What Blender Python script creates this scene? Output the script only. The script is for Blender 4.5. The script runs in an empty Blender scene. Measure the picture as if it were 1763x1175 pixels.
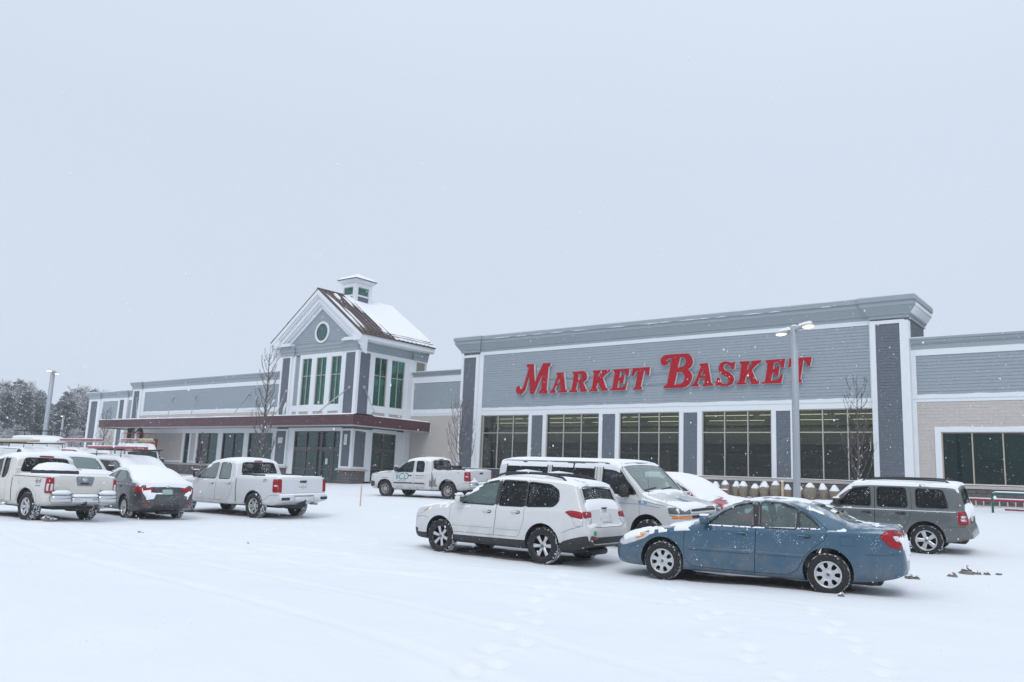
import bpy, bmesh, math, random
import numpy as np
from mathutils import Vector, Matrix, geometry, noise
from mathutils.bvhtree import BVHTree

SC = bpy.context.scene
COL = SC.collection
R = math.radians
random.seed(7)

# ---------------------------------------------------------------- camera
cam = bpy.data.cameras.new('camera')
cam.lens = 28.74
cam.sensor_width = 36.0
cam.clip_start = 0.1
cam.clip_end = 3000
camo = bpy.data.objects.new('camera', cam)
COL.objects.link(camo)
YAW, PIT, ROL = R(-38.5635), R(9.5281), R(2.3742)
_f = Vector((math.sin(YAW) * math.cos(PIT), math.cos(YAW) * math.cos(PIT), math.sin(PIT)))
_r = Vector((math.cos(YAW), -math.sin(YAW), 0))
_u = _r.cross(_f)
_r2 = _r * math.cos(ROL) + _u * math.sin(ROL)
_u2 = -_r * math.sin(ROL) + _u * math.cos(ROL)
camo.matrix_world = Matrix(((_r2.x, _u2.x, -_f.x, 0), (_r2.y, _u2.y, -_f.y, 0), (_r2.z, _u2.z, -_f.z, 1.6), (0, 0, 0, 1)))
SC.camera = camo

# ---------------------------------------------------------------- sky, sun, exposure
SUN_EL, SUN_AZ = R(48), R(150)            # weak glow of the sun through the cloud, behind and left of the camera
world = bpy.data.worlds.new('World')
SC.world = world
world.use_nodes = True
wn, wl = world.node_tree.nodes, world.node_tree.links
wn.clear()
w_out = wn.new('ShaderNodeOutputWorld')
w_bg = wn.new('ShaderNodeBackground')
w_bg.inputs['Strength'].default_value = 0.1
w_sky = wn.new('ShaderNodeTexSky')
w_sky.sky_type = 'NISHITA'
w_sky.sun_disc = False
w_sky.sun_elevation = SUN_EL
w_sky.sun_rotation = SUN_AZ
w_sky.dust_density = 6
w_tc = wn.new('ShaderNodeTexCoord')
w_sep = wn.new('ShaderNodeSeparateXYZ')
w_ramp = wn.new('ShaderNodeValToRGB')
w_ramp.color_ramp.elements[0].position = 0.0
w_ramp.color_ramp.elements[0].color = (0.60, 0.672, 0.785, 1)
w_ramp.color_ramp.elements[1].position = 1.0
w_ramp.color_ramp.elements[1].color = (0.80, 0.88, 0.99, 1)
_e = w_ramp.color_ramp.elements.new(0.38)
_e.color = (0.615, 0.692, 0.81, 1)
w_ns = wn.new('ShaderNodeTexNoise')
w_ns.inputs['Scale'].default_value = 1.3
w_ns.inputs['Detail'].default_value = 3
w_sc = wn.new('ShaderNodeMath'); w_sc.operation = 'MULTIPLY_ADD'
w_sc.inputs[1].default_value = 0.10; w_sc.inputs[2].default_value = 0.95
w_mul = wn.new('ShaderNodeVectorMath'); w_mul.operation = 'SCALE'
w_mul2 = wn.new('ShaderNodeVectorMath'); w_mul2.operation = 'SCALE'
w_mul2.inputs['Scale'].default_value = 10.0
w_mix = wn.new('ShaderNodeMix'); w_mix.data_type = 'RGBA'
w_mix.inputs[0].default_value = 0.06        # a thick cloud deck: little of the clear sky comes through
wl.new(w_tc.outputs['Generated'], w_sep.inputs[0])
wl.new(w_tc.outputs['Generated'], w_ns.inputs['Vector'])
wl.new(w_sep.outputs['Z'], w_ramp.inputs['Fac'])
wl.new(w_ns.outputs['Fac'], w_sc.inputs[0])
wl.new(w_ramp.outputs['Color'], w_mul.inputs[0])
wl.new(w_sc.outputs[0], w_mul.inputs['Scale'])
wl.new(w_mul.outputs[0], w_mul2.inputs[0])
wl.new(w_mul2.outputs[0], w_mix.inputs[6])
wl.new(w_sky.outputs['Color'], w_mix.inputs[7])
wl.new(w_mix.outputs[2], w_bg.inputs['Color'])
wl.new(w_bg.outputs['Background'], w_out.inputs['Surface'])

sun_d = bpy.data.lights.new('sun', 'SUN')
sun_d.energy = 0.8
sun_d.angle = R(25)
sun_d.color = (1.0, 0.97, 0.93)
sun_o = bpy.data.objects.new('sun', sun_d)
COL.objects.link(sun_o)
_sd = Vector((math.sin(SUN_AZ) * math.cos(SUN_EL), math.cos(SUN_AZ) * math.cos(SUN_EL), math.sin(SUN_EL)))
sun_o.rotation_euler = _sd.to_track_quat('Z', 'Y').to_euler()
sun_o.location = (0, -20, 40)

SC.view_settings.view_transform = 'Standard'
SC.view_settings.look = 'None'
SC.view_settings.exposure = 0.15
SC.view_settings.gamma = 1.0
SC.view_settings.use_curve_mapping = False
SC.render.engine = 'CYCLES'
SC.cycles.use_denoising = True
SC.cycles.max_bounces = 7
SC.cycles.diffuse_bounces = 3
SC.cycles.glossy_bounces = 3
SC.cycles.transmission_bounces = 6
SC.cycles.transparent_max_bounces = 12
SC.cycles.volume_bounces = 1
SC.cycles.caustics_reflective = False
SC.cycles.caustics_refractive = False
SC.cycles.sample_clamp_indirect = 6

# ---------------------------------------------------------------- mesh helpers
def ground_z(X, Y):
    """Lot level: flat near the camera, rising towards the store."""
    k = float(np.interp(X, [-45, -32, -8], [.80, .84, 1.0]))
    t = Y - 16.0
    v = math.log1p(math.exp(t / 1.2)) * 1.2 if t < 30 else t
    v = min(v, 27.0)
    return k * .0525 * v

class MB:
    """Collects shapes and links them as one mesh object."""
    def __init__(s):
        s.v, s.f, s.m, s.sm = [], [], [], []
    def add(s, vs, fs, m=0, smooth=False):
        b = len(s.v)
        s.v += [tuple(p) for p in vs]
        for f in fs:
            s.f.append([b + i for i in f]); s.m.append(m); s.sm.append(smooth)
    def box(s, x0, x1, y0, y1, z0, z1, m=0):
        if x0 > x1: x0, x1 = x1, x0
        if y0 > y1: y0, y1 = y1, y0
        if z0 > z1: z0, z1 = z1, z0
        s.add([(x0, y0, z0), (x1, y0, z0), (x1, y1, z0), (x0, y1, z0), (x0, y0, z1), (x1, y0, z1), (x1, y1, z1), (x0, y1, z1)],
              [(0, 3, 2, 1), (4, 5, 6, 7), (0, 1, 5, 4), (1, 2, 6, 5), (2, 3, 7, 6), (3, 0, 4, 7)], m)
    def bbox(s, x0, x1, y0, y1, z0, z1, b=.02, m=0):
        """box with chamfered vertical and top edges"""
        if x0 > x1: x0, x1 = x1, x0
        if y0 > y1: y0, y1 = y1, y0
        b = min(b, (x1 - x0) / 2.01, (y1 - y0) / 2.01, (z1 - z0) / 2.01)
        def ring(i, z):
            return [(x0 + i + b, y0 + i, z), (x1 - i - b, y0 + i, z), (x1 - i, y0 + i + b, z), (x1 - i, y1 - i - b, z),
                    (x1 - i - b, y1 - i, z), (x0 + i + b, y1 - i, z), (x0 + i, y1 - i - b, z), (x0 + i, y0 + i + b, z)]
        c = b * .8
        vs = ring(c * .9, z0) + ring(0, z0 + c) + ring(0, z1 - c) + ring(c * .9, z1)
        fs = [tuple(reversed(range(8))), tuple(range(24, 32))]
        for k in range(3):
            for i in range(8):
                fs.append((k * 8 + i, k * 8 + (i + 1) % 8, k * 8 + 8 + (i + 1) % 8, k * 8 + 8 + i))
        s.add(vs, fs, m, True)
    def fbox(s, F, u0, u1, w0, w1, z0, z1, m=0):
        """box in a wall frame: u along the wall, w out of it, z up"""
        P = [F(u, w, z) for z in (z0, z1) for (u, w) in ((u0, w0), (u1, w0), (u1, w1), (u0, w1))]
        s.add(P, [(0, 3, 2, 1), (4, 5, 6, 7), (0, 1, 5, 4), (1, 2, 6, 5), (2, 3, 7, 6), (3, 0, 4, 7)], m)
    def quad(s, a, b, c, d, m=0):
        s.add([a, b, c, d], [(0, 1, 2, 3)], m)
    def tube(s, pts, r, n=8, m=0, cap=True, smooth=True):
        pts = [Vector(p) for p in pts]
        rs = r if isinstance(r, (list, tuple)) else [r] * len(pts)
        vs, fs = [], []
        ref = None
        for i, p in enumerate(pts):
            a = pts[max(i - 1, 0)]; b = pts[min(i + 1, len(pts) - 1)]
            t = (b - a)
            if t.length < 1e-9: t = Vector((0, 0, 1))
            t.normalize()
            if ref is None:
                ref = t.orthogonal().normalized()
            ref = (ref - t * ref.dot(t))
            if ref.length < 1e-6: ref = t.orthogonal()
            ref.normalize()
            bi = t.cross(ref)
            for k in range(n):
                an = 2 * math.pi * k / n
                vs.append(p + (ref * math.cos(an) + bi * math.sin(an)) * rs[i])
        for i in range(len(pts) - 1):
            for k in range(n):
                k2 = (k + 1) % n
                fs.append((i * n + k, i * n + k2, (i + 1) * n + k2, (i + 1) * n + k))
        if cap:
            fs.append(tuple(reversed(range(n))))
            fs.append(tuple(range((len(pts) - 1) * n, len(pts) * n)))
        s.add(vs, fs, m, smooth)
    def lathe(s, prof, n=32, axis='y', m=0, c=(0, 0, 0), smooth=True, closed=False):
        """prof: (radius, offset along axis)"""
        vs, fs = [], []
        for (r, o) in prof:
            for k in range(n):
                a = 2 * math.pi * k / n
                ca, sa = r * math.cos(a), r * math.sin(a)
                p = {'y': (ca, o, sa), 'z': (ca, sa, o), 'x': (o, ca, sa)}[axis]
                vs.append((p[0] + c[0], p[1] + c[1], p[2] + c[2]))
        q = len(prof)
        for i in range(q if closed else q - 1):
            j = (i + 1) % q
            for k in range(n):
                k2 = (k + 1) % n
                fs.append((i * n + k, i * n + k2, j * n + k2, j * n + k))
        s.add(vs, fs, m, smooth)
    def prism(s, poly, place, d0, d1, m=0, holes=(), mside=None):
        """poly in 2d; place(a, b, d) -> 3d; closed solid between d0 and d1"""
        loops = [list(poly)] + [list(h) for h in holes]
        flat = [p for l in loops for p in l]
        tris = geometry.tessellate_polygon([[Vector((p[0], p[1], 0)) for p in l] for l in loops])
        n = len(flat)
        vs = [place(p[0], p[1], d0) for p in flat] + [place(p[0], p[1], d1) for p in flat]
        s.add(vs, [tuple(t) for t in tris] + [tuple(i + n for i in reversed(t)) for t in tris], m)
        b = len(s.v) - 2 * n
        k = 0
        for l in loops:
            q = len(l)
            for i in range(q):
                i2 = (i + 1) % q
                s.f.append([b + k + i, b + k + i2, b + n + k + i2, b + n + k + i])
                s.m.append(m if mside is None else mside); s.sm.append(False)
            k += q
    def sweep(s, path, prof, m=0, zoff=0.0, caps=True):
        """profile (w, z) swept along a plan polyline; outward is to the right of travel; mitred"""
        path = [Vector((p[0], p[1])) for p in path]
        n = len(path)
        dirs = []
        for i in range(n):
            ds = []
            if i > 0: ds.append((path[i] - path[i - 1]).normalized())
            if i < n - 1: ds.append((path[i + 1] - path[i]).normalized())
            ns = [Vector((d.y, -d.x)) for d in ds]
            if len(ns) == 1: o = ns[0]
            else:
                o = (ns[0] + ns[1]); o = o / max(o.dot(ns[0]), .2)
            dirs.append(o)
        vs, fs = [], []
        q = len(prof)
        for p, o in zip(path, dirs):
            for (w, z) in prof:
                a = p + o * w
                vs.append((a.x, a.y, z + zoff))
        for i in range(n - 1):
            for k in range(q - 1):
                fs.append((i * q + k, (i + 1) * q + k, (i + 1) * q + k + 1, i * q + k + 1))
        if caps:
            fs.append(tuple(range(q))); fs.append(tuple(reversed(range((n - 1) * q, n * q))))
        s.add(vs, fs, m)
    def mesh(s, name, mats, origin=(0, 0, 0), recalc=True):
        me = bpy.data.meshes.new(name)
        ox, oy, oz = origin
        me.from_pydata([(x - ox, y - oy, z - oz) for x, y, z in s.v], [], s.f)
        for mt in (mats if isinstance(mats, (list, tuple)) else [mats]):
            me.materials.append(mt)
        me.polygons.foreach_set('material_index', s.m)
        me.polygons.foreach_set('use_smooth', s.sm)
        if recalc:
            bm = bmesh.new(); bm.from_mesh(me)
            bmesh.ops.recalc_face_normals(bm, faces=bm.faces)
            bm.to_mesh(me); bm.free()
        me.update()
        return me
    def build(s, name, mats, parent=None, origin=(0, 0, 0), kind=None, label=None, recalc=True):
        return link(name, s.mesh(name, mats, origin, recalc), parent, kind, label)

def link(name, me, parent=None, kind=None, label=None):
    o = bpy.data.objects.new(name, me)
    COL.objects.link(o)
    if parent is not None: o.parent = parent
    if kind: o['kind'] = kind
    if label: o['label'] = label
    return o

def thing(name, label, cat, loc=(0, 0, 0), rz=0.0, group=None):
    o = bpy.data.objects.new(name, None)
    o.empty_display_size = .3
    COL.objects.link(o)
    o.location = loc; o.rotation_euler = (0, 0, rz)
    o['label'] = label; o['category'] = cat
    if group: o['group'] = group
    return o

def tag(o, label, cat, group=None):
    o['label'] = label; o['category'] = cat
    if group: o['group'] = group
    return o

def copy_tree(o, parent=None):
    c = o.copy(); COL.objects.link(c)
    if parent is not None: c.parent = parent
    for ch in list(o.children): copy_tree(ch, c)
    return c

# ---------------------------------------------------------------- materials
def nmat(name):
    m = bpy.data.materials.new(name); m.use_nodes = True
    n, l = m.node_tree.nodes, m.node_tree.links
    b = n['Principled BSDF']
    return m, n, l, b

def mat(name, col, rough=.6, metal=0.0, var=.12, scale=6.0, bump=.0, bscale=60.0, coat=0.0, spec=.5):
    """plain material with procedural variation of tone and fine relief"""
    m, n, l, b = nmat(name)
    b.inputs['Roughness'].default_value = rough
    b.inputs['Metallic'].default_value = metal
    b.inputs['Coat Weight'].default_value = coat
    b.inputs['Specular IOR Level'].default_value = spec
    tc = n.new('ShaderNodeTexCoord')
    ns = n.new('ShaderNodeTexNoise'); ns.inputs['Scale'].default_value = scale; ns.inputs['Detail'].default_value = 5
    l.new(tc.outputs['Object'], ns.inputs['Vector'])
    mx = n.new('ShaderNodeMix'); mx.data_type = 'RGBA'
    mx.inputs[6].default_value = tuple(c * (1 - var) for c in col) + (1,)
    mx.inputs[7].default_value = tuple(min(c * (1 + var), 1) for c in col) + (1,)
    l.new(ns.outputs['Fac'], mx.inputs[0])
    l.new(mx.outputs[2], b.inputs['Base Color'])
    if bump > 0:
        n2 = n.new('ShaderNodeTexNoise'); n2.inputs['Scale'].default_value = bscale; n2.inputs['Detail'].default_value = 4
        l.new(tc.outputs['Object'], n2.inputs['Vector'])
        bp = n.new('ShaderNodeBump'); bp.inputs['Strength'].default_value = bump; bp.inputs['Distance'].default_value = .02
        l.new(n2.outputs['Fac'], bp.inputs['Height'])
        l.new(bp.outputs['Normal'], b.inputs['Normal'])
    return m

def flakes(n, l, tc, scale, thr, mscale, mlo, mhi):
    """mask of stuck snow flakes: small voronoi dots, denser in patches"""
    vo = n.new('ShaderNodeTexVoronoi'); vo.inputs['Scale'].default_value = scale
    l.new(tc.outputs['Object'], vo.inputs['Vector'])
    ns = n.new('ShaderNodeTexNoise'); ns.inputs['Scale'].default_value = mscale; ns.inputs['Detail'].default_value = 6
    ns.inputs['Roughness'].default_value = .65
    l.new(tc.outputs['Object'], ns.inputs['Vector'])
    mr = n.new('ShaderNodeMapRange'); mr.inputs['From Min'].default_value = mlo; mr.inputs['From Max'].default_value = mhi
    mr.inputs['To Min'].default_value = 0; mr.inputs['To Max'].default_value = thr
    l.new(ns.outputs['Fac'], mr.inputs['Value'])
    sb = n.new('ShaderNodeMath'); sb.operation = 'SUBTRACT'
    l.new(mr.outputs[0], sb.inputs[0]); l.new(vo.outputs['Distance'], sb.inputs[1])
    mu = n.new('ShaderNodeMath'); mu.operation = 'MULTIPLY'; mu.use_clamp = True; mu.inputs[1].default_value = 9.0
    l.new(sb.outputs[0], mu.inputs[0])
    return mu

def paint(name, col, metal=0.0, dirt=.5, fl=.32, rough=.32, flo=.45, fhi=.75, dust=.0):
    m, n, l, b = nmat(name)
    tc = n.new('ShaderNodeTexCoord')
    sp = n.new('ShaderNodeSeparateXYZ'); l.new(tc.outputs['Object'], sp.inputs[0])
    ns = n.new('ShaderNodeTexNoise'); ns.inputs['Scale'].default_value = 3.5; ns.inputs['Detail'].default_value = 8
    ns.inputs['Roughness'].default_value = .7
    l.new(tc.outputs['Object'], ns.inputs['Vector'])
    mr = n.new('ShaderNodeMapRange'); mr.inputs['From Min'].default_value = .85; mr.inputs['From Max'].default_value = .2
    mr.inputs['To Min'].default_value = 0; mr.inputs['To Max'].default_value = 1
    l.new(sp.outputs['Z'], mr.inputs['Value'])
    n2 = n.new('ShaderNodeMapRange'); n2.inputs['From Min'].default_value = .38; n2.inputs['From Max'].default_value = .72
    l.new(ns.outputs['Fac'], n2.inputs['Value'])
    mu = n.new('ShaderNodeMath'); mu.operation = 'MULTIPLY'
    l.new(mr.outputs[0], mu.inputs[0]); l.new(n2.outputs[0], mu.inputs[1])
    m2 = n.new('ShaderNodeMath'); m2.operation = 'MULTIPLY'; m2.inputs[1].default_value = dirt; m2.use_clamp = True
    l.new(mu.outputs[0], m2.inputs[0])
    mx = n.new('ShaderNodeMix'); mx.data_type = 'RGBA'
    mx.inputs[6].default_value = tuple(col) + (1,)
    mx.inputs[7].default_value = (.26, .235, .215, 1)
    l.new(m2.outputs[0], mx.inputs[0])
    fm = flakes(n, l, tc, 42, fl, 2.6, flo, fhi)
    if dust > 0:                       # powder lying on the faces that look up
        ge = n.new('ShaderNodeNewGeometry'); sz = n.new('ShaderNodeSeparateXYZ'); l.new(ge.outputs['Normal'], sz.inputs[0])
        mz = n.new('ShaderNodeMapRange'); mz.inputs['From Min'].default_value = .55; mz.inputs['From Max'].default_value = .98; mz.inputs['To Max'].default_value = dust
        l.new(sz.outputs['Z'], mz.inputs['Value'])
        n5 = n.new('ShaderNodeTexNoise'); n5.inputs['Scale'].default_value = 5; n5.inputs['Detail'].default_value = 9; n5.inputs['Roughness'].default_value = .7
        l.new(tc.outputs['Object'], n5.inputs['Vector'])
        m5 = n.new('ShaderNodeMapRange'); m5.inputs['From Min'].default_value = .36; m5.inputs['From Max'].default_value = .62
        l.new(n5.outputs['Fac'], m5.inputs['Value'])
        mm = n.new('ShaderNodeMath'); mm.operation = 'MULTIPLY'; l.new(mz.outputs[0], mm.inputs[0]); l.new(m5.outputs[0], mm.inputs[1])
        fx = n.new('ShaderNodeMath'); fx.operation = 'MAXIMUM'; l.new(fm.outputs[0], fx.inputs[0]); l.new(mm.outputs[0], fx.inputs[1])
        fm = fx
    mx2 = n.new('ShaderNodeMix'); mx2.data_type = 'RGBA'
    mx2.inputs[7].default_value = (.86, .88, .91, 1)
    l.new(mx.outputs[2], mx2.inputs[6]); l.new(fm.outputs[0], mx2.inputs[0])
    l.new(mx2.outputs[2], b.inputs['Base Color'])
    ad = n.new('ShaderNodeMath'); ad.operation = 'MAXIMUM'
    l.new(m2.outputs[0], ad.inputs[0]); l.new(fm.outputs[0], ad.inputs[1])
    rr = n.new('ShaderNodeMapRange'); rr.inputs['To Min'].default_value = rough; rr.inputs['To Max'].default_value = .85
    l.new(ad.outputs[0], rr.inputs['Value'])
    l.new(rr.outputs[0], b.inputs['Roughness'])
    cw = n.new('ShaderNodeMapRange'); cw.inputs['To Min'].default_value = .55; cw.inputs['To Max'].default_value = 0
    l.new(ad.outputs[0], cw.inputs['Value']); l.new(cw.outputs[0], b.inputs['Coat Weight'])
    b.inputs['Coat Roughness'].default_value = .12
    b.inputs['Metallic'].default_value = metal
    return m

def glass(name, tint, fl=.0, gloss_r=.015, dens=1.0, refl=1.0, col2=None):
    """thin pane: tinted see-through sheet with a mirror film, snow flakes stuck on it"""
    m, n, l, b = nmat(name)
    n.remove(b)
    out = n['Material Output']
    tr = n.new('ShaderNodeBsdfTransparent'); tr.inputs[0].default_value = tuple(tint) + (1,)
    gl = n.new('ShaderNodeBsdfGlossy'); gl.inputs['Roughness'].default_value = gloss_r
    gl.inputs[0].default_value = (.9, .95, .95, 1)
    fr = n.new('ShaderNodeFresnel'); fr.inputs['IOR'].default_value = 1.5
    mu = n.new('ShaderNodeMath'); mu.operation = 'MULTIPLY'; mu.inputs[1].default_value = refl; mu.use_clamp = True
    l.new(fr.outputs[0], mu.inputs[0])
    mx = n.new('ShaderNodeMixShader')
    l.new(mu.outputs[0], mx.inputs[0]); l.new(tr.outputs[0], mx.inputs[1]); l.new(gl.outputs[0], mx.inputs[2])
    last = mx
    if fl > 0:
        tc = n.new('ShaderNodeTexCoord')
        fm = flakes(n, l, tc, 34 if fl < 1 else 14, min(fl, .5), 2.0, .38, .7)
        df = n.new('ShaderNodeBsdfDiffuse'); df.inputs[0].default_value = (.85, .88, .91, 1)
        m3 = n.new('ShaderNodeMixShader')
        l.new(fm.outputs[0], m3.inputs[0]); l.new(mx.outputs[0], m3.inputs[1]); l.new(df.outputs[0], m3.inputs[2])
        last = m3
    if dens < 1:                       # frost film
        df = n.new('ShaderNodeBsdfDiffuse'); df.inputs[0].default_value = (col2 or (.55, .62, .63)) + (1,)
        m4 = n.new('ShaderNodeMixShader'); m4.inputs[0].default_value = 1 - dens
        l.new(last.outputs[0], m4.inputs[1]); l.new(df.outputs[0], m4.inputs[2])
        last = m4
    l.new(last.outputs[0], out.inputs['Surface'])
    return m

def emit(name, col, st):
    m, n, l, b = nmat(name)
    b.inputs['Base Color'].default_value = tuple(col) + (1,)
    b.inputs['Emission Color'].default_value = tuple(col) + (1,)
    b.inputs['Emission Strength'].default_value = st
    return m

def snow_mat(name, col=(.87, .89, .92), bs=.25, scale=9.0):
    m, n, l, b = nmat(name)
    tc = n.new('ShaderNodeTexCoord')
    a = n.new('ShaderNodeTexNoise'); a.inputs['Scale'].default_value = scale; a.inputs['Detail'].default_value = 6
    c = n.new('ShaderNodeTexNoise'); c.inputs['Scale'].default_value = 1.1; c.inputs['Detail'].default_value = 5
    l.new(tc.outputs['Object'], a.inputs['Vector']); l.new(tc.outputs['Object'], c.inputs['Vector'])
    mx = n.new('ShaderNodeMix'); mx.data_type = 'RGBA'
    mx.inputs[6].default_value = tuple(x * .965 for x in col) + (1,)
    mx.inputs[7].default_value = tuple(min(x * 1.02, .95) for x in col) + (1,)
    l.new(c.outputs['Fac'], mx.inputs[0]); l.new(mx.outputs[2], b.inputs['Base Color'])
    b.inputs['Roughness'].default_value = .8
    b.inputs['Specular IOR Level'].default_value = .25
    bp = n.new('ShaderNodeBump'); bp.inputs['Strength'].default_value = bs; bp.inputs['Distance'].default_value = .03
    l.new(a.outputs['Fac'], bp.inputs['Height']); l.new(bp.outputs['Normal'], b.inputs['Normal'])
    return m

M = {}
M['snow'] = snow_mat('snow')
M['snow_ground'] = snow_mat('snow_ground', (.82, .85, .885), .35, 5.0)
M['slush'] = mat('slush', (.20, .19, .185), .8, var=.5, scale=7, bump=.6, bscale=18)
M['asphalt'] = mat('asphalt', (.055, .055, .058), .85, var=.5, scale=9, bump=.5, bscale=40)
M['dirt'] = mat('frozen_dirt', (.21, .19, .18), .9, var=.45, scale=14, bump=.7, bscale=25)
M['siding'] = mat('siding_bluegrey', (.285, .330, .372), .6, var=.07, scale=2.5)
M['shingle_dark'] = mat('shingle_slate', (.122, .140, .170), .7, var=.14, scale=5)
M['shingle_beige'] = mat('shingle_beige', (.50, .47, .445), .7, var=.06, scale=4)
M['shingle_tan'] = mat('sheathing_tan', (.27, .25, .20), .75, var=.12, scale=5)
M['trim'] = mat('white_trim', (.74, .77, .80), .5, var=.03, scale=2)
M['cornice'] = mat('cornice_grey', (.30, .342, .372), .55, var=.05, scale=2)
M['block'] = mat('concrete_block', (.125, .115, .118), .85, var=.22, scale=3.5, bump=.35, bscale=45)
M['mortar'] = mat('mortar', (.22, .21, .205), .9, var=.1)
M['sill'] = mat('cast_stone', (.48, .45, .42), .75, var=.07, scale=5)
M['maroon'] = mat('maroon_metal', (.082, .026, .035), .45, var=.10, scale=2)
M['brown_metal'] = mat('brown_metal_roof', (.115, .082, .078), .42, metal=.3, var=.15, scale=3)
M['bronze'] = mat('bronze_aluminium', (.10, .092, .088), .45, metal=.5, var=.05)
M['mullion'] = mat('grey_mullion', (.46, .44, .41), .45, metal=.2, var=.05)
M['mullion_tan'] = mat('tan_mullion', (.42, .38, .30), .5, var=.05)
M['soffit'] = mat('soffit', (.48, .47, .455), .7, var=.04)
M['steel'] = mat('galvanised_steel', (.42, .44, .46), .4, metal=.6, var=.08)
M['lamp_grey'] = mat('lamp_post_grey', (.37, .40, .44), .45, metal=.2, var=.05)
M['red_face'] = mat('red_sign_face', (.38, .003, .012), .55, var=.05, scale=3, spec=.15)
M['sign_white'] = mat('sign_white_return', (.72, .74, .76), .45, var=.03)
M['glass_store'] = glass('glass_store', (.61, .64, .57), 0, refl=.7)
M['glass_green'] = glass('glass_green', (.36, .70, .62), 0, refl=.45)
M['glass_teal'] = glass('glass_teal', (.34, .62, .60), 0, refl=.6)
M['glass_door'] = glass('glass_door', (.38, .48, .48), 0, refl=.55)
M['glass_round'] = glass('glass_round', (.55, .65, .62), 0, refl=.4)
M['glass_cupola'] = glass('glass_cupola', (.35, .60, .55), 0, refl=.5)
M['green_sticker'] = mat('green_sticker', (.02, .30, .09), .5, var=.05)
M['car_glass_frost2'] = glass('car_glass_frost2', (.55, .66, .64), .2, refl=.8, dens=.45, col2=(.30, .40, .40))
M['car_glass_mist'] = glass('car_glass_mist', (.50, .62, .60), .30, refl=.8, dens=.80, col2=(.36, .46, .46))
M['car_glass_mist2'] = glass('car_glass_mist2', (.50, .62, .58), .30, refl=.8, dens=.68, col2=(.30, .40, .39))
M['yellowed_white'] = mat('yellowed_white', (.52, .45, .38), .5, var=.1)
M['badge_grey'] = mat('badge_grey', (.22, .24, .26), .4, metal=.4, var=.3, scale=30)
M['rim_dirty'] = mat('rim_dirty', (.34, .32, .30), .6, metal=.3, var=.3, scale=12)
M['int_olive'] = mat('interior_olive', (.66, .66, .52), .8, var=.08)
M['int_dark'] = mat('interior_dark', (.10, .11, .105), .85, var=.3, scale=1.5)
M['int_floor'] = mat('interior_floor', (.22, .21, .19), .5, var=.1)
M['int_wood'] = mat('interior_wood_strip', (.55, .36, .14), .6, var=.1)
M['int_green'] = mat('interior_green', (.50, .74, .66), .8, var=.12, scale=.9)
M['int_teal'] = mat('interior_teal', (.30, .52, .50), .8, var=.35, scale=.6)
M['int_shelf'] = mat('interior_shelf', (.22, .25, .24), .7, var=.5, scale=2.5)
M['yellow_wood'] = mat('yellow_lumber', (.62, .52, .16), .7, var=.12)
M['lamp_int'] = emit('interior_tube_light', (1, .97, .86), 1.5)
M['lamp_led'] = emit('lamp_led', (1.0, .80, .48), 2.6)
M['tyre'] = mat('tyre_rubber', (.022, .022, .024), .85, var=.4, scale=14, bump=.6, bscale=40)
M['rim'] = mat('rim_silver', (.55, .56, .57), .32, metal=.7, var=.08)
M['rim_dark'] = mat('rim_black', (.02, .02, .022), .45, var=.2)
M['black_plastic'] = mat('black_plastic', (.025, .026, .028), .6, var=.3, scale=9)
M['black_gloss'] = mat('black_gloss', (.012, .012, .014), .25, var=.1, coat=.3)
M['chrome'] = mat('chrome', (.62, .63, .65), .18, metal=1.0, var=.05)
M['lens_red'] = mat('lens_red', (.30, .006, .014), .3, var=.25, scale=14, coat=.2, spec=.3)
M['lens_clear'] = mat('lens_clear', (.60, .61, .63), .2, metal=.2, var=.15, scale=14, coat=.6)
M['lens_orange'] = mat('lens_orange', (.75, .24, .03), .3, var=.1, coat=.4)
M['lens_dark'] = mat('lens_smoked', (.12, .125, .13), .2, metal=.3, var=.3, scale=12, coat=.6)
M['plate'] = mat('plate_white', (.62, .65, .66), .5, var=.06)
M['plate_green'] = mat('plate_sage', (.30, .42, .40), .5, var=.12, scale=20)
M['interior'] = mat('car_interior', (.045, .045, .048), .85, var=.2)
M['seat'] = mat('seat_cloth', (.10, .10, .105), .9, var=.2, scale=15)
M['seat_tan'] = mat('seat_cloth_tan', (.25, .235, .215), .9, var=.2, scale=15)
M['car_glass'] = glass('car_glass', (.62, .74, .70), .30, refl=.9)
M['car_glass_frost'] = glass('car_glass_frost', (.55, .66, .64), .34, refl=.8, dens=.62, col2=(.50, .60, .60))
M['car_glass_dark'] = glass('car_glass_privacy', (.10, .11, .13), .30, refl=.8)
M['car_glass_snowy'] = glass('car_glass_snowy', (.10, .11, .13), .48, refl=.7)
M['snow_lump'] = M['snow']
M['twig'] = mat('bark_grey_brown', (.12, .10, .095), .9, var=.3, scale=8)
M['trunk'] = mat('pine_bark', (.075, .062, .056), .95, var=.3, scale=6)
M['needle'] = mat('needle_dark', (.105, .118, .122), .9, var=.4, scale=1.2)
M['needle2'] = mat('needle_grey', (.17, .17, .18), .9, var=.35, scale=1.2)
M['burlap'] = mat('burlap', (.235, .20, .155), .95, var=.25, scale=18, bump=.6, bscale=70)
M['green_pipe'] = mat('green_pipe', (.015, .10, .085), .4, var=.08)
M['red_plastic'] = mat('red_plastic', (.32, .012, .040), .45, var=.12)
M['cream'] = mat('cream_post', (.55, .52, .40), .55, var=.06)
M['orange'] = mat('orange_lift', (.44, .085, .035), .5, var=.15)
M['ladder_red'] = mat('ladder_red', (.40, .085, .085), .6, var=.15, scale=10)
M['ladder_wood'] = mat('ladder_fibre_tan', (.52, .42, .26), .6, var=.15, scale=10)
M['wood'] = mat('stake_wood', (.52, .40, .27), .8, var=.2, scale=12)
M['paper'] = mat('paper_notice', (.75, .76, .76), .7, var=.05)
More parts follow.
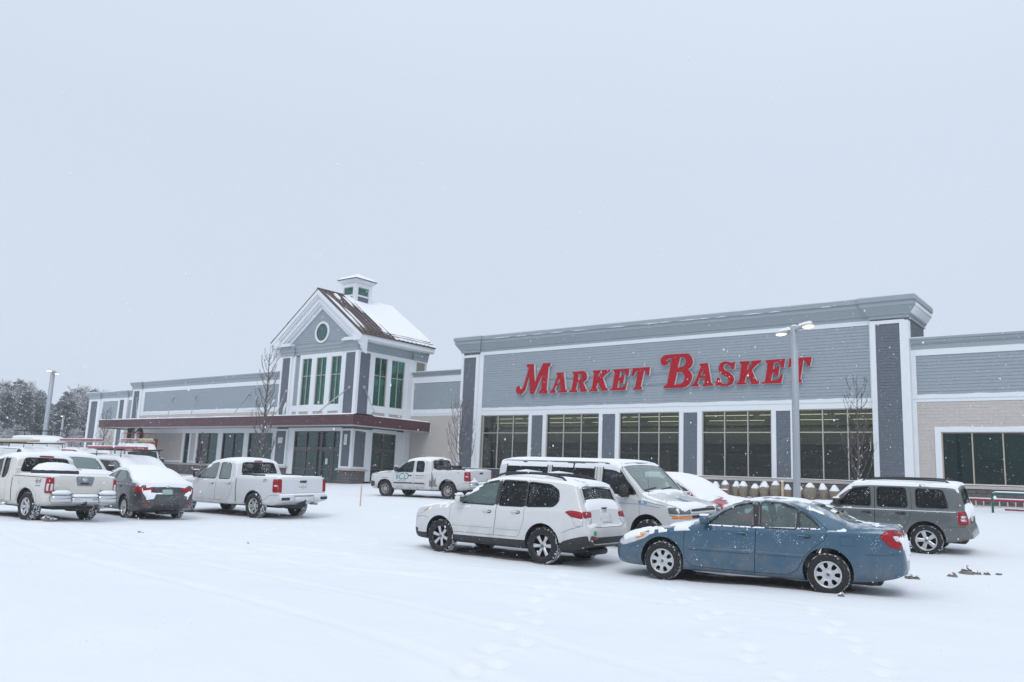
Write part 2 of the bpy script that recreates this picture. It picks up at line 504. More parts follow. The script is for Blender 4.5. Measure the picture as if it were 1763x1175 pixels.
M['cloth_black'] = mat('cloth_black', (.022, .022, .026), .9, var=.2, bump=.3, bscale=30)
M['cloth_brown'] = mat('cloth_brown', (.045, .035, .032), .9, var=.2, bump=.3, bscale=30)
M['skin'] = mat('skin', (.45, .27, .20), .6, var=.05)
M['yellow'] = mat('yellow_plastic', (.65, .48, .05), .5, var=.1)
M['teal_print'] = mat('teal_print', (.03, .26, .30), .5, var=.05)
M['grey_print'] = mat('grey_print', (.18, .19, .20), .5, var=.05)
M['blue_print'] = mat('blue_print', (.08, .28, .52), .5, var=.05)
M['red_print'] = mat('red_print', (.45, .10, .10), .5, var=.05)
M['navy'] = mat('dark_navy_tarp', (.018, .021, .035), .6, var=.25, bump=.3, bscale=8)

# ================================================================ ground
def build_ground():
    def axis(pts):
        out = []
        for (a, b, st) in pts:
            n = max(1, int(round((b - a) / st)))
            out += [a + (b - a) * i / n for i in range(n)]
        out.append(pts[-1][1])
        return np.array(out)
    xs = axis([(-420, -100, 16), (-100, -45, 1.6), (-45, -22, .35), (-22, -10, .11), (-10, 2, .07), (2, 12, .5), (12, 140, 12)])
    ys = axis([(-60, 0, 6), (0, 4, .5), (4, 12.5, .07), (12.5, 16, .11), (16, 24, .35), (24, 44, .6), (44, 340, 14)])
    X, Y = np.meshgrid(xs, ys)
    k = np.interp(X, [-45, -32, -8], [.80, .84, 1.0])
    t = Y - 16.0
    v = np.where(t < 30, np.log1p(np.exp(np.minimum(t, 30) / 1.2)) * 1.2, t)
    v = np.minimum(v, 27.0)
    Z = k * .0525 * v
    near = np.exp(-((X + 10) / 22) ** 2 - ((Y - 11) / 12) ** 2)
    rng = np.random.RandomState(3)
    # wind-packed drifts: sums of stretched waves plus a few noise octaves
    def vnoise(U, V, seed):
        r = np.random.RandomState(seed); g = r.rand(128, 128)
        iu, iv = np.floor(U).astype(int), np.floor(V).astype(int)
        fu, fv = U - iu, V - iv
        fu = fu * fu * (3 - 2 * fu); fv = fv * fv * (3 - 2 * fv)
        a = g[iu % 128, iv % 128]; b = g[(iu + 1) % 128, iv % 128]
        c = g[iu % 128, (iv + 1) % 128]; d = g[(iu + 1) % 128, (iv + 1) % 128]
        return (a * (1 - fu) + b * fu) * (1 - fv) + (c * (1 - fu) + d * fu) * fv
    Z += .075 * (vnoise(X * .28, Y * .45, 1) - .5) * (.35 + near)
    Z += .032 * (vnoise(X * 1.1, Y * 1.6, 2) - .5) * near
    # churned band where vehicles turned, and their wheel tracks
    band = np.exp(-((Y - 9.6 - .06 * (X + 15)) / 1.5) ** 2) * np.exp(-((X + 17) / 6.5) ** 2)
    band += .9 * np.exp(-((Y - 13.2) / 1.3) ** 2) * np.exp(-((X + 17) / 6) ** 2)
    n3 = vnoise(X * 3.0, Y * 3.0, 4); n4 = vnoise(X * 7, Y * 7, 5)
    Z += band * (.10 * np.clip(n3 - .50, 0, 1) + .07 * np.clip(n4 - .55, 0, 1))
    for (cx_, cy_, dx, dy, off) in ((-14, 9.4, 1, .10, 0), (-14, 10.9, 1, .10, 0), (-12, 7.9, 1, -.14, 1), (-12, 6.4, 1, -.14, 1), (-4, 16.2, 1, .22, 2), (-4, 17.7, 1, .22, 2)):
        L = math.hypot(dx, dy)
        dist = ((X - cx_) * -dy + (Y - cy_) * dx) / L + .25 * np.sin(X * .35 + off)
        al = ((X - cx_) * dx + (Y - cy_) * dy) / L
        win = np.clip(1 - np.abs(al) / 11, 0, 1) ** .5
        Z -= .016 * np.exp(-(dist / .11) ** 4) * win
        Z += .010 * np.exp(-((np.abs(dist) - .18) / .07) ** 2) * win
    # footprints of people who walked to the cars
    def steps(x0, y0, x1, y1, n, sd):
        nonlocal Z
        r = np.random.RandomState(sd)
        for i in range(n):
            f = i / (n - 1)
            px = x0 + (x1 - x0) * f + r.uniform(-.08, .08) + .12 * (1 if i % 2 else -1) * (y1 - y0) / 6
            py = y0 + (y1 - y0) * f + r.uniform(-.08, .08)
            a = math.atan2(y1 - y0, x1 - x0) + r.uniform(-.2, .2)
            u = (X - px) * math.cos(a) + (Y - py) * math.sin(a)
            w = -(X - px) * math.sin(a) + (Y - py) * math.cos(a)
            d2 = (u / .16) ** 2 + (w / .085) ** 2
            Z -= .045 * np.exp(-d2 ** 2) - .010 * np.exp(-((np.sqrt(d2) - 1.6) / .4) ** 2)
    steps(-8.6, 12.6, -4.5, 5.4, 16, 11)
    steps(-6.2, 12.2, -2.2, 6.6, 13, 12)
    steps(-4.0, 11.8, -.8, 6.4, 12, 13)
    me = bpy.data.meshes.new('snow_ground')
    ny, nx = X.shape
    V = np.stack([X.ravel(), Y.ravel(), Z.ravel()], 1)
    i = np.arange(ny - 1)[:, None] * nx + np.arange(nx - 1)[None, :]
    F = np.stack([i, i + 1, i + 1 + nx, i + nx], -1).reshape(-1, 4)
    me.vertices.add(len(V)); me.vertices.foreach_set('co', V.ravel())
    me.loops.add(F.size); me.loops.foreach_set('vertex_index', F.ravel())
    me.polygons.add(len(F)); me.polygons.foreach_set('loop_start', np.arange(0, F.size, 4))
    me.polygons.foreach_set('loop_total', np.full(len(F), 4))
    me.polygons.foreach_set('use_smooth', np.ones(len(F), bool))
    me.update(calc_edges=True)
    me.materials.append(M['snow_ground'])
    o = link('snow_ground', me, None, 'structure')
    return o
ground = build_ground()
GB = BVHTree.FromObject(ground, bpy.context.evaluated_depsgraph_get())
def gz(x, y):
    h = GB.ray_cast(Vector((x, y, 30)), Vector((0, 0, -1)))
    return h[0].z if h[0] is not None else ground_z(x, y)

# ================================================================ supermarket
BR = Vector((-40, 40, 1.0))
store = thing('supermarket', 'long grey and beige supermarket with big red letters, gabled entrance tower and dark red canopy', 'building', BR)
def bb(mb, name, mats, parent=None, kind=None, label=None):
    return mb.build(name, mats, parent or store, BR, kind, label)
def front(Yp): return lambda u, w, z: (u, Yp - w, z)
def right(Xp): return lambda u, w, z: (Xp + w, u, z)

def clap(mb, F, u0, u1, z0, z1, row=.155, m=0, clip=None, proud=.022):
    """lap siding: every board leans out at its foot; long boards are butt-jointed"""
    n = max(1, round((z1 - z0) / row)); h = (z1 - z0) / n
    for i in range(n):
        za, zb = z0 + i * h, z0 + (i + 1) * h
        a, b = (u0, u1) if clip is None else clip((za + zb) / 2)
        if b - a < .05: continue
        st = a; rr = random.Random(i * 77 + int(u0 * 10))
        while st < b - 1e-6:
            en = min(b, st + rr.uniform(2.8, 4.2))
            if b - en < .4: en = b
            p = proud + rr.uniform(-.003, .003); e = en - (.006 if en < b else 0)
            mb.add([F(st, p, za), F(e, p, za), F(e, .004, zb), F(st, .004, zb), F(st, 0, za), F(e, 0, za)],
                   [(0, 1, 2, 3), (0, 4, 5, 1)], m)
            st = en

def shingles(mb, F, u0, u1, z0, z1, row=.14, wid=.2, m=0, seed=1, proud=.02):
    rr = random.Random(seed)
    n = max(1, round((z1 - z0) / row)); h = (z1 - z0) / n
    mb.quad(F(u0, .001, z0), F(u1, .001, z0), F(u1, .001, z1), F(u0, .001, z1), m)
    for i in range(n):
        za, zb = z0 + i * h, z0 + (i + 1) * h
        st = u0 - rr.uniform(0, wid)
        while st < u1:
            en = st + wid * rr.uniform(.75, 1.25)
            a, b = max(st, u0), min(en, u1)
            if b - a > .02:
                p = proud + rr.uniform(-.006, .006); d = rr.uniform(-.006, .004)
                mb.add([F(a + .004, p, za + d), F(b - .004, p, za + d), F(b - .004, .004, zb), F(a + .004, .004, zb), F(a + .004, 0, za + d), F(b - .004, 0, za + d)],
                       [(0, 1, 2, 3), (0, 4, 5, 1)], m)
            st = en

core = MB()      # structural wall faces behind the cladding
siding, shd, shb, trim = MB(), MB(), MB(), MB()
corn, sill, snowcap = MB(), MB(), MB()

Y0 = 40.0
Fm = front(Y0)
# ---- main block ------------------------------------------------------------
core.box(-35.9, -8.75, Y0 + .01, Y0 + .35, 5.5, 10.5)              # wall over the windows
core.box(-35.9, -8.75, Y0 + .01, Y0 + .35, .2, 2.0)                # wall under the windows
core.box(-35.9, -35.55, Y0 + .35, 43.2, 5.4, 10.4); core.box(-9.1, -8.75, Y0 + .35, 43.2, .2, 10.4)
core.box(-35.5, -9.2, 42.9, 43.2, 6.4, 10.4)
core.box(-35.6, -9.0, Y0 + .3, 43.2, 10.0, 10.1)                     # roof deck behind parapet
piers = [(-35.95, -33.99), (-30.30, -28.97), (-25.24, -23.90), (-20.18, -18.88), (-15.15, -13.83), (-10.33, -8.86)]
for a, b in piers: core.box(a + .02, b - .02, Y0 + .01, Y0 + .35, 2.0, 5.5)
clap(siding, Fm, -34.13, -10.42, 5.97, 9.40)
for (a, b, c, d, t, ztop) in ((-35.95, -35.75, -34.70, -34.45, .15, 9.46), (-10.35, -10.12, -9.07, -8.86, .15, 9.55)):
    trim.fbox(Fm, a, b, 0, t, 1.98, ztop); trim.fbox(Fm, c, d, 0, t, 1.98, ztop)
    trim.fbox(Fm, b, c, 0, t - .003, ztop - .17, ztop - .004); trim.fbox(Fm, b, c, 0, t - .003, 1.984, 2.16)
    shingles(shd, lambda u, w, z, t=t: Fm(u, w + t - .06, z), b, c, 2.16, ztop - .17, .135, .2, 0, int(a))
trim.fbox(Fm, -34.45, -34.13, 0, .05, 2.0, 9.62); trim.fbox(Fm, -10.42, -10.35, 0, .05, 5.96, 9.62)
trim.fbox(Fm, -34.13, -10.42, 0, .048, 9.40, 9.62)
trim.fbox(Fm, -34.13, -10.35, 0, .06, 5.78, 5.96); trim.fbox(Fm, -34.13, -10.35, 0, .035, 5.50, 5.777)
trim.box(-8.86, -8.70, Y0 - .14, Y0 + .3, 1.98, 9.5)
for i in range(1, 5):
    a, b = piers[i]
    sh = [(-30.06, -29.23), (-25.01, -24.16), (-19.94, -19.14), (-14.92, -14.20)][i - 1]
    trim.fbox(Fm, a, sh[0], 0, .05, 2.0, 5.50); trim.fbox(Fm, sh[1], b, 0, .05, 2.0, 5.50)
    trim.fbox(Fm, sh[0], sh[1], 0, .047, 2.0, 2.17); trim.fbox(Fm, sh[0], sh[1], 0, .047, 5.44, 5.498)
    shingles(shd, lambda u, w, z: Fm(u, w + .012, z), sh[0], sh[1], 2.17, 5.44, .135, .2, 0, i)
clap(shd, right(-8.75), 40.2, 43.2, 8.2, 9.7, .14)
CP = [(-.2, 9.40), (.05, 9.45), (.05, 9.76), (.11, 9.78), (.13, 9.84), (.33, 10.14), (.36, 10.16), (.36, 10.35), (.43, 10.37), (.43, 10.585), (-.25, 10.585)]
cpath = [(-35.95, 43.2), (-35.95, Y0 - .15), (-34.45, Y0 - .15), (-34.45, Y0 - .02), (-10.35, Y0 - .02), (-10.35, Y0 - .15), (-8.72, Y0 - .15), (-8.72, 43.25)]
corn.sweep(cpath, [(w, z if z > 9.5 else z + .17) for w, z in CP])
snowcap.sweep(cpath, [(.40, 10.586), (.42, 10.63), (.2, 10.66), (-.2, 10.64), (-.24, 10.586)])
# wind-driven snow plastered on the right-hand return
snowcap.sweep([(-8.72, Y0 - .10), (-8.72, 43.2)], [(.13, 9.855), (.145, 9.85), (.345, 10.15), (.375, 10.17), (.375, 10.33), (.36, 10.335)])
# ledges of snow caught on the moulding
for k in range(26):
    a = random.uniform(-34, -12); L = random.uniform(.3, 1.6)
    snowcap.tube([(a, Y0 - .44, 10.365), (a + L / 2, Y0 - .45, 10.375), (a + L, Y0 - .44, 10.365)], [.006, .022, .006], 5)
# ---- connecting wing -------------------------------------------------------
def wing(Yp, x0, x1, ztop, cb, wb, st, sb, bb_, left_end=False, base_z=.2, lower=None, pl=()):
    """parapet wall: cornice cb..ztop, white wb..cb, siding sb..st, white band bb_..sb, shingles below"""
    F = front(Yp)
    core.box(x0, x1, Yp + .01, Yp + .35, sb - .5, ztop - .1)
    core.box(x0, x1, Yp + .35, Yp + 4, ztop - .6, ztop - .5)
    trim.fbox(F, x0, x1, 0, .05, st, cb + .04)
    trim.fbox(F, x0, x1, 0, .06, bb_ + .14, sb); trim.fbox(F, x0, x1, 0, .035, bb_, bb_ + .137)
    d = ztop - cb
    prof = [(-.2, cb), (.06, cb), (.06, cb + d * .42), (.10, cb + d * .46), (.17, cb + d * .62), (.17, cb + d * .8), (.22, cb + d * .82), (.22, ztop), (-.25, ztop)]
    pts = [(x0, Yp), (x1, Yp)]
    return F, prof, pts
F, prof, pts = wing(40.4, -41.3, -35.9, 8.62, 8.28, 7.83, 7.86, 6.01, 5.57)
corn.sweep(pts, prof); snowcap.sweep(pts, [(.2, 8.621), (.21, 8.66), (-.2, 8.67), (-.24, 8.621)])
clap(siding, F, -40.75, -36.0, 6.01, 7.86)
trim.fbox(F, -41.06, -40.75, 0, .05, 5.58, 7.9)
shingles(shb, F, -41.06, -35.9, 1.9, 5.57, .15, .22, 0, 21)
core.box(-41.3, -35.9, 40.41, 40.75, .2, 5.6)
# ---- right wing ------------------------------------------------------------
F, prof, pts = wing(40.3, -8.86, 7.5, 8.66, 8.14, 7.86, 7.86, 6.07, 5.75)
corn.sweep(pts, prof); snowcap.sweep(pts, [(.2, 8.661), (.21, 8.70), (-.2, 8.71), (-.24, 8.661)])
clap(siding, F, -8.52, 7.5, 6.07, 7.86)
trim.fbox(F, -8.70, -8.52, 0, .045, 6.07, 7.86); trim.fbox(F, -8.70, -8.55, 0, .045, 2.12, 5.75)
shingles(shb, F, -8.55, -7.87, 2.12, 4.62, .15, .22, 0, 22, .013); shingles(shb, F, -8.55, 7.5, 4.62, 5.75, .15, .22, 0, 23, .013)
shingles(shb, F, 2.0, 7.5, 2.12, 4.62, .15, .22, 0, 24)
core.box(-8.86, -7.65, 40.31, 40.65, .2, 6); core.box(2.0, 7.5, 40.31, 40.65, .2, 6)
core.box(-7.66, 2.0, 40.31, 40.65, 4.5, 6); core.box(-7.66, 2.0, 40.31, 40.65, .2, 2.05)
core.box(7.2, 7.5, 40.65, 56, .2, 8.5)
for (a, b, c, d) in ((-7.87, -7.62, 2.12, 4.62), (1.76, 2.0, 2.12, 4.62), (-7.62, 1.76, 4.40, 4.617)):
    trim.fbox(F, a, b, 0, .06, c, d)
# ---- sills and masonry foot (blocks are laid one by one further down) ---------
for (a, b, yp) in ((-36.0, -8.8, Y0 - .02), (-8.8, 7.5, 40.28)):
    sill.box(a, b, yp - .10, yp + .05, 1.965, 2.09)
    sill.quad((a, yp - .10, 2.09), (b, yp - .10, 2.09), (b, yp + .03, 2.125), (a, yp + .03, 2.125))
    snowcap.box(a, b, yp - .09, yp + .03, 2.126, 2.15)
sill.box(-41.0, -36.0, 40.30, 40.45, 1.93, 2.06)
# ---- left wing -------------------------------------------------------------
YL = 36.5
F, prof, pts = wing(YL, -72.3, -49.0, 8.68, 8.10, 7.75, 7.78, 6.05, 5.74)
lp = [(-72.35, 39), (-72.35, YL - .15), (-70.75, YL - .15), (-70.75, YL), (-49.1, YL)]
corn.sweep(lp, prof); snowcap.sweep(lp, [(.2, 8.681), (.21, 8.72), (-.2, 8.73), (-.24, 8.681)])
clap(siding, F, -70.3, -49.15, 6.05, 7.78)
trim.fbox(F, -72.3, -72.1, 0, .15, 1.9, 8.12); trim.fbox(F, -71.1, -70.75, 0, .15, 1.9, 8.12)
trim.fbox(F, -72.1, -71.1, 0, .147, 7.92, 8.12); trim.fbox(F, -70.75, -70.3, 0, .05, 5.7, 7.78)
shingles(shd, lambda u, w, z: F(u, w + .09, z), -72.1, -71.1, 1.9, 7.92, .135, .2, 0, 31)
shingles(shb, F, -70.75, -49.1, 4.75, 5.74, .15, .22, 0, 32)
for a, b in ((-70.7, -63.4), (-62.05, -61.4), (-50.75, -49.1)): shingles(shb, F, a, b, 1.95, 4.17, .15, .22, 0, int(a))
core.box(-72.3, -70.7, YL + .01, YL + .3, .2, 8.5)
# ---- far left section ------------------------------------------------------
F = front(YL)
core.box(-80.5, -72.3, YL + .02, YL + .35, .2, 7.9); core.box(-80.5, -80.15, YL + .35, 50, .2, 7.9); core.box(-80.4, -72.3, YL + .3, 50, 7.4, 7.5)
fp = [(-80.55, 44), (-80.55, YL - .15), (-78.3, YL - .15), (-78.3, YL), (-74.8, YL), (-74.8, YL - .15), (-73.1, YL - .15), (-73.1, YL), (-72.35, YL)]
corn.sweep(fp, [(-.2, 7.42), (.06, 7.42), (.06, 7.66), (.16, 7.78), (.16, 7.88), (.2, 7.89), (.2, 8.0), (-.25, 8.0)])
snowcap.sweep(fp, [(.2, 8.001), (.21, 8.05), (-.2, 8.06), (-.24, 8.001)])
for (a, b, c, d) in ((-80.5, -80.1, -78.8, -78.3), (-74.8, -74.5, -73.7, -73.1)):
    trim.fbox(F, a, b, 0, .15, 1.7, 7.45); trim.fbox(F, c, d, 0, .15, 1.7, 7.45); trim.fbox(F, b, c, 0, .147, 7.2, 7.45); trim.fbox(F, b, c, 0, .147, 1.7, 1.9)
    shingles(shd, lambda u, w, z: F(u, w + .09, z), b, c, 1.9, 7.2, .135, .2, 0, int(a))
trim.fbox(F, -78.3, -77.9, 0, .05, 1.7, 7.45); trim.fbox(F, -77.9, -74.8, 0, .047, 7.15, 7.45); trim.fbox(F, -73.1, -72.3, 0, .047, 7.15, 7.45)
clap(siding, F, -77.9, -74.8, 5.4, 7.15); clap(siding, F, -73.1, -72.3, 5.4, 7.15)
trim.fbox(F, -77.9, -74.8, 0, .05, 5.05, 5.4); trim.fbox(F, -73.1, -72.3, 0, .05, 5.05, 5.4)
shingles(shb, F, -77.9, -74.8, 1.7, 5.05, .15, .22, 0, 41); shingles(shb, F, -73.1, -72.3, 1.7, 5.05, .15, .22, 0, 42)
# ---- wall under the canopy (left wing, ground floor) ------------------------
F = front(YL)
holes = [(-63.0, -62.3, 1.1, 4.16), (-61.05, -58.2, 1.75, 4.16), (-57.55, -54.7, 1.75, 4.16), (-54.1, -51.1, 1.75, 4.16)]
xs_ = [-72.3] + [v for h in holes for v in h[:2]] + [-49.1]
for i in range(0, len(xs_), 2): core.box(xs_[i], xs_[i + 1], YL + .012, YL + .3, .2, 5.6)
for (a, b, c, d) in holes: core.box(a, b, YL + .012, YL + .3, .2, c); core.box(a, b, YL + .012, YL + .3, d, 5.6)
for (a, b) in ((-63.4, -63.0), (-62.3, -62.05), (-61.4, -61.05), (-58.2, -57.55), (-54.7, -54.1), (-51.1, -50.75)):
    trim.fbox(F, a, b, 0, .06, 1.75 if a > -62 else 1.1, 4.2)
trim.fbox(F, -70.7, -49.1, 0, .058, 4.17, 4.75)
trim.fbox(F, -70.7, -63.4, 0, .05, 1.78, 1.95); trim.fbox(F, -62.05, -61.4, 0, .05, 1.78, 1.95)
sill.box(-70.7, -49.1, YL - .12, YL - .062, 1.62, 1.75)
# ---- entrance tower --------------------------------------------------------
YT, XR, XL, YB = 35.4, -41.0, -49.2, 41.6
XC = -45.1
Ft, Fs = front(YT), right(XR)
# upper shell with openings
fw = [(-46.83, -45.80), (-45.30, -44.22), (-43.72, -42.67)]            # front windows, z 5.98..9.25
sw = [(36.77, 37.93), (38.31, 39.56)]                                   # side windows
zb_, zt_ = 5.98, 9.25
e = [XL] + [v for w in fw for v in w] + [XR]
for i in range(0, len(e), 2): core.box(e[i] + (.01 if i == 0 else 0), e[i + 1] - (.02 if i == len(e) - 2 else 0), YT + .01, YT + .3, zb_, zt_)
core.box(XL + .01, XR - .02, YT + .01, YT + .3, 4.2, zb_); core.box(XL + .01, XR - .02, YT + .01, YT + .3, zt_, 10.4)
e = [YT + .3] + [v for w in sw for v in w] + [YB]
for i in range(0, len(e), 2): core.box(XR - .3, XR - .01, e[i], e[i + 1], zb_, zt_)
core.box(XR - .3, XR - .01, YT + .3, YB, 4.2, zb_); core.box(XR - .3, XR - .01, YT + .3, YB, zt_, 10.4)
core.box(XL + .01, XL + .3, YT + .3, YB, 4.2, 10.4); core.box(XL + .3, XR - .3, YB - .3, YB, 4.2, 10.4)
core.box(XL + .3, XR - .3, YT + .3, YB - .3, 10.0, 10.1)
# front face trim: pilasters, mullion boards, window head and apron
def pil(F, a, b, t, z0, z1, ea=.2, eb=.2, seed=0):
    trim.fbox(F, a, a + ea, 0, t, z0, z1); trim.fbox(F, b - eb, b, 0, t, z0, z1)
    trim.fbox(F, a + ea, b - eb, 0, t - .003, z1 - .12, z1)
    trim.fbox(F, a + ea, b - eb, 0, t - .003, z0, z0 + .12)
    shingles(shd, lambda u, w, z: F(u, w + t - .06, z), a + ea, b - eb, z0 + .12, z1 - .12, .135, .2, 0, seed)
pil(Ft, -49.2, -47.95, .15, 5.2, 9.52, .18, .2, 51)
pil(Ft, -42.35, -41.0, .15, 5.2, 9.52, .2, .21, 52)
for a, b in ((-47.95, -47.62), (-47.12, -46.83), (-45.80, -45.30), (-44.22, -43.72), (-42.67, -41.75)):
    trim.fbox(Ft, a, b, 0, .07, 5.3, 9.52)
clap(siding, Ft, -47.62, -47.12, 5.8, 9.4); clap(siding, Ft, -41.75, -42.35, 5.8, 9.4)
trim.fbox(Ft, -46.83, -42.67, 0, .067, 9.25, 9.518); trim.fbox(Ft, -47.62, -42.35, 0, .064, 5.55, 5.98)
shingles(shb, Ft, -47.95, -42.35, 5.15, 5.55, .15, .22, 0, 53)
pil(Fs, YT - .145, 36.5, .08, 5.2, 9.52, .2, .16, 54)
trim.fbox(Fs, 36.5, 36.77, 0, .07, 5.3, 9.52); trim.fbox(Fs, 37.93, 38.31, 0, .07, 5.3, 9.52); trim.fbox(Fs, 39.56, 39.85, 0, .07, 5.3, 9.52)
trim.fbox(Fs, 36.77, 39.56, 0, .067, 9.25, 9.518); trim.fbox(Fs, 36.5, 39.85, 0, .064, 5.55, 5.98)
shingles(shb, Fs, 36.4, 39.9, 5.15, 5.55, .15, .22, 0, 55)
trim.fbox(Fs, 39.85, 40.45, 0, .1, .9, 9.52)
pil(Fs, 40.45, 41.6, .15, 8.55, 9.52, .12, .2, 56)
tanp = MB(); shingles(tanp, lambda u, w, z: Fs(u, w + .12, z), 40.58, 41.45, 8.68, 9.4, .14, .2, 0, 57)
bb(tanp, 'sheathing', M['shingle_tan'], kind='stuff')
# frieze that wraps the tower, breaking forward over the pilasters
FZ = [(-.1, 9.52), (.05, 9.52), (.05, 9.74), (.09, 9.76), (.11, 9.98), (.16, 10.02), (.16, 10.16), (-.1, 10.16)]
corn.sweep([(XL - .02, 41.6), (XL - .02, YT - .15), (-47.75, YT - .15), (-47.75, YT - .02), (-42.45, YT - .02), (-42.45, YT - .15), (XR + .02, YT - .15), (XR + .02, 36.6),
            (XR - .02, 36.6), (XR - .02, 40.3), (XR + .14, 40.3), (XR + .14, 41.65)], FZ)
# gable: siding triangle and raking boards
ZP, ZE, XE = 13.97, 10.50, 4.85            # peak, eave height, half span of roof
sl = (ZP - ZE) / XE
def gclip(z):
    h = max(0, (ZP - .95 - z) / sl - .15)
    return (XC - min(h, 4.0), XC + min(h, 4.0))
core.prism([(XC - 4.1, 10.1), (XC + 4.1, 10.1), (XC + 4.1, 10.5), (XC, 13.5), (XC - 4.1, 10.5)], lambda a, b, d: (a, YT + d, b), .012, .3)
clap(siding, Ft, XC - 4, XC + 4, 10.16, 13.0, .155, 0, gclip)
def rake(z_out, z_in, w0, w1, pt):
    """chevron board: upper edge z_out below the roof line, lower edge z_in, from w0 to w1 out of the wall"""
    X1 = XE - .02
    poly = [(XC - X1, ZP - z_out - sl * X1), (XC, ZP - z_out), (XC + X1, ZP - z_out - sl * X1),
            (XC + X1, ZP - z_in - sl * X1), (XC, ZP - z_in), (XC - X1, ZP - z_in - sl * X1)]
    pt.prism(poly, lambda a, b, d: (a, YT - d, b), w0, w1)
rk = MB()
rake(.02, .337, .0, .60, rk); rake(.34, .497, .003, .52, rk); rake(.50, .857, .006, .38, rk); rake(.86, 1.017, .009, .28, rk); rake(1.02, 1.30, .012, .10, rk)
# eave boxes along the sides, with short returns on the front
for sx in (-1, 1):
    x = XC + sx * (XE - .004)
    rk.prism([(x, ZE - .02), (x, ZE - .32), (x - sx * .10, ZE - .36), (x - sx * .12, ZE - .40), (XC + sx * 4.0, ZE - .40), (XC + sx * 4.0, ZE + .5)],
             lambda a, b, d: (a, d, b), YT - .57, 41.7)
    rk.box(x - sx * .06, XC + sx * 2.75, YT - .48, YT, 10.17, 10.30); rk.box(x - sx * .10, XC + sx * 2.85, YT - .40, YT, 10.302, 10.40)
bb(rk, 'rake_board', M['trim'])
# roof planes
def slope_pt(sx, d, y, up=0.0):
    """d: distance from ridge in plan"""
    nrm = Vector((sx * sl, 0, 1)).normalized()
    return (XC + sx * d + nrm.x * up, y, ZP - sl * d + nrm.z * up)
rf = MB()
for sx in (-1, 1):
    a = [slope_pt(sx, d, y, u) for u in (0, .05) for (d, y) in ((0, YT - .62), (XE + .06, YT - .62), (XE + .06, 41.75), (0, 41.75))]
    rf.add(a, [(0, 3, 2, 1), (4, 5, 6, 7), (0, 1, 5, 4), (1, 2, 6, 5), (2, 3, 7, 6), (3, 0, 4, 7)])
rf.box(XC - .09, XC + .09, YT - .64, 41.76, ZP - .01, ZP + .09)
roof = bb(rf, 'roof', M['brown_metal'])
seam_mb = MB()
for i in range(16):
    y = YT - .55 + i * .41
    for sx in (-1, 1):
        P0, P1 = Vector(slope_pt(sx, .08, y, .05)), Vector(slope_pt(sx, XE + .05, y, .05))
        s1 = MB(); nr = Vector((sx * sl, 0, 1)).normalized() * .055; dy = Vector((0, .02, 0))
        s1.add([P0 - dy, P1 - dy, P1 + dy, P0 + dy, P0 - dy + nr, P1 - dy + nr, P1 + dy + nr, P0 + dy + nr], [(0, 1, 2, 3), (4, 7, 6, 5), (0, 4, 5, 1), (1, 5, 6, 2), (2, 6, 7, 3), (3, 7, 4, 0)])
        s1.build('roof_seam', M['brown_metal'], roof, BR)
# snow lying on the back of the right slope and all over the left one
sn = MB()
def snow_sheet(sx, edge, th=.10, n=26):
    """edge(d) -> y where the snow begins at distance d from the ridge"""
    vs, fs = [], []
    NY = 16
    for i in range(n + 1):
        d = .02 + (XE - .02) * i / n
        y0 = edge(d) + .12 * (noise.noise(Vector((d * 2.5, 3, sx))))
        for k in range(NY + 1):
            y = y0 + (41.78 - y0) * k / NY
            t = th * (0 if k == 0 else min(1, k / 1.6)) * (1 + .35 * noise.noise(Vector((d * .8, y * .8, 1)))) * (.25 if i == n else 1)
            vs.append(slope_pt(sx, d, y, .052 + t))
    for i in range(n):
        for k in range(NY):
            a = i * (NY + 1) + k
            fs.append((a, a + 1, a + NY + 2, a + NY + 1))
    sn.add(vs, fs, 0, True)
snow_sheet(1, lambda d: 37.9 - .17 * (XE - d) - .15)
snow_sheet(-1, lambda d: YT - .6)
for (d0, d1, y, w) in ((.5, 4.6, YT - .28, .13), (.2, 1.0, 36.0, .2), (1.9, 4.4, YT + .18, .10), (.3, 1.6, 36.7, .14), (3.0, 4.75, 37.4, .16)):
    sn.tube([slope_pt(1, d0 + (d1 - d0) * q / 6, y + .02 * math.sin(q), .055) for q in range(7)], [.01, w * .6, w * .8, w * .7, w * .85, w * .6, .01], 6)
sno = bb(sn, 'roof_snow', M['snow'])
# snow guards: two pipes on brackets near the right eave
sg = MB()
for d in (XE - .42, XE - .18):
    sg.tube([slope_pt(1, d, YT - .5, .16), slope_pt(1, d, 41.6, .16)], .022, 6)
for i in range(16):
    y = YT - .55 + i * .41
    for d in (XE - .42, XE - .18): sg.tube([slope_pt(1, d, y, .04), slope_pt(1, d, y, .18)], .018, 5)
bb(sg, 'snow_guard', M['brown_metal'])
# round window: white ring, bronze ring, pane
rc = (-44.95, 11.0)
m_ = MB(); m_.lathe([(.76, -.09), (.72, -.10), (.60, -.10), (.60, .0), (.76, .0)], 40, 'y', 0, (rc[0], YT, rc[1]), True, True)
rw = bb(m_, 'round_window', M['trim'])
m_ = MB(); m_.lathe([(.60, -.05), (.545, -.06), (.545, 0), (.60, 0)], 40, 'y', 0, (rc[0], YT, rc[1]), True, True); m_.build('frame', M['bronze'], rw, BR)
m_ = MB(); m_.prism([(rc[0] + .56 * math.cos(a * math.pi / 20), rc[1] + .56 * math.sin(a * math.pi / 20)) for a in range(40)], lambda a, b, d: (a, YT - d, b), .03, .036)
m_.build('pane', M['glass_round'], rw, BR)
m_ = MB(); m_.prism([(rc[0] + .58 * math.cos(a * math.pi / 20), rc[1] + .58 * math.sin(a * math.pi / 20)) for a in range(40)], lambda a, b, d: (a, YT - d, b), .024, .026)
m_.build('backing', M['int_teal'], rw, BR)
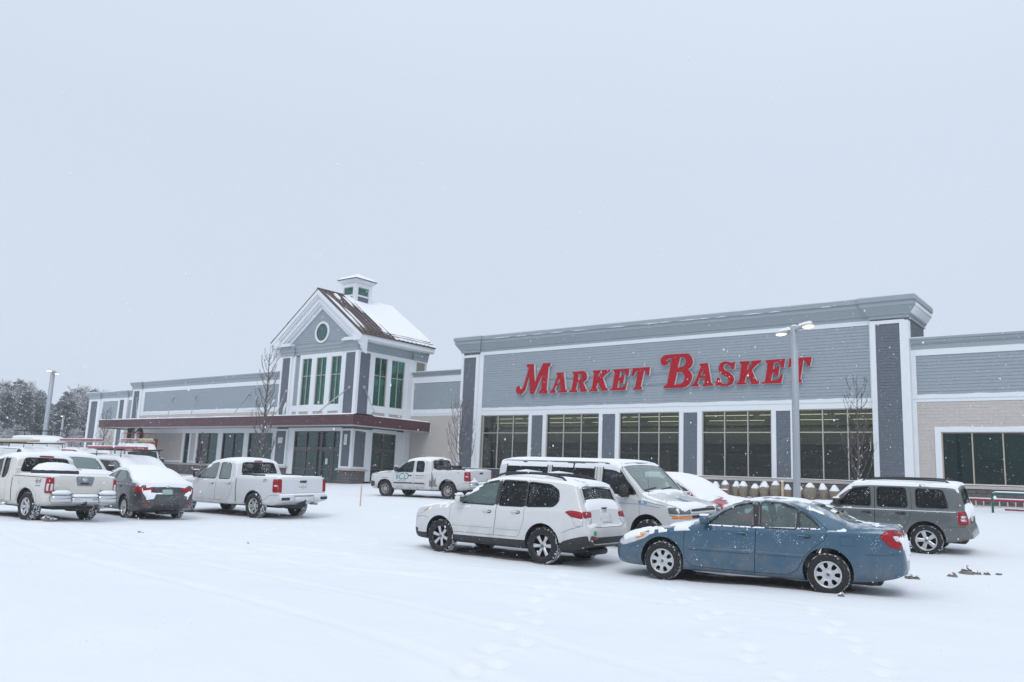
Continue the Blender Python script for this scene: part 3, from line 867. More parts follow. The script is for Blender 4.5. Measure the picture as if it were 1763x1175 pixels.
# cupola
cu0, cu1, cv0, cv1 = XC - .78, XC + .78, 37.47, 39.03
c_ = MB(); zc0, zc1 = 12.9, 14.98
for (a, b) in ((cu0, cv0), (cu1, cv0), (cu1, cv1), (cu0, cv1)):
    sx, sy = (1 if a < XC else -1), (1 if b < 38.25 else -1)
    c_.box(a, a + sx * .27, b, b + sy * .27, zc0, zc1)
for (a, b, z0, z1) in ((.05, 0, 14.68, 14.98), (.04, 0, 13.98, 14.08)):
    c_.box(cu0 + .27, cu1 - .27, cv0 + a - .03, cv0 + .3, z0, z1); c_.box(cu0 + .27, cu1 - .27, cv1 - .3, cv1 - a + .03, z0, z1)
    c_.box(cu0 + a - .03, cu0 + .3, cv0 + .27, cv1 - .27, z0, z1); c_.box(cu1 - .3, cu1 - a + .03, cv0 + .27, cv1 - .27, z0, z1)
c_.sweep([(cu0, cv1), (cu0, cv0), (cu1, cv0), (cu1, cv1), (cu0, cv1 + .001)], [(-.05, 14.98), (.08, 14.98), (.13, 15.08), (.18, 15.10), (.18, 15.2), (-.05, 15.2)], 0)
cup = bb(c_, 'cupola', M['trim'])
c_ = MB()
shingles(c_, front(cv0 + .06), cu0 + .27, cu1 - .27, 12.9, 13.98, .135, .2, 0, 61); shingles(c_, right(cu1 - .06), cv0 + .27, cv1 - .27, 12.9, 13.98, .135, .2, 0, 62)
c_.build('cupola_shingle', M['shingle_dark'], cup, BR, 'stuff')
for F_, a, b in ((front(cv0 + .10), cu0 + .27, cu1 - .27), (right(cu1 - .10), cv0 + .27, cv1 - .27), (lambda u, w, z: (u, cv1 - .10 + w, z), cu0 + .27, cu1 - .27), (lambda u, w, z: (cu0 + .10 - w, u, z), cv0 + .27, cv1 - .27)):
    c_ = MB(); c_.fbox(F_, a, b, -.01, 0, 14.08, 14.68); c_.build('pane', M['glass_cupola'], cup, BR)
    c_ = MB(); c_.fbox(F_, a, a + .05, -.02, .03, 14.08, 14.68); c_.fbox(F_, b - .05, b, -.02, .03, 14.08, 14.68); c_.fbox(F_, a + .05, b - .05, -.02, .03, 14.62, 14.68); c_.fbox(F_, a + .05, b - .05, -.02, .03, 14.08, 14.13)
    c_.build('sash', M['mullion'], cup, BR)
c_ = MB(); h_ = 1.02
def pyr(mb, h, z0, z1, thick):
    mb.add([(XC - h, 38.25 - h, z0), (XC + h, 38.25 - h, z0), (XC + h, 38.25 + h, z0), (XC - h, 38.25 + h, z0), (XC - h, 38.25 - h, z0 + thick), (XC + h, 38.25 - h, z0 + thick), (XC + h, 38.25 + h, z0 + thick), (XC - h, 38.25 + h, z0 + thick), (XC, 38.25, z1)],
           [(0, 3, 2, 1), (0, 1, 5, 4), (1, 2, 6, 5), (2, 3, 7, 6), (3, 0, 4, 7), (4, 5, 8), (5, 6, 8), (6, 7, 8), (7, 4, 8)])
pyr(c_, h_, 15.201, 15.70, .05); c_.build('cupola_roof', M['brown_metal'], cup, BR)
c_ = MB(); N_ = 14; vs = []; fs = []
for i in range(N_ + 1):
    for k in range(N_ + 1):
        a, b = -1 + 2 * i / N_, -1 + 2 * k / N_
        mx_ = max(abs(a), abs(b))
        th = .10 * min(1, (1 - mx_) * 7) ** .6 * (1 + .3 * noise.noise(Vector((a * 3, b * 3, 0)))) + .012
        vs.append((XC + a * (h_ - .02), 38.25 + b * (h_ - .02), 15.70 - (.45 * mx_) + th))
for i in range(N_):
    for k in range(N_):
        q = i * (N_ + 1) + k; fs.append((q, q + N_ + 1, q + N_ + 2, q + 1))
c_.add(vs, fs, 0, True); c_.build('cupola_snow', M['snow'], cup, BR)

# ---- tower ground floor ----------------------------------------------------
for a, b, s_ in ((-49.2, -47.75, 71), (-42.11, -40.95, 72)):
    pil(Ft, a, b, .15, 1.80, 4.35, .17, .17, s_)
    core.box(a + .05, b - .05, YT + .0, YT + .6, .2, 4.3)
trim.fbox(Ft, -47.75, -42.11, 0, .10, 4.21, 4.44); core.box(-47.75, -42.11, YT + .02, YT + .3, 4.22, 4.5)
trim.fbox(Ft, -47.75, -47.09, 0, .04, .95, 4.21)
pil(Fs, YT - .145, 36.55, .08, 1.80, 4.35, .2, .16, 73)
core.box(XR - .5, XR - .02, YT + .1, 36.5, .2, 4.4); core.box(XR - .3, XR - .01, 39.15, 42, .2, 4.5); core.box(XR - .3, XR - .012, 36.5, 39.15, 4.22, 4.5)
trim.fbox(Fs, 36.55, 36.95, 0, .10, 1.0, 4.35); trim.fbox(Fs, 36.95, 39.12, 0, .10, 4.21, 4.44); trim.fbox(Fs, 39.12, 39.85, 0, .06, 1.0, 4.4); trim.fbox(Fs, 36.95, 39.12, 0, .04, 4.2, 4.215)
sill.sweep([(-42.2, YT + .3), (-42.2, YT - .15), (XR + .04, YT - .15), (XR + .04, 36.6), (XR - .1, 36.6)], [(-.02, 1.66), (.09, 1.66), (.09, 1.74), (.02, 1.80), (-.02, 1.80)])
sill.sweep([(-49.25, YT + .3), (-49.25, YT - .15), (-47.65, YT - .15), (-47.65, YT + .3)], [(-.02, 1.66), (.09, 1.66), (.09, 1.74), (.02, 1.80), (-.02, 1.80)])

# ---- store windows ---------------------------------------------------------
def window(name, F, u0, u1, z0, z1, us, zs, gm, fm, w=-.09, fr=.05, dep=.09, thick=.012):
    """frame with mullions; every pane is an object"""
    m_ = MB()
    m_.fbox(F, u0, u0 + fr, w - .04, w + dep, z0, z1); m_.fbox(F, u1 - fr, u1, w - .04, w + dep, z0, z1)
    m_.fbox(F, u0 + fr, u1 - fr, w - .04, w + dep - .002, z1 - fr, z1); m_.fbox(F, u0 + fr, u1 - fr, w - .04, w + dep - .002, z0, z0 + fr)
    for u in us: m_.fbox(F, u - fr / 2, u + fr / 2, w - .035, w + dep - .006, z0 + fr, z1 - fr)
    ue = [u0] + list(us) + [u1]
    for z in zs:
        for a, b in zip(ue[:-1], ue[1:]): m_.fbox(F, a + fr * .6, b - fr * .6, w - .03, w + dep - .012, z - fr / 2, z + fr / 2)
    wo = bb(m_, name, fm)
    ze = [z0] + list(zs) + [z1]
    for a, b in zip(ue[:-1], ue[1:]):
        for c, d in zip(ze[:-1], ze[1:]):
            p = MB(); p.fbox(F, a + .02, b - .02, w, w + thick, c + .02, d - .02); p.build('pane', gm, wo, BR)
    return wo
for a, b in ((-33.99, -30.30), (-28.97, -25.24), (-23.90, -20.18), (-18.88, -15.15), (-13.83, -10.35)):
    window('window', Fm, a, b, 2.12, 5.50, (a + (b - a) / 3, a + 2 * (b - a) / 3), (4.38,), M['glass_store'], M['mullion'])
Fr = front(40.3)
window('window', Fr, -7.62, 1.76, 2.13, 4.40, [-6.42 + 1.16 * i for i in range(7)], (), M['glass_teal'], M['mullion_tan'])
for (a, b) in fw: window('tower_window', Ft, a, b, zb_, zt_, ((a + b) / 2,), (8.02,), M['glass_green'], M['mullion'], -.06, .045, .08)
for (a, b) in sw: window('tower_window', Fs, a, b, zb_, zt_, ((a + b) / 2,), (8.02,), M['glass_green'], M['mullion'], -.06, .045, .08)
FL = front(YL)
for (a, b, c, d) in holes:
    window('window', FL, a, b, c, d, ((a + b) / 2,) if b - a > 1 else (), () if b - a > 1 else (2.75,), M['glass_door'], M['bronze'])
# ---- sliding doors ---------------------------------------------------------
def entrance(F, us, u_leaf, z0, zh, z1):
    m_ = MB()
    for u in us: m_.fbox(F, u - .05, u + .05, -.14, .02, z0, z1)
    for a, b in zip(us[:-1], us[1:]):
        m_.fbox(F, a + .05, b - .05, -.13, .018, zh - .07, zh + .10); m_.fbox(F, a + .05, b - .05, -.13, .018, z1 - .07, z1)
    eo = bb(m_, 'entrance_door', M['bronze'])
    for a, b in zip(us[:-1], us[1:]):
        p = MB(); p.fbox(F, a + .03, b - .03, -.07, -.058, zh + .08, z1 - .05); p.build('transom_pane', M['glass_door'], eo, BR)
        if b - a > .6:
            l_ = MB(); w_ = -.045
            l_.fbox(F, a + .055, a + .12, w_, .03, z0, zh - .075); l_.fbox(F, b - .12, b - .055, w_, .03, z0, zh - .075)
            for (c, d) in ((z0, z0 + .14), (z0 + .82, z0 + .90), (zh - .15, zh - .075)): l_.fbox(F, a + .12, b - .12, w_, .028, c, d)
            l_.build('door_leaf', M['bronze'], eo, BR)
            for (c, d) in ((z0 + .14, z0 + .82), (z0 + .90, zh - .15)):
                p = MB(); p.fbox(F, a + .11, b - .11, -.01, .0, c, d); p.build('door_pane', M['glass_door'], eo, BR)
        else:
            p = MB(); p.fbox(F, a + .03, b - .03, -.07, -.058, z0, zh - .06); p.build('door_pane', M['glass_door'], eo, BR)
    return eo
ent = entrance(Ft, [-47.05, -45.80, -44.59, -44.11, -42.95, -42.14], 0, .80, 3.02, 4.21)
entrance(Fs, [36.97, 38.03, 39.12], 0, .95, 3.10, 4.20)
# painted 8 on the door, notices on the piers
def text_mesh(txt, size, shear=0.0, ext=0.0, bold=0.0):
    cu = bpy.data.curves.new('lettering', 'FONT'); cu.body = txt; cu.size = size; cu.shear = shear; cu.extrude = ext; cu.offset = bold
    cu.align_x = 'CENTER'; cu.align_y = 'CENTER'; cu.resolution_u = 3
    o = bpy.data.objects.new('lettering', cu); COL.objects.link(o)
    me = bpy.data.meshes.new_from_object(o.evaluated_get(bpy.context.evaluated_depsgraph_get()))
    bpy.data.objects.remove(o); bpy.data.curves.remove(cu)
    return me
me = text_mesh('8', .52, 0, .003, .012)
for v in me.vertices: v.co = Vector((-43.5 + v.co.x, YT - .012 - v.co.z, 2.18 + v.co.y)) - BR
me.materials.clear(); me.materials.append(M['paper']); link('door_number', me, ent)
for (u0, u1, z0, z1) in ((-41.72, -41.43, 3.3, 3.98), (-48.75, -48.25, 3.35, 3.75)):
    p = MB(); p.fbox(Ft, u0, u1, .14, .16, z0, z1); nt = bb(p, 'notice', M['paper'])
    p = MB()
    for q in range(4): p.fbox(Ft, u0 + .05, u1 - .05, .1601, .1615, z1 - .12 - q * .13, z1 - .09 - q * .13)
    p.build('notice_print', M['grey_print'], nt, BR)

# ---- canopy ----------------------------------------------------------------
cx0, cx1, cy0, cz0, cz1 = -72.0, -39.0, 33.56, 4.48, 5.10
cm = MB()
path = [(cx0, 36.4), (cx0, cy0), (cx1, cy0), (cx1, 40.35)]
cm.sweep(path, [(-.12, cz0), (0, cz0), (0, cz0 + .12), (.015, cz0 + .13), (.015, cz1 - .16), (.03, cz1 - .15), (.03, cz1), (-.12, cz1)])
can = bb(cm, 'canopy', M['maroon'])
for i in range(12):                       # joints between the fascia panels
    x = cx0 + 2.7 * (i + .5)
    cm = MB(); cm.box(x - .012, x + .012, cy0 - .034, cy0 - .03, cz0 + .005, cz1 - .004); cm.build('fascia_joint', M['black_plastic'], can, BR)
for y in (35.6, 37.9):
    cm = MB(); cm.box(cx1 + .03, cx1 + .034, y - .012, y + .012, cz0 + .005, cz1 - .004); cm.build('fascia_joint', M['black_plastic'], can, BR)
cm = MB(); cm.box(cx0 + .1, cx1 - .1, cy0 + .1, YT - .17, cz0 + .03, cz0 + .10); cm.box(XR + .17, cx1 - .1, YT - .17, 40.3, cz0 + .03, cz0 + .10); cm.box(cx0 + .1, -49.3, YT - .17, YL - .06, cz0 + .03, cz0 + .10)
cm.sweep([(cx0 + .02, 36.4), (cx0 + .02, cy0 + .02), (cx1 - .02, cy0 + .02), (cx1 - .02, 40.35)], [(-.25, cz0 - .06), (-.03, cz0 - .06), (-.03, cz0 + .01), (-.25, cz0 + .03)])
cm.build('canopy_soffit', M['soffit'], can, BR)
cm = MB(); cm.box(cx1 - .02, cx1 + .05, 40.352, 40.40, cz0 - .02, cz1 + .02); cm.box(cx0 - .03, cx0 + .02, 36.40, 36.49, cz0 - .02, cz1 + .02)
cm.build('canopy_edge', M['trim'], can, BR)
cm = MB()
vs, fs = [], []
def ctop(u0, u1, v0, v1, nu, nv):
    b0 = len(vs)
    for i in range(nu + 1):
        for k in range(nv + 1):
            x, y = u0 + (u1 - u0) * i / nu, v0 + (v1 - v0) * k / nv
            ed = min(i, nu - i, 1) if False else 1
            e_ = 0 if k == 0 else 1
            vs.append((x, y, cz1 + .012 + e_ * (.085 + .035 * noise.noise(Vector((x * .7, y * .7, 5))) + .02 * noise.noise(Vector((x * 2.3, y * 2, 2))))))
    for i in range(nu):
        for k in range(nv):
            q = b0 + i * (nv + 1) + k; fs.append((q, q + nv + 1, q + nv + 2, q + 1))
ctop(cx0 - .02, cx1 + .02, cy0 - .04, YT - .14, 130, 7)
for (a, b, c, d) in ((XR + .14, cx1 + .03, YT - .14, 40.33), ):
    b0 = len(vs); nu, nv = 7, 20
    for i in range(nu + 1):
        for k in range(nv + 1):
            x, y = a + (b - a) * i / nu, c + (d - c) * k / nv
            vs.append((x, y, cz1 + .012 + (0 if i == nu else 1) * (.085 + .035 * noise.noise(Vector((x * .7, y * .7, 5))) + .02 * noise.noise(Vector((x * 2.3, y * 2, 2))))))
    for i in range(nu):
        for k in range(nv):
            q = b0 + i * (nv + 1) + k; fs.append((q, q + nv + 1, q + nv + 2, q + 1))
cm.add(vs, fs, 0, True); cm.box(cx0 + .05, -49.3, YT - .14, YL - .02, cz1, cz1 + .09)
cm.build('canopy_snow', M['snow'], can, BR)
rods = [((-71.5, 36.35, 7.2), (-67.0, 34.0)), ((-65.46, 36.47, 7.18), (-62.3, 34.0)), ((-62.05, 36.47, 7.17), (-58.8, 34.0)), ((-54.48, 36.47, 7.15), (-52.9, 34.0)),
        ((-48.5, 35.22, 7.0), (-47.75, 33.75)), ((-41.5, 35.22, 7.04), (-41.6, 33.8)), ((-40.97, 36.1, 7.1), (-39.2, 35.9))]
rods = [((-71.4, 36.34, 7.22), (-66.02, 33.75)), ((-65.46, 36.47, 7.18), (-61.3, 33.75)), ((-62.05, 36.47, 7.17), (-57.9, 33.75)), ((-54.48, 36.47, 7.15), (-52.5, 33.75)),
        ((-48.3, 35.24, 7.0), (-47.2, 33.75)), ((-41.6, 35.24, 7.04), (-43.0, 33.75)), ((-40.96, 36.0, 7.1), (-39.2, 35.6))]
for (p, q) in rods:
    m_ = MB(); q = (q[0], q[1], 5.14)
    P, Q = Vector(p), Vector(q)
    m_.tube([P, Q], .035, 8)
    for f in (.33, .62): m_.tube([P.lerp(Q, f - .02), P.lerp(Q, f + .02)], .055, 8)
    if p[1] > 36.2 or p[1] < 35.5: m_.lathe([(0, -.05), (.11, -.045), (.14, 0), (0, 0)], 14, 'y', 0, (p[0], p[1] + .02, p[2]))
    else: m_.lathe([(0, .05), (.11, .045), (.14, 0), (0, 0)], 14, 'x', 0, (p[0] - .01, p[1], p[2]))
    m_.tube([Q - Vector((0, 0, .04)), Q + Vector((0, 0, .1))], .06, 8)
    m_.build('canopy_rod', M['steel'], can, BR)
# stray vent pipes lying on the canopy roof
m_ = MB(); m_.tube([(-48.9, 34.2, 5.2), (-48.85, 34.2, 5.55), (-48.55, 34.2, 5.95), (-48.1, 34.2, 6.25)], .085, 8); m_.tube([(-47.1, 34.3, 5.2), (-47.05, 34.3, 5.7), (-46.85, 34.3, 6.05)], .085, 8)
m_.build('vent_pipe', M['trim'], can, BR)

bb(core, 'wall', M['mortar'])
bb(siding, 'clapboard', M['siding'], kind='stuff')
bb(shd, 'slate_shingle', M['shingle_dark'], kind='stuff')
bb(shb, 'beige_shingle', M['shingle_beige'], kind='stuff')
bb(trim, 'trim_board', M['trim'])
bb(corn, 'cornice', M['cornice'])
bb(sill, 'stone_sill', M['sill'])
bb(snowcap, 'parapet_snow', M['snow'])

# ---- masonry foot: blocks laid one by one where they can be told apart -----
mas = MB()
mas.box(-36.0, -8.8, Y0 + .0, Y0 + .012, .4, 1.97); mas.box(-8.8, 7.5, 40.295, 40.312, .4, 1.97)
mas.box(-42.15, XR - .02, YT - .03, YT + .1, .5, 1.67); mas.box(XR - .1, XR - .03, YT - .02, 36.5, .5, 1.67)
mas.box(-49.2, -47.7, YT - .03, YT + .1, .5, 1.67); mas.box(-70.7, -49.2, YL - .03, YL + .01, .3, 1.63)
maso = bb(mas, 'masonry_foot', M['mortar'])
BLK = MB(); BLK.bbox(-.193, .193, -.03, .03, -.094, .094, .008)
blk_me = BLK.mesh('block', M['block'])
rest = MB(); nblk = [0]
def lay(F, u0, u1, z0, z1, rotz=0.0, single=True, seed=0):
    rr = random.Random(seed); row = 0; z = z1 - .10
    while z > z0 - .1:
        u = u0 - (.2 if row % 2 else 0)
        while u < u1 - .02:
            a, b = max(u, u0), min(u + .4, u1)
            if b - a > .05:
                x, y, zz = F((a + b) / 2, .02 + rr.uniform(-.003, .003), z)
                if single and nblk[0] < 298:
                    o = link('block', blk_me, maso); o.location = Vector((x, y, zz)) - BR; o.rotation_euler = (0, 0, rotz); o.scale = ((b - a - .012) / .386, 1, 1); nblk[0] += 1
                else:
                    rest.fbox(F, a + .006, b - .006, -.01, .05, z - .094, z + .094)
            u += .4
        z -= .2; row += 1
lay(front(40.28), -8.75, -2.5, 1.0, 1.965, 0, True, 1)
lay(front(YT - .04), -42.15, XR, .7, 1.66, 0, True, 2)
lay(right(XR - .02), YT - .05, 36.5, .7, 1.66, math.pi / 2, True, 3)
lay(front(YT - .04), -49.2, -47.7, .7, 1.66, 0, True, 4)
lay(front(Y0 - .02), -20.2, -8.85, 1.0, 1.965, 0, True, 5)
lay(front(Y0 - .02), -36.0, -20.2, .6, 1.965, 0, False, 6); lay(front(YL - .04), -70.7, -49.2, .5, 1.62, 0, False, 7); lay(front(40.28), -2.5, 7.5, 1.0, 1.965, 0, False, 8)
rest.build('more_block', M['block'], maso, BR, 'stuff')

# ---- rooms behind the glass ------------------------------------------------
rm = MB()
rm.box(-40.6, -9.2, 40.8, 58, .9, 1.15, 0)            # floor
rm.box(-40.6, -9.2, 57.8, 58, 1.15, 6.2, 1)           # back wall
rm.box(-40.6, -9.2, 40.8, 58, 6.2, 6.3, 2)            # ceiling
rm.box(-40.7, -40.6, 40.8, 58, .9, 6.3, 1); rm.box(-9.2, -9.1, 40.66, 58, .9, 6.3, 1)
rm.box(-40.6, -9.2, 46.0, 46.4, 4.15, 6.2, 3)         # bulkhead
rm.box(-40.6, -9.2, 45.94, 45.999, 5.1, 5.2, 1)
rm.box(-40.6, -9.2, 47.2, 47.4, 3.50, 3.64, 4)        # timber strip under it
rm.box(-31, -9.2, 49.5, 50.5, 1.15, 2.9, 5)           # shelving
rm.box(-24, -23.6, 45.2, 45.6, 1.15, 3.6, 4)
for i in range(9): rm.box(-34.5 + i * 2.9, -33.4 + i * 2.9, 43.6, 44.6, 1.15, 1.9 + .35 * ((i * 7) % 3), 5)
for i in range(-1, 6): rm.box(-34 + i * 4.1, -30.3 + i * 4.1, 44.6, 44.72, 5.66, 5.68, 6); rm.box(-33.4 + i * 4.1, -30.0 + i * 4.1, 45.6, 45.7, 5.45, 5.47, 6)
for i in range(6): rm.box(-33 + i * 4.1, -30.6 + i * 4.1, 52.6, 52.75, 5.75, 5.82, 6)
bb(rm, 'shop_floor', [M['int_floor'], M['int_dark'], M['int_dark'], M['int_olive'], M['int_wood'], M['int_shelf'], M['lamp_int']])
rm = MB()
rm.box(-8.6, 7, 40.66, 48, .9, 1.15, 0); rm.box(-8.6, 7, 44.0, 44.2, 1.15, 5, 1); rm.box(-8.6, 7, 40.66, 48, 4.9, 5, 1); rm.box(-8.7, -8.6, 40.66, 48, .9, 5, 1); rm.box(7, 7.1, 40.66, 48, .9, 5, 1)
for i in range(8): rm.box(-8.2 + i * 1.7, -7.3 + i * 1.7, 42.6, 43.2, 1.15, 2.3 + .5 * ((i * 5) % 3), 2)
bb(rm, 'side_room', [M['int_floor'], M['int_teal'], M['int_dark']])
rm = MB()
rm.box(XL + .4, XR - .35, YT + .9, YT + 1.0, 5.2, 10, 0); rm.box(XR - 1.2, XR - 1.1, YT + .9, YB - .4, 5.2, 10, 0); rm.box(XL + .35, XR - .32, YT + .32, YB - .35, 5.0, 5.1, 0)
bb(rm, 'tower_room', [M['int_green']])
rm = MB()
rm.box(XL + .1, XR - .3, YT + .3, 42, .6, .79, 0); rm.box(XL + .1, XR - .35, 39.8, 40, .8, 4.6, 1); rm.box(XL + .1, XR - .3, YT + .3, 42, 4.5, 4.6, 1); rm.box(XL, XL + .1, YT + .6, 42, .7, 4.6, 1)
rm.box(-72, -49.3, 40.8, 41, .6, 5.4, 1); rm.box(-72, -49.3, YL + .31, 41, .5, .7, 0); rm.box(-72, -49.3, YL + .31, 41, 5.0, 5.1, 1)
for x, h in ((-57.2, 2.6), (-56.3, 2.9), (-55.75, 2.3), (-53.6, 2.0)): rm.box(x, x + .22, 38.2, 38.6, .7, .7 + h, 2)
for i in range(4): rm.box(-60 + i * 5, -58 + i * 5, 38.6, 38.72, 4.6, 4.66, 3)
for i in range(3): rm.box(-47.5 + i * 2.1, -46 + i * 2.1, 37.6, 38.4, .8, 1.8 + .3 * i, 4)
bb(rm, 'lobby', [M['int_floor'], M['int_dark'], M['yellow_wood'], M['lamp_int'], M['int_shelf']])

# ---- sign ------------------------------------------------------------------
LETTERS = [
    ('M', [(-30.45, 8.58), (-29.91, 8.57), (-29.79, 7.45), (-29.21, 8.58), (-28.63, 8.57), (-28.68, 8.37), (-28.79, 8.34), (-28.89, 6.92), (-28.79, 6.90), (-28.80, 6.73), (-29.48, 6.73), (-29.44, 6.89), (-29.31, 6.92), (-29.24, 7.91), (-29.83, 6.72), (-30.12, 6.73), (-30.22, 7.88), (-30.49, 7.01), (-30.61, 6.84), (-30.80, 6.72), (-31.00, 6.74), (-31.19, 6.86), (-31.24, 7.03), (-31.18, 7.20), (-31.02, 7.28), (-30.92, 7.24), (-30.93, 7.13), (-30.85, 7.06), (-30.75, 7.07), (-30.68, 7.14), (-30.63, 7.30), (-30.31, 8.28), (-30.32, 8.35), (-30.43, 8.39)], []),
    ('A', [(-28.18, 7.95), (-27.67, 7.95), (-27.50, 6.91), (-27.38, 6.86), (-27.39, 6.75), (-28.03, 6.74), (-28.01, 6.83), (-27.86, 6.89), (-27.87, 7.17), (-28.20, 7.17), (-28.30, 6.96), (-28.21, 6.87), (-28.23, 6.75), (-28.67, 6.74), (-28.63, 6.85), (-28.47, 6.92), (-28.11, 7.79), (-28.19, 7.84)], [[(-27.95, 7.64), (-27.89, 7.33), (-28.12, 7.30)]]),
    ('R', [(-27.04, 7.96), (-26.26, 7.97), (-26.12, 7.91), (-26.02, 7.77), (-26.00, 7.58), (-26.06, 7.43), (-26.19, 7.34), (-26.27, 7.31), (-26.05, 6.88), (-25.97, 6.86), (-25.99, 6.74), (-26.40, 6.73), (-26.58, 7.35), (-26.67, 7.29), (-26.76, 6.89), (-26.65, 6.83), (-26.67, 6.73), (-27.26, 6.73), (-27.21, 6.81), (-27.06, 6.89), (-26.92, 7.81), (-27.02, 7.84)], [[(-26.55, 7.81), (-26.40, 7.80), (-26.32, 7.71), (-26.34, 7.56), (-26.42, 7.46), (-26.63, 7.43)]]),
    ('K', [(-25.61, 7.96), (-25.07, 7.96), (-25.12, 7.83), (-25.20, 7.77), (-25.23, 7.54), (-24.98, 7.81), (-25.02, 7.87), (-24.98, 7.96), (-24.42, 7.96), (-24.45, 7.85), (-24.61, 7.78), (-24.93, 7.50), (-24.70, 6.93), (-24.57, 6.87), (-24.59, 6.76), (-24.97, 6.74), (-25.00, 6.80), (-25.20, 7.25), (-25.27, 7.21), (-25.36, 6.94), (-25.25, 6.87), (-25.28, 6.74), (-25.83, 6.74), (-25.79, 6.81), (-25.66, 6.88), (-25.52, 7.81), (-25.61, 7.86)], []),
    ('E', [(-24.22, 7.96), (-23.18, 7.95), (-23.24, 7.53), (-23.38, 7.52), (-23.41, 7.70), (-23.49, 7.79), (-23.76, 7.83), (-23.83, 7.47), (-23.64, 7.51), (-23.60, 7.63), (-23.48, 7.64), (-23.57, 7.12), (-23.72, 7.11), (-23.74, 7.25), (-23.87, 7.32), (-23.95, 6.89), (-23.68, 6.91), (-23.48, 6.97), (-23.40, 7.17), (-23.32, 7.18), (-23.41, 6.74), (-24.43, 6.75), (-24.40, 6.83), (-24.27, 6.88), (-24.13, 7.79), (-24.22, 7.85)], []),
    ('T', [(-22.97, 7.97), (-21.88, 7.97), (-21.94, 7.51), (-22.07, 7.51), (-22.08, 7.69), (-22.14, 7.79), (-22.25, 7.82), (-22.45, 6.91), (-22.36, 6.86), (-22.39, 6.73), (-22.96, 6.75), (-22.93, 6.84), (-22.80, 6.87), (-22.62, 7.81), (-22.74, 7.78), (-22.88, 7.60), (-22.91, 7.50), (-23.03, 7.51)], []),
    ('B', [(-21.00, 8.57), (-20.71, 8.60), (-20.20, 8.60), (-19.69, 8.59), (-19.52, 8.54), (-19.37, 8.39), (-19.30, 8.18), (-19.34, 7.97), (-19.45, 7.82), (-19.59, 7.73), (-19.44, 7.59), (-19.34, 7.40), (-19.38, 7.16), (-19.51, 6.93), (-19.70, 6.79), (-19.93, 6.74), (-20.44, 6.75), (-21.05, 6.75), (-21.01, 6.88), (-20.89, 6.93), (-20.83, 7.01), (-20.73, 7.49), (-20.55, 8.37), (-20.71, 8.37), (-20.85, 8.33), (-20.88, 8.24), (-20.75, 8.19), (-20.78, 8.07), (-20.91, 8.01), (-21.07, 8.02), (-21.20, 8.13), (-21.24, 8.30), (-21.20, 8.45)], [[(-20.06, 8.40), (-19.84, 8.40), (-19.74, 8.31), (-19.72, 8.18), (-19.75, 8.03), (-19.88, 7.91), (-20.04, 7.86), (-20.20, 7.86)], [(-20.23, 7.60), (-19.96, 7.61), (-19.83, 7.50), (-19.78, 7.30), (-19.85, 7.10), (-19.96, 6.99), (-20.11, 6.93), (-20.40, 6.93)]]),
    ('A', [(-18.91, 8.00), (-18.45, 8.01), (-18.27, 6.97), (-18.15, 6.89), (-18.17, 6.79), (-18.77, 6.79), (-18.75, 6.87), (-18.63, 6.95), (-18.62, 7.21), (-18.94, 7.23), (-19.05, 6.95), (-18.97, 6.90), (-19.00, 6.79), (-19.39, 6.79), (-19.36, 6.88), (-19.24, 6.94), (-18.83, 7.86), (-18.92, 7.89)], [[(-18.71, 7.68), (-18.66, 7.39), (-18.87, 7.36)]]),
    ('S', [(-16.94, 8.00), (-17.01, 7.61), (-17.13, 7.61), (-17.21, 7.79), (-17.37, 7.89), (-17.52, 7.88), (-17.60, 7.75), (-17.51, 7.60), (-17.23, 7.43), (-17.06, 7.27), (-17.00, 7.07), (-17.09, 6.85), (-17.34, 6.74), (-17.61, 6.76), (-17.82, 6.80), (-18.02, 6.77), (-17.94, 7.21), (-17.80, 7.20), (-17.75, 7.00), (-17.61, 6.88), (-17.42, 6.85), (-17.32, 6.93), (-17.30, 7.05), (-17.40, 7.20), (-17.71, 7.39), (-17.84, 7.56), (-17.86, 7.76), (-17.76, 7.95), (-17.54, 8.04), (-17.32, 8.02), (-17.16, 7.94), (-17.07, 7.98)], []),
    ('K', [(-16.69, 7.99), (-16.15, 7.99), (-16.19, 7.85), (-16.27, 7.79), (-16.32, 7.54), (-16.05, 7.81), (-16.11, 7.88), (-16.07, 7.99), (-15.54, 8.00), (-15.60, 7.87), (-15.76, 7.81), (-16.06, 7.53), (-15.84, 6.99), (-15.68, 6.92), (-15.71, 6.79), (-16.07, 6.78), (-16.29, 7.30), (-16.35, 7.27), (-16.45, 6.92), (-16.34, 6.87), (-16.37, 6.79), (-16.92, 6.80), (-16.88, 6.89), (-16.75, 6.93), (-16.60, 7.83), (-16.70, 7.88)], []),
    ('E', [(-15.33, 7.98), (-14.34, 8.00), (-14.42, 7.57), (-14.55, 7.57), (-14.56, 7.73), (-14.64, 7.83), (-14.91, 7.83), (-14.97, 7.51), (-14.77, 7.56), (-14.74, 7.67), (-14.62, 7.68), (-14.71, 7.16), (-14.85, 7.15), (-14.87, 7.33), (-14.99, 7.36), (-15.08, 6.93), (-14.81, 6.96), (-14.65, 7.03), (-14.56, 7.22), (-14.46, 7.24), (-14.56, 6.79), (-15.54, 6.79), (-15.52, 6.88), (-15.38, 6.92), (-15.23, 7.82), (-15.33, 7.87)], []),
    ('T', [(-14.13, 8.01), (-13.04, 8.01), (-13.13, 7.56), (-13.26, 7.56), (-13.28, 7.76), (-13.37, 7.86), (-13.44, 7.88), (-13.61, 6.96), (-13.53, 6.91), (-13.57, 6.78), (-14.10, 6.78), (-14.06, 6.90), (-13.95, 6.96), (-13.76, 7.86), (-13.90, 7.85), (-14.02, 7.72), (-14.08, 7.55), (-14.21, 7.56)], []),
]
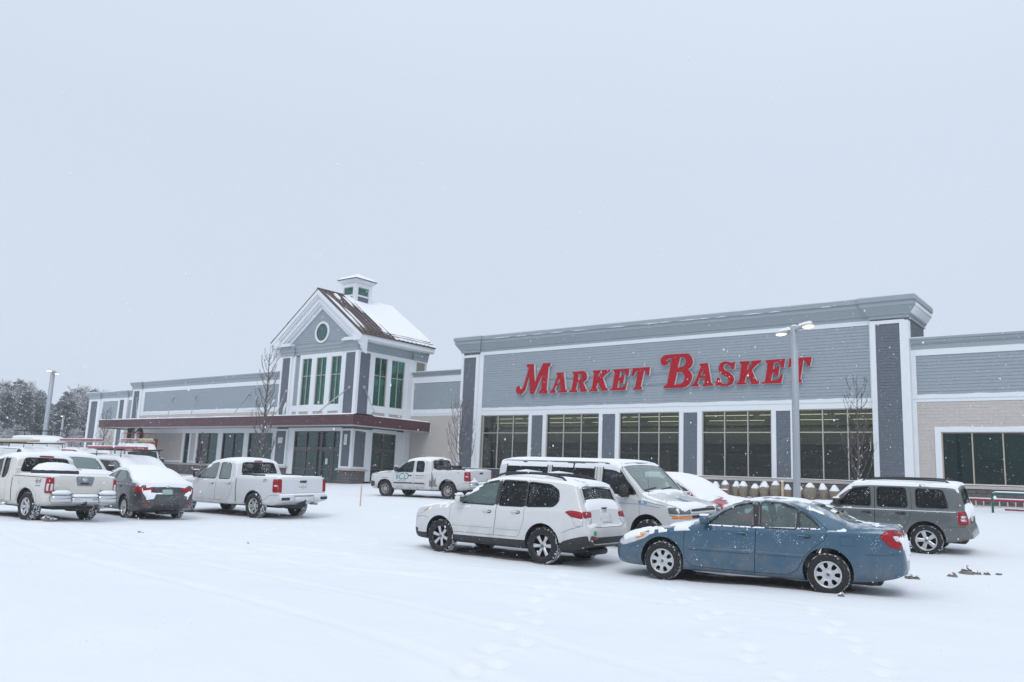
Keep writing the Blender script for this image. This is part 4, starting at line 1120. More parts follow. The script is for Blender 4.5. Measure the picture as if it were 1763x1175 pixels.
sgn = MB(); sgn.box(-30.4, -16.2, Y0 - .055, Y0 - .03, 7.00, 7.04); sgn.box(-30.4, -16.2, Y0 - .055, Y0 - .03, 7.6, 7.64)
signo = bb(sgn, 'store_sign', M['siding'])
for ch, o_, hs in LETTERS:
    m_ = MB()
    m_.prism(o_, lambda a, b, d: (a, Y0 - d, b), .06, .225, 1, hs)
    lo = m_.build('letter', [M['red_face'], M['sign_white']], signo, BR)
    m_ = MB(); cx_ = sum(p[0] for p in o_) / len(o_)
    m_.prism(o_, lambda a, b, d: (a, Y0 - d, b), .2255, .24, 0, hs)
    b0 = len(lo.data.vertices)
    me = lo.data; bm = bmesh.new(); bm.from_mesh(me)
    for f in bm.faces:
        c = f.calc_center_median() + BR
        f.material_index = 1
    m2 = m_.mesh('t', M['red_face'], BR); bm2 = bmesh.new(); bm2.from_mesh(m2)
    n0 = len(bm.faces); bm.from_mesh(m2); bm.faces.ensure_lookup_table()
    for f in bm.faces[n0:]: f.material_index = 0
    bm.to_mesh(me); bm.free(); bm2.free(); bpy.data.meshes.remove(m2)

# ================================================================ vehicles
def pchip(keys):
    xs = np.array([k[0] for k in keys], float); ys = np.array([k[1] for k in keys], float)
    h = np.diff(xs); d = np.diff(ys) / h
    m = np.zeros(len(xs))
    for i in range(1, len(xs) - 1):
        if d[i - 1] * d[i] > 0:
            w1, w2 = 2 * h[i] + h[i - 1], h[i] + 2 * h[i - 1]
            m[i] = (w1 + w2) / (w1 / d[i - 1] + w2 / d[i])
    m[0], m[-1] = d[0], d[-1]
    def f(x):
        x = min(max(x, xs[0]), xs[-1])
        i = min(max(int(np.searchsorted(xs, x)) - 1, 0), len(h) - 1)
        t = (x - xs[i]) / h[i]
        return float((2 * t ** 3 - 3 * t ** 2 + 1) * ys[i] + (t ** 3 - 2 * t ** 2 + t) * h[i] * m[i] + (-2 * t ** 3 + 3 * t ** 2) * ys[i + 1] + (t ** 3 - t ** 2) * h[i] * m[i + 1])
    return f

class Body:
    """Car body as a loft of cross-sections. s runs from the front bumper to the rear; mesh x = L/2 - s, y to the car's left."""
    def __init__(c, S, inset=0.0, floor=None, s0=0, s1=None):
        c.S, c.L = S, S['L']
        c.top, c.sh, c.bot, c.w = pchip(S['top']), pchip(S['sh']), pchip(S['bot']), pchip(S['w'])
        c.tum = S.get('tum', .28); c.inset = inset; c.floor = floor
        c.s0, c.s1 = s0, S['L'] if s1 is None else s1
        c.roofr = S.get('roofr', .07)
    def section(c, s):
        S = c.S
        zt, zs, zb, W = c.top(s), c.sh(s), c.bot(s), c.w(s)
        if c.inset:
            ds = .02
            slope = abs(c.top(min(s + ds, c.L)) - c.top(max(s - ds, 0))) / (2 * ds)
            zt -= c.inset * min(math.sqrt(1 + slope ** 2), 3.0)
            W -= c.inset * 1.5; zb = c.floor
            zs = min(zs, zt - .03)
        zt = max(zt, zs + .02)
        gh = zt - zs
        cr = min(c.roofr, gh * .6)
        wr = max(.955 * W - c.tum * max(gh - .03, 0), W * .55)
        hs = zs - zb
        P = [((0, zb), 0), ((.88 * W, zb), .35), ((.965 * W, zb + min(.07, hs * .3)), .5), ((W, zb + hs * S.get('mid', .55)), .7), ((.992 * W, zs - min(.05, hs * .2)), .5), ((.955 * W, zs), .45),
             ((wr, zt - cr), .42), ((.62 * wr, zt - cr * .22), .6), ((0, zt), 0)]
        if c.inset: P[1] = ((.9 * W, zb), .1); P[2] = ((.99 * W, zb + .03), .1)
        out = [P[0][0]]
        for i in range(1, len(P) - 1):
            (a, b), r = P[i]
            pa, pb = P[i - 1][0], P[i + 1][0]
            r = r * .5
            A = (a + (pa[0] - a) * r, b + (pa[1] - b) * r); B = (a + (pb[0] - a) * r, b + (pb[1] - b) * r)
            for t in (0, .33, .67, 1):
                out.append(((1 - t) ** 2 * A[0] + 2 * t * (1 - t) * a + t * t * B[0], (1 - t) ** 2 * A[1] + 2 * t * (1 - t) * b + t * t * B[1]))
        out.append(P[-1][0])
        return out
    def stations(c, step):
        ks = set()
        for k in ('top', 'sh', 'bot', 'w'):
            ks |= {round(p[0], 3) for p in c.S[k]}
        ks = sorted(s for s in ks if c.s0 < s < c.s1)
        base = [c.s0] + ks + [c.s1]
        out = []
        for a, b in zip(base[:-1], base[1:]):
            if b - a < .006: continue
            n = max(1, math.ceil((b - a) / step)); out += [a + (b - a) * i / n for i in range(n)]
        return out + [c.s1]
    def mesh(c, name, mats, step=.07, mi=0, clad=None):
        st = c.stations(step); rings = [c.section(s) for s in st]
        n = len(rings[0]); vs, fs, ms = [], [], []
        for s, r in zip(st, rings):
            x = c.L / 2 - s
            vs += [(x, -y, z) for y, z in r] + [(x, y, z) for y, z in r[-2:0:-1]]
        q = 2 * n - 2
        for i in range(len(st) - 1):
            for k in range(q):
                k2 = (k + 1) % q
                fs.append((i * q + k, i * q + k2, (i + 1) * q + k2, (i + 1) * q + k))
                kk = k if k < n - 1 else q - 1 - k
                ms.append(mi if not (clad is not None and kk < clad) else 1)
        fs.append(tuple(reversed(range(q)))); ms.append(mi)
        b = (len(st) - 1) * q
        fs.append(tuple(range(b, b + q))); ms.append(mi)
        me = bpy.data.meshes.new(name); me.from_pydata(vs, [], fs)
        for m in mats: me.materials.append(m)
        me.polygons.foreach_set('material_index', ms)
        bm = bmesh.new(); bm.from_mesh(me)
        bmesh.ops.triangulate(bm, faces=[f for f in bm.faces if len(f.verts) > 4])
        bmesh.ops.recalc_face_normals(bm, faces=bm.faces)
        bm.to_mesh(me); bm.free()
        me.polygons.foreach_set('use_smooth', [True] * len(me.polygons))
        return me

def smooth_poly(P, n=3, r=.35):
    """round the corners of a 2d polygon"""
    out = []
    m = len(P)
    for i in range(m):
        a, b, c = P[i - 1], P[i], P[(i + 1) % m]
        la, lc = math.dist(a, b), math.dist(b, c)
        ra, rc = min(r, .055 / max(la, 1e-6)), min(r, .055 / max(lc, 1e-6))
        A = (b[0] + (a[0] - b[0]) * ra, b[1] + (a[1] - b[1]) * ra); B = (b[0] + (c[0] - b[0]) * rc, b[1] + (c[1] - b[1]) * rc)
        for k in range(n):
            t = k / (n - 1)
            out.append(((1 - t) ** 2 * A[0] + 2 * t * (1 - t) * b[0] + t * t * B[0], (1 - t) ** 2 * A[1] + 2 * t * (1 - t) * b[1] + t * t * B[1]))
    return out

def grow(P, d):
    n = len(P); ar = sum(P[i][0] * P[(i + 1) % n][1] - P[(i + 1) % n][0] * P[i][1] for i in range(n))
    sg = 1 if ar > 0 else -1
    out = []
    for i in range(n):
        a, b, c = Vector(P[i - 1]), Vector(P[i]), Vector(P[(i + 1) % n])
        e1, e2 = (b - a), (c - b)
        if e1.length < 1e-9: e1 = e2
        if e2.length < 1e-9: e2 = e1
        n1 = Vector((e1.y, -e1.x)).normalized() * sg; n2 = Vector((e2.y, -e2.x)).normalized() * sg
        o = n1 + n2; o = o / max(o.dot(n1), .35)
        out.append((b.x + o.x * d, b.y + o.y * d))
    return out

def boolean(o, cutter_me, op='DIFFERENCE'):
    c = bpy.data.objects.new('cutter', cutter_me); COL.objects.link(c)
    md = o.modifiers.new('b', 'BOOLEAN'); md.operation = op; md.object = c
    md.solver = 'MANIFOLD'
    dg = bpy.context.evaluated_depsgraph_get(); dg.update()
    me = bpy.data.meshes.new_from_object(o.evaluated_get(dg))
    ok = len(me.polygons) > 8
    if not ok:
        md.solver = 'EXACT'; dg.update(); me = bpy.data.meshes.new_from_object(o.evaluated_get(dg))
    o.modifiers.remove(md); bpy.data.objects.remove(c); bpy.data.meshes.remove(cutter_me)
    old = o.data; o.data = me
    if old.users == 0: bpy.data.meshes.remove(old)

class Surf:
    """projects flat outlines onto a body surface"""
    def __init__(s, me):
        s.bvh = BVHTree.FromPolygons([v.co.copy() for v in me.vertices], [tuple(p.vertices) for p in me.polygons])
    def hit(s, o, d):
        return s.bvh.ray_cast(Vector(o), Vector(d))
    def place(s, view, a, b, off=0.0):
        """view: 'L','R' side (a = x, b = z); 'F','B' ends (a = y, b = z); 'T' top (a = x, b = y)"""
        o, d = {'L': ((a, 3, b), (0, -1, 0)), 'R': ((a, -3, b), (0, 1, 0)), 'F': ((5, a, b), (-1, 0, 0)), 'B': ((-5, a, b), (1, 0, 0)), 'T': ((a, b, 5), (0, 0, -1))}[view]
        p, nr, _, _ = s.hit(o, d)
        if p is None: return None
        return p + nr * off, nr
    def patch(s, mb, view, poly, off=.004, thick=.012, m=0, grid=.07, dome=0.0):
        xs = [p[0] for p in poly]; ys = [p[1] for p in poly]
        n = len(poly); pts = []
        # subdivide the border
        for i in range(n):
            a, b = poly[i], poly[(i + 1) % n]; q = max(1, int(math.dist(a, b) / grid))
            pts += [(a[0] + (b[0] - a[0]) * k / q, a[1] + (b[1] - a[1]) * k / q) for k in range(q)]
        nb = len(pts)
        inn = []
        gx = min(xs) + grid * .5
        while gx < max(xs):
            gy = min(ys) + grid * .5
            while gy < max(ys):
                inn.append((gx, gy)); gy += grid
            gx += grid
        allp = [Vector(p) for p in pts + inn]
        r = geometry.delaunay_2d_cdt(allp, [(i, (i + 1) % nb) for i in range(nb)], [list(range(nb))], 1, 1e-5)
        vo, fo = r[0], r[2]
        vs, ns = [], []
        last = None
        for v in vo:
            h = s.place(view, v.x, v.y, 0)
            if h is None:
                h = last or (Vector((0, 0, 0)), Vector((0, 0, 1)))
            last = h
            vs.append(h[0]); ns.append(h[1])
        up = [p + nr * off for p, nr in zip(vs, ns)]
        lo = [p + nr * (off - thick) for p, nr in zip(vs, ns)]
        k = len(vs)
        faces = [tuple(f) for f in fo]
        ec = {}
        for f in faces:
            for i in range(len(f)):
                e = (f[i], f[(i + 1) % len(f)]); ec[e] = ec.get(e, 0) + 1
        side = [(a, b, b + k, a + k) for (a, b) in ec if (b, a) not in ec]
        mb.add(up + lo, faces, m, True)
        b0 = len(mb.v) - 2 * k
        for q in side:
            mb.f.append([b0 + i for i in q]); mb.m.append(m); mb.sm.append(False)
    def strip(s, mb, view, line, w=.007, off=.0025, m=0, step=.06, closed=False):
        """thin band along a polyline"""
        pts = []
        L = list(line) + ([line[0]] if closed else [])
        for a, b in zip(L[:-1], L[1:]):
            q = max(1, int(math.dist(a, b) / step)); pts += [(a[0] + (b[0] - a[0]) * k / q, a[1] + (b[1] - a[1]) * k / q) for k in range(q)]
        pts.append(L[-1])
        prev = None
        for i in range(len(pts)):
            a = Vector(pts[max(i - 1, 0)]); b = Vector(pts[min(i + 1, len(pts) - 1)])
            t = (b - a)
            if t.length < 1e-9: continue
            t.normalize(); nn = Vector((-t.y, t.x)) * w / 2; c = Vector(pts[i])
            A = s.place(view, c.x + nn.x, c.y + nn.y, off); B = s.place(view, c.x - nn.x, c.y - nn.y, off)
            if A is None or B is None: prev = None; continue
            cur = (A[0], B[0])
            if prev is not None and (cur[0] - prev[0]).length < .3:
                mb.add([prev[0], cur[0], cur[1], prev[1]], [(0, 1, 2, 3)], m, True)
            prev = cur

def prism_cutter(poly, axis, d0, d1, mats, mi):
    mb = MB()
    f = {'y': lambda a, b, d: (a, d, b), 'x': lambda a, b, d: (d, a, b), 'z': lambda a, b, d: (a, b, d)}[axis]
    mb.prism(poly, f, d0, d1, mi)
    return mb.mesh('cutter', mats)

def merge_cutters(list_):
    bm = bmesh.new()
    mats = list_[0].materials[:]
    for me in list_:
        bm.from_mesh(me)
    out = bpy.data.meshes.new('cutter'); bm.to_mesh(out); bm.free()
    for m in mats: out.materials.append(m)
    for me in list_: bpy.data.meshes.remove(me)
    return out

def wheel_meshes(S):
    """tyre, rim and brake meshes about the origin, axle along y, outside towards +y"""
    r, w, rr = S['tyre_r'], S.get('tyre_w', .21), S['rim_r']
    h = w / 2
    t = MB()
    prof = [(rr - .005, -h * .8), (rr + .012, -h * .96), ((rr + r) / 2, -h * 1.02), (r - .03, -h * .96), (r - .008, -h * .82), (r, -h * .6)]
    prof += [(r, -h * .22), (r - .009, -h * .2), (r - .009, -h * .14), (r, -h * .12), (r, h * .12), (r - .009, h * .14), (r - .009, h * .2), (r, h * .22)]
    prof += [(r, h * .6), (r - .008, h * .82), (r - .03, h * .96), ((rr + r) / 2, h * 1.02), (rr + .012, h * .96), (rr - .005, h * .8)]
    t.lathe(prof, 48)
    tyre = t.mesh('tyre', S.get('tyre_mat') or tyre_mat(S['tyre_r']))
    k = S['spokes']; style = S.get('rim_style', 'alloy')
    m = MB()
    o = h * .62
    m.lathe([(rr + .004, h * .90), (rr - .012, h * .93), (rr - .024, h * .84), (rr - .03, -h * .7), (rr - .012, -h * .9)], 48, 'y', 1 if S.get('dark_ring') else 0)
    if style == 'cap':                       # steel wheel cover: dished plate with a ring of holes
        R1, R2 = rr * .48, rr * .90
        m.lathe([(0.0, o + .012), (.05, o + .012), (.06, o + .004), (R1 * .9, o + .012), (R1, o + .016)], 40)
        m.lathe([(R2, o + .02), (rr - .01, h * .9)], 40)
        for i in range(k):
            a0, a1 = 2 * math.pi * i / k, 2 * math.pi * (i + S.get('fill', .5)) / k
            ring = []
            for q in range(5):
                f = q / 4
                e = .10 * math.sin(f * math.pi)
                rad = R1 + (R2 - R1) * f
                ring.append((rad, a0 + e * (a1 - a0) * 1.6, a1 - e * (a1 - a0) * 1.6, o + .016 + .006 * math.sin(f * 3.14)))
            vs = [];
            for rad, b0, b1, oo in ring:
                for q in range(4):
                    b = b0 + (b1 - b0) * q / 3; vs.append((rad * math.cos(b), oo, rad * math.sin(b)))
            m.add(vs, [(j * 4 + q, j * 4 + q + 1, j * 4 + q + 5, j * 4 + q + 4) for j in range(4) for q in range(3)], 0, True)
    else:
        m.lathe([(0, o + .006), (.028, o + .006), (.034, o), (.075, o - .004), (.085, o - .02)], 28)
        sw0, sw1, wd = S.get('spoke_w', (.035, .05, 0))
        for i in range(k):
            a = 2 * math.pi * (i + .25) / k
            for sgn in ((-1, 1) if wd else (0,)):
                aa = a + sgn * wd
                ca, sa = math.cos(aa), math.sin(aa)
                vs = []
                for (rad, ww, oo, dp) in ((.05, sw0, o + .002, .03), ((.05 + rr) / 2, (sw0 + sw1) / 2, o + .012, .03), (rr - .016, sw1, o + .018, .03)):
                    a2 = a + sgn * wd * (1 + .0 * rad)
                    for (tt, od) in ((-ww, -.008), (-ww * .6, 0), (ww * .6, 0), (ww, -.008), (ww * .8, -dp), (-ww * .8, -dp)):
                        vs.append((rad * ca - tt * sa, oo + od, rad * sa + tt * ca))
                fs = [(j * 6 + q, j * 6 + (q + 1) % 6, j * 6 + 6 + (q + 1) % 6, j * 6 + 6 + q) for j in range(2) for q in range(6)]
                m.add(vs, fs, 0, False)
    rim = m.mesh('rim', [S.get('rim_mat', M['rim']), M['rim_dark']])
    d = MB(); d.lathe([(0, -.01), (rr - .03, -.01), (rr - .03, -.05), (0, -.05)], 36)
    d.lathe([(.03, .012), (rr * .62, .012), (rr * .62, -.005), (.03, -.005)], 32, 'y', 1)
    back = d.mesh('brake_disc', [M['rim_dark'], M['tyre']])
    cap = MB(); cap.lathe([(0, o + .016), (.026, o + .014), (.033, o + .005)], 20); capm = cap.mesh('hub_cap', S.get('cap_mat', M['lens_dark']))
    return tyre, rim, back, capm

def snow_layer(c, S, spec, root, seed=0):
    """settled snow: the body skin pushed out where it faces up, ragged where it thins out"""
    st = c.stations(S.get('snow_step', .045)); rings = [c.section(s) for s in st]
    n = len(rings[0]); q = 2 * n - 2
    vs = []
    for s, r in zip(st, rings):
        x = c.L / 2 - s
        vs += [(x, -y, z) for y, z in r] + [(x, y, z) for y, z in r[-2:0:-1]]
    P = np.array(vs).reshape(len(st), q, 3)
    du = np.gradient(P, axis=0); dv = np.roll(P, -1, 1) - np.roll(P, 1, 1)
    N = np.cross(du, dv); N /= np.linalg.norm(N, axis=2, keepdims=True) + 1e-9
    ctr = P.mean(axis=1, keepdims=True)
    sgn = np.sign(((P - ctr) * N).sum(2, keepdims=True)); sgn[sgn == 0] = 1
    N = N * sgn
    H = np.zeros(P.shape[:2])
    for i, s in enumerate(st):
        for k in range(q):
            x, y, z = P[i, k]
            nz = N[i, k, 2]
            t = 0.0
            if nz > .12:
                v = Vector((x * 2.2 + seed * 9, y * 2.2, z * 2.2))
                nf = noise.fractal(v, .9, 2.1, 5)
                nl = noise.noise(Vector((x * .8 + seed, y * .9, 3)))
                t = spec(s, y, z, nz, nf, nl)
            H[i, k] = t
    off = np.where(H > 0, H, -.012)
    Q = P + N * off[..., None] * .75
    Q[..., 2] += np.where(H > 0, H * .35, 0)
    mb = MB(); fs = []
    for i in range(len(st) - 1):
        for k in range(q):
            k2 = (k + 1) % q
            if max(H[i, k], H[i, k2], H[i + 1, k], H[i + 1, k2]) > 0:
                fs.append((i * q + k, i * q + k2, (i + 1) * q + k2, (i + 1) * q + k))
    used = sorted({a for f in fs for a in f}); mp = {a: b for b, a in enumerate(used)}
    Qf = Q.reshape(-1, 3)
    mb.add([tuple(Qf[a]) for a in used], [tuple(mp[a] for a in f) for f in fs], 0, True)
    if fs: mb.build('snow_cover', M['snow'], root)

def make_car(S, name, label, cat, loc, heading, group=None):
    """S: measured outline of one vehicle. Returns its root Empty (between the axles, on the ground)."""
    L = S['L']; X = lambda s: L / 2 - s
    root = thing(name, label, cat, loc, R(heading), group)
    P_ = S['paint']
    mats = [P_, S.get('lower_mat', M['black_plastic']), M['interior'], M['black_plastic']]
    c = Body(S)
    hi = S.get('detail', 2)
    me = c.mesh('body', mats, .07 if hi > 1 else .1, 0, S.get('clad'))
    surf = Surf(me)
    body = link('body', me, root)
    # ---- openings ---------------------------------------------------------
    cuts = []
    wr = S['arch_r']; ty = S['tyre_r']
    for s in S['axles']:
        for sd in (-1, 1):
            w_ = MB(); W = c.w(s)
            w_.lathe([(0, sd * (W - .34)), (wr, sd * (W - .34)), (wr, sd * (W + .3)), (0, sd * (W + .3))], 36, 'y', 3, (X(s), 0, S.get('arch_z', ty + .02)), False)
            mw = w_.mesh('cutter', mats); bm = bmesh.new(); bm.from_mesh(mw); bmesh.ops.remove_doubles(bm, verts=bm.verts, dist=1e-5); bmesh.ops.recalc_face_normals(bm, faces=bm.faces); bm.to_mesh(mw); bm.free()
            cuts.append(mw)
    if hi > 0: boolean(body, merge_cutters(cuts))
    if S.get('bed'):
        s0, s1, w2, z0 = S['bed']
        boolean(body, prism_cutter([(X(s1), -w2), (X(s0), -w2), (X(s0), w2), (X(s1), w2)], 'z', z0, 3, mats, 0))
    cabin = S.get('cabin')
    wins = {k: smooth_poly([(X(a), b) for a, b in v]) for k, v in S.get('windows', {}).items()}
    ws, rg = S.get('windshield'), S.get('rear_glass')
    if cabin and hi > 0:
        ci = Body(S, .05, S.get('floor', .42), cabin[0], cabin[1])
        boolean(body, ci.mesh('cutter', mats, .1, 2))
        cl = []
        for k, p in wins.items():
            for d0, d1 in ((.35, 1.5), (-1.5, -.35)): cl.append(prism_cutter(p, 'y', d0, d1, mats, 3))
        # windows on one side never touch those on the other, so they are cut together
        boolean(body, merge_cutters(cl))
        if ws: boolean(body, prism_cutter(smooth_poly(ws['poly']), 'x', X(ws['s'][1]), X(ws['s'][0]), mats, 3))
        if rg: boolean(body, prism_cutter(smooth_poly(rg['poly']), 'x', X(rg['s'][1]), X(rg['s'][0]), mats, 3))
    # ---- doors ------------------------------------------------------------
    sides = S.get('sides', 'LR')
    door_of = {}
    doors = S.get('doors', [])
    if doors and hi > 1:
        base = body.data.copy()
        cl = []
        for dn, poly, _ in doors:
            pp = grow([(X(a), b) for a, b in poly], .0065)
            for d0, d1 in ((.45, 1.5), (-1.5, -.45)): cl.append(prism_cutter(pp, 'y', d0, d1, mats, 3))
        # neighbouring doors overlap by their gaps: cut one at a time
        for q in range(0, len(cl), 2): boolean(body, merge_cutters(cl[q:q + 2]))
        for dn, poly, hd in doors:
            for sd, lab in ((1, 'L'), (-1, 'R')):
                o = link(dn, base.copy(), root)
                d0, d1 = (.45, 1.5) if sd > 0 else (-1.5, -.45)
                boolean(o, prism_cutter([(X(a), b) for a, b in poly], 'y', d0, d1, mats, 3), 'INTERSECT')
                door_of[(dn, lab)] = o
                if hd:
                    hx, hz = X(hd[0]), hd[1]
                    h = surf.place(lab, hx, hz, 0)
                    if h:
                        hb = MB(); p = h[0]; y = p.y
                        hb.tube([(hx + .10, y - sd * .01, hz - .004), (hx + .085, y + sd * .022, hz), (hx, y + sd * .034, hz + .003), (hx - .085, y + sd * .026, hz), (hx - .10, y - sd * .01, hz - .004)], [.008, .012, .014, .012, .008], 8)
                        hb.build('handle', S.get('handle_mat', P_), o)
                        hb = MB(); surf.patch(hb, lab, [(hx - .08 + .06 * math.cos(a) + .02, hz + .032 * math.sin(a) - .004) for a in [2 * math.pi * k / 12 for k in range(12)]], .002, .003, 0, .05)
                        hb.build('handle_cup', M['black_plastic'], o)
        bpy.data.meshes.remove(base)
    for o in [body] + list(door_of.values()):
        try: o.data.set_sharp_from_angle(angle=R(38))
        except Exception: pass
        o.data.polygons.foreach_set('use_smooth', [True] * len(o.data.polygons))
    # ---- glass ------------------------------------------------------------
    gm = S.get('glass', {})
    for k, p in wins.items():
        for lab in 'LR':
            g = MB(); surf.patch(g, lab, grow(p, .012) if hi > 0 else p, -.009 if hi > 0 else .003, .004, 0, .09)
            par = root
            for dn, poly, _ in doors:
                if (dn, lab) in door_of and k.startswith(dn): par = door_of[(dn, lab)]
            g.build('side_window', gm.get(k, M['car_glass_dark'] if 'rear' in k or 'quarter' in k else M['car_glass']), par)
            if S.get('trim_w', .022) and hi > 0:
                t = MB(); surf.strip(t, lab, grow(p, S.get('trim_w', .022) / 2), S.get('trim_w', .022), .003, 0, .09, True)
                t.build('window_trim', S.get('trim_mat', M['black_gloss']), par)
    for nm, sp, vw in (('windshield', ws, 'F'), ('rear_window', rg, 'B')):
        if sp:
            g = MB(); pp = smooth_poly(sp['poly']); surf.patch(g, vw, grow(pp, .012) if hi > 0 else pp, -.008 if hi > 0 else .003, .004, 0, .1)
            g.build(nm, sp.get('mat', M['car_glass'] if vw == 'F' else M['car_glass_dark']), root)
            if hi > 0:
                t = MB(); surf.strip(t, vw, grow(pp, .010), .022, .003, 0, .1, True); t.build('glass_seal', M['black_gloss'], root)
    # ---- wheels -----------------------------------------------------------
    tyre, rim, back, capm = S['_wm'] if '_wm' in S else wheel_meshes(S)
    S['_wm'] = (tyre, rim, back, capm)
    for i, s in enumerate(S['axles']):
        for sd in (-1, 1):
            wo = bpy.data.objects.new('wheel', None); COL.objects.link(wo); wo.parent = root; wo.empty_display_size = .1
            wo.location = (X(s), sd * (c.w(s) - S.get('wheel_in', .03) - S.get('tyre_w', .21) / 2), ty - .012)
            wo.rotation_euler = (0, random.uniform(0, 6.28) * 0 + .3 * i, 0 if sd > 0 else math.pi)
            if i == 0 and S.get('steer'): wo.rotation_euler[2] += R(S['steer'])
            for nm, m_ in (('tyre', tyre), ('rim', rim), ('brake_disc', back), ('hub_cap', capm)): link(nm, m_, wo)
    # underbody
    u = MB()
    zb = min(c.bot(s) for s in S['axles'])
    u.bbox(X(L - .45), X(.5), -.55, .55, zb - .03, zb + .12, .04)
    for s in S['axles']: u.tube([(X(s), -.7, ty), (X(s), .7, ty)], .05, 8)
    u.bbox(X(S['axles'][1] + .75), X(S['axles'][1] + .4), -.45, .1, zb - .07, zb + .06, .04)
    u.build('underbody', M['black_plastic'], root)
    # ---- cabin fittings ---------------------------------------------------
    if cabin and S.get('seats'):
        for (s, ys, w_, zc, ht) in S['seats']:
            for y in ys:
                st = MB()
                st.bbox(X(s) - .05, X(s) + .45, y - w_ / 2, y + w_ / 2, zc - .15, zc, .05)
                b0 = len(st.v); st.bbox(X(s) - .10, X(s) + .05, y - w_ / 2, y + w_ / 2, zc - .08, zc + ht, .06)
                for i in range(b0, len(st.v)):
                    v = st.v[i]; st.v[i] = (v[0] - (v[2] - zc) * .22, v[1], v[2])
                hw = .13
                for yy in ((y,) if w_ < .8 else (y - .36, y + .36)):
                    st.bbox(X(s) - .30 * (ht / .6) - .02, X(s) - .20 * (ht / .6) + .01, yy - hw, yy + hw, zc + ht + .03, zc + ht + .19, .05)
                    st.tube([(X(s) - .16, yy, zc + ht - .03), (X(s) - .19, yy, zc + ht + .06)], .012, 6)
                st.build('seat', S.get('seat_mat', M['seat']), root)
        d = MB(); zd = S['dash'][1]; sd_ = S['dash'][0]; W = c.w(sd_) - .12
        d.bbox(X(sd_ + .45), X(sd_ - .05), -W, W, zd - .3, zd, .08); d.build('dashboard', M['interior'], root)
        sw = MB(); y = .36; cx, cz = X(sd_ + .58), zd - .02
        ring = [(cx + .17 * math.sin(a) * .35, y + .18 * math.cos(a), cz + .17 * math.sin(a)) for a in [2 * math.pi * k / 20 for k in range(21)]]
        sw.tube(ring, .015, 6); sw.tube([(cx, y - .17, cz), (cx, y + .17, cz)], .014, 5); sw.tube([(cx, y, cz), (cx + .2, y, cz - .12)], .025, 6)
        sw.build('steering_wheel', M['black_plastic'], root)
    # ---- outside details --------------------------------------------------
    cnt = 0
    for (nm, view, poly, m_, off, th) in S.get('patches', []):
        vs_ = [view] if view != 'S' else ['L', 'R']
        for v in vs_:
            mir = nm.startswith('-')
            for flip in ((1, -1) if (v in 'FB' and poly[0][0] > 0 and nm.endswith('*')) else (1,)):
                pb = MB()
                if v in 'LRT': pp = [(X(a), b) for a, b in poly]
                else: pp = [(a * flip, b) for a, b in poly]
                surf.patch(pb, v, smooth_poly(pp, 3, .2) if len(poly) < 9 else pp, off, th, 0, .06)
                pb.build(nm.strip('*'), M[m_] if isinstance(m_, str) else m_, root)
    for (nm, view, line, w_, m_) in S.get('lines', []):
        for v in (['L', 'R'] if view == 'S' else [view]):
            lb = MB()
            pp = [(X(a), b) for a, b in line] if v in 'LRT' else line
            surf.strip(lb, v, pp, w_, .003, 0)
            lb.build(nm, M[m_] if isinstance(m_, str) else m_, root)
    for (s, z, wd, ht, dp) in S.get('mirrors', []):
        for sd, lab in ((1, 'L'), (-1, 'R')):
            h = surf.place(lab, X(s), z, 0)
            if not h: continue
            y = h[0].y
            mm = MB()
            mm.tube([(X(s), y - sd * .03, z + .02), (X(s) - .01, y + sd * .09, z + .05)], [.03, .022], 8, 1)
            mm.bbox(X(s) - dp * .6, X(s) + dp * .4, min(y + sd * .06, y + sd * (.06 + wd)), max(y + sd * .06, y + sd * (.06 + wd)), z, z + ht, .045, 0)
            mo = mm.build('side_mirror', [S.get('mirror_mat', P_), M['black_plastic']], root)
            mg = MB(); mg.box(X(s) - dp * .6 - .004, X(s) - dp * .6 - .001, min(y + sd * .085, y + sd * (.04 + wd)), max(y + sd * .085, y + sd * (.04 + wd)), z + .03, z + ht - .03); mg.build('mirror_glass', M['chrome'], mo)
            if S.get('mirror_snow', 1):
                ms = MB(); ms.bbox(X(s) - dp * .55, X(s) + dp * .38, min(y + sd * .07, y + sd * (.05 + wd)), max(y + sd * .07, y + sd * (.05 + wd)), z + ht - .004, z + ht + .03, .028); ms.build('mirror_snow', M['snow'], mo)
    for (txt, view, s, z, size, m_, shear, bold) in S.get('texts', []):
        me = text_mesh(txt, size, shear, 0, bold)
        sgn = -1 if view in 'LF' else 1
        if view == 'L': sgn = -1
        bm = bmesh.new(); bm.from_mesh(me)
        bmesh.ops.subdivide_edges(bm, edges=[e for e in bm.edges if e.calc_length() > .15], cuts=2)
        for v in bm.verts:
            u, w_ = v.co.x, v.co.y
            if view in 'LR': h = surf.place(view, X(s) - u if view == 'L' else X(s) + u, z + w_, .005)
            else: h = surf.place(view, s - u if view == 'B' else s + u, z + w_, .006)
            if h: v.co = h[0]
        bm.to_mesh(me); bm.free()
        me.materials.clear(); me.materials.append(M[m_]); link('lettering', me, root)
    if S.get('snow'): snow_layer(c, S, S['snow'], root, S.get('seed', 1))
    return root, surf, c

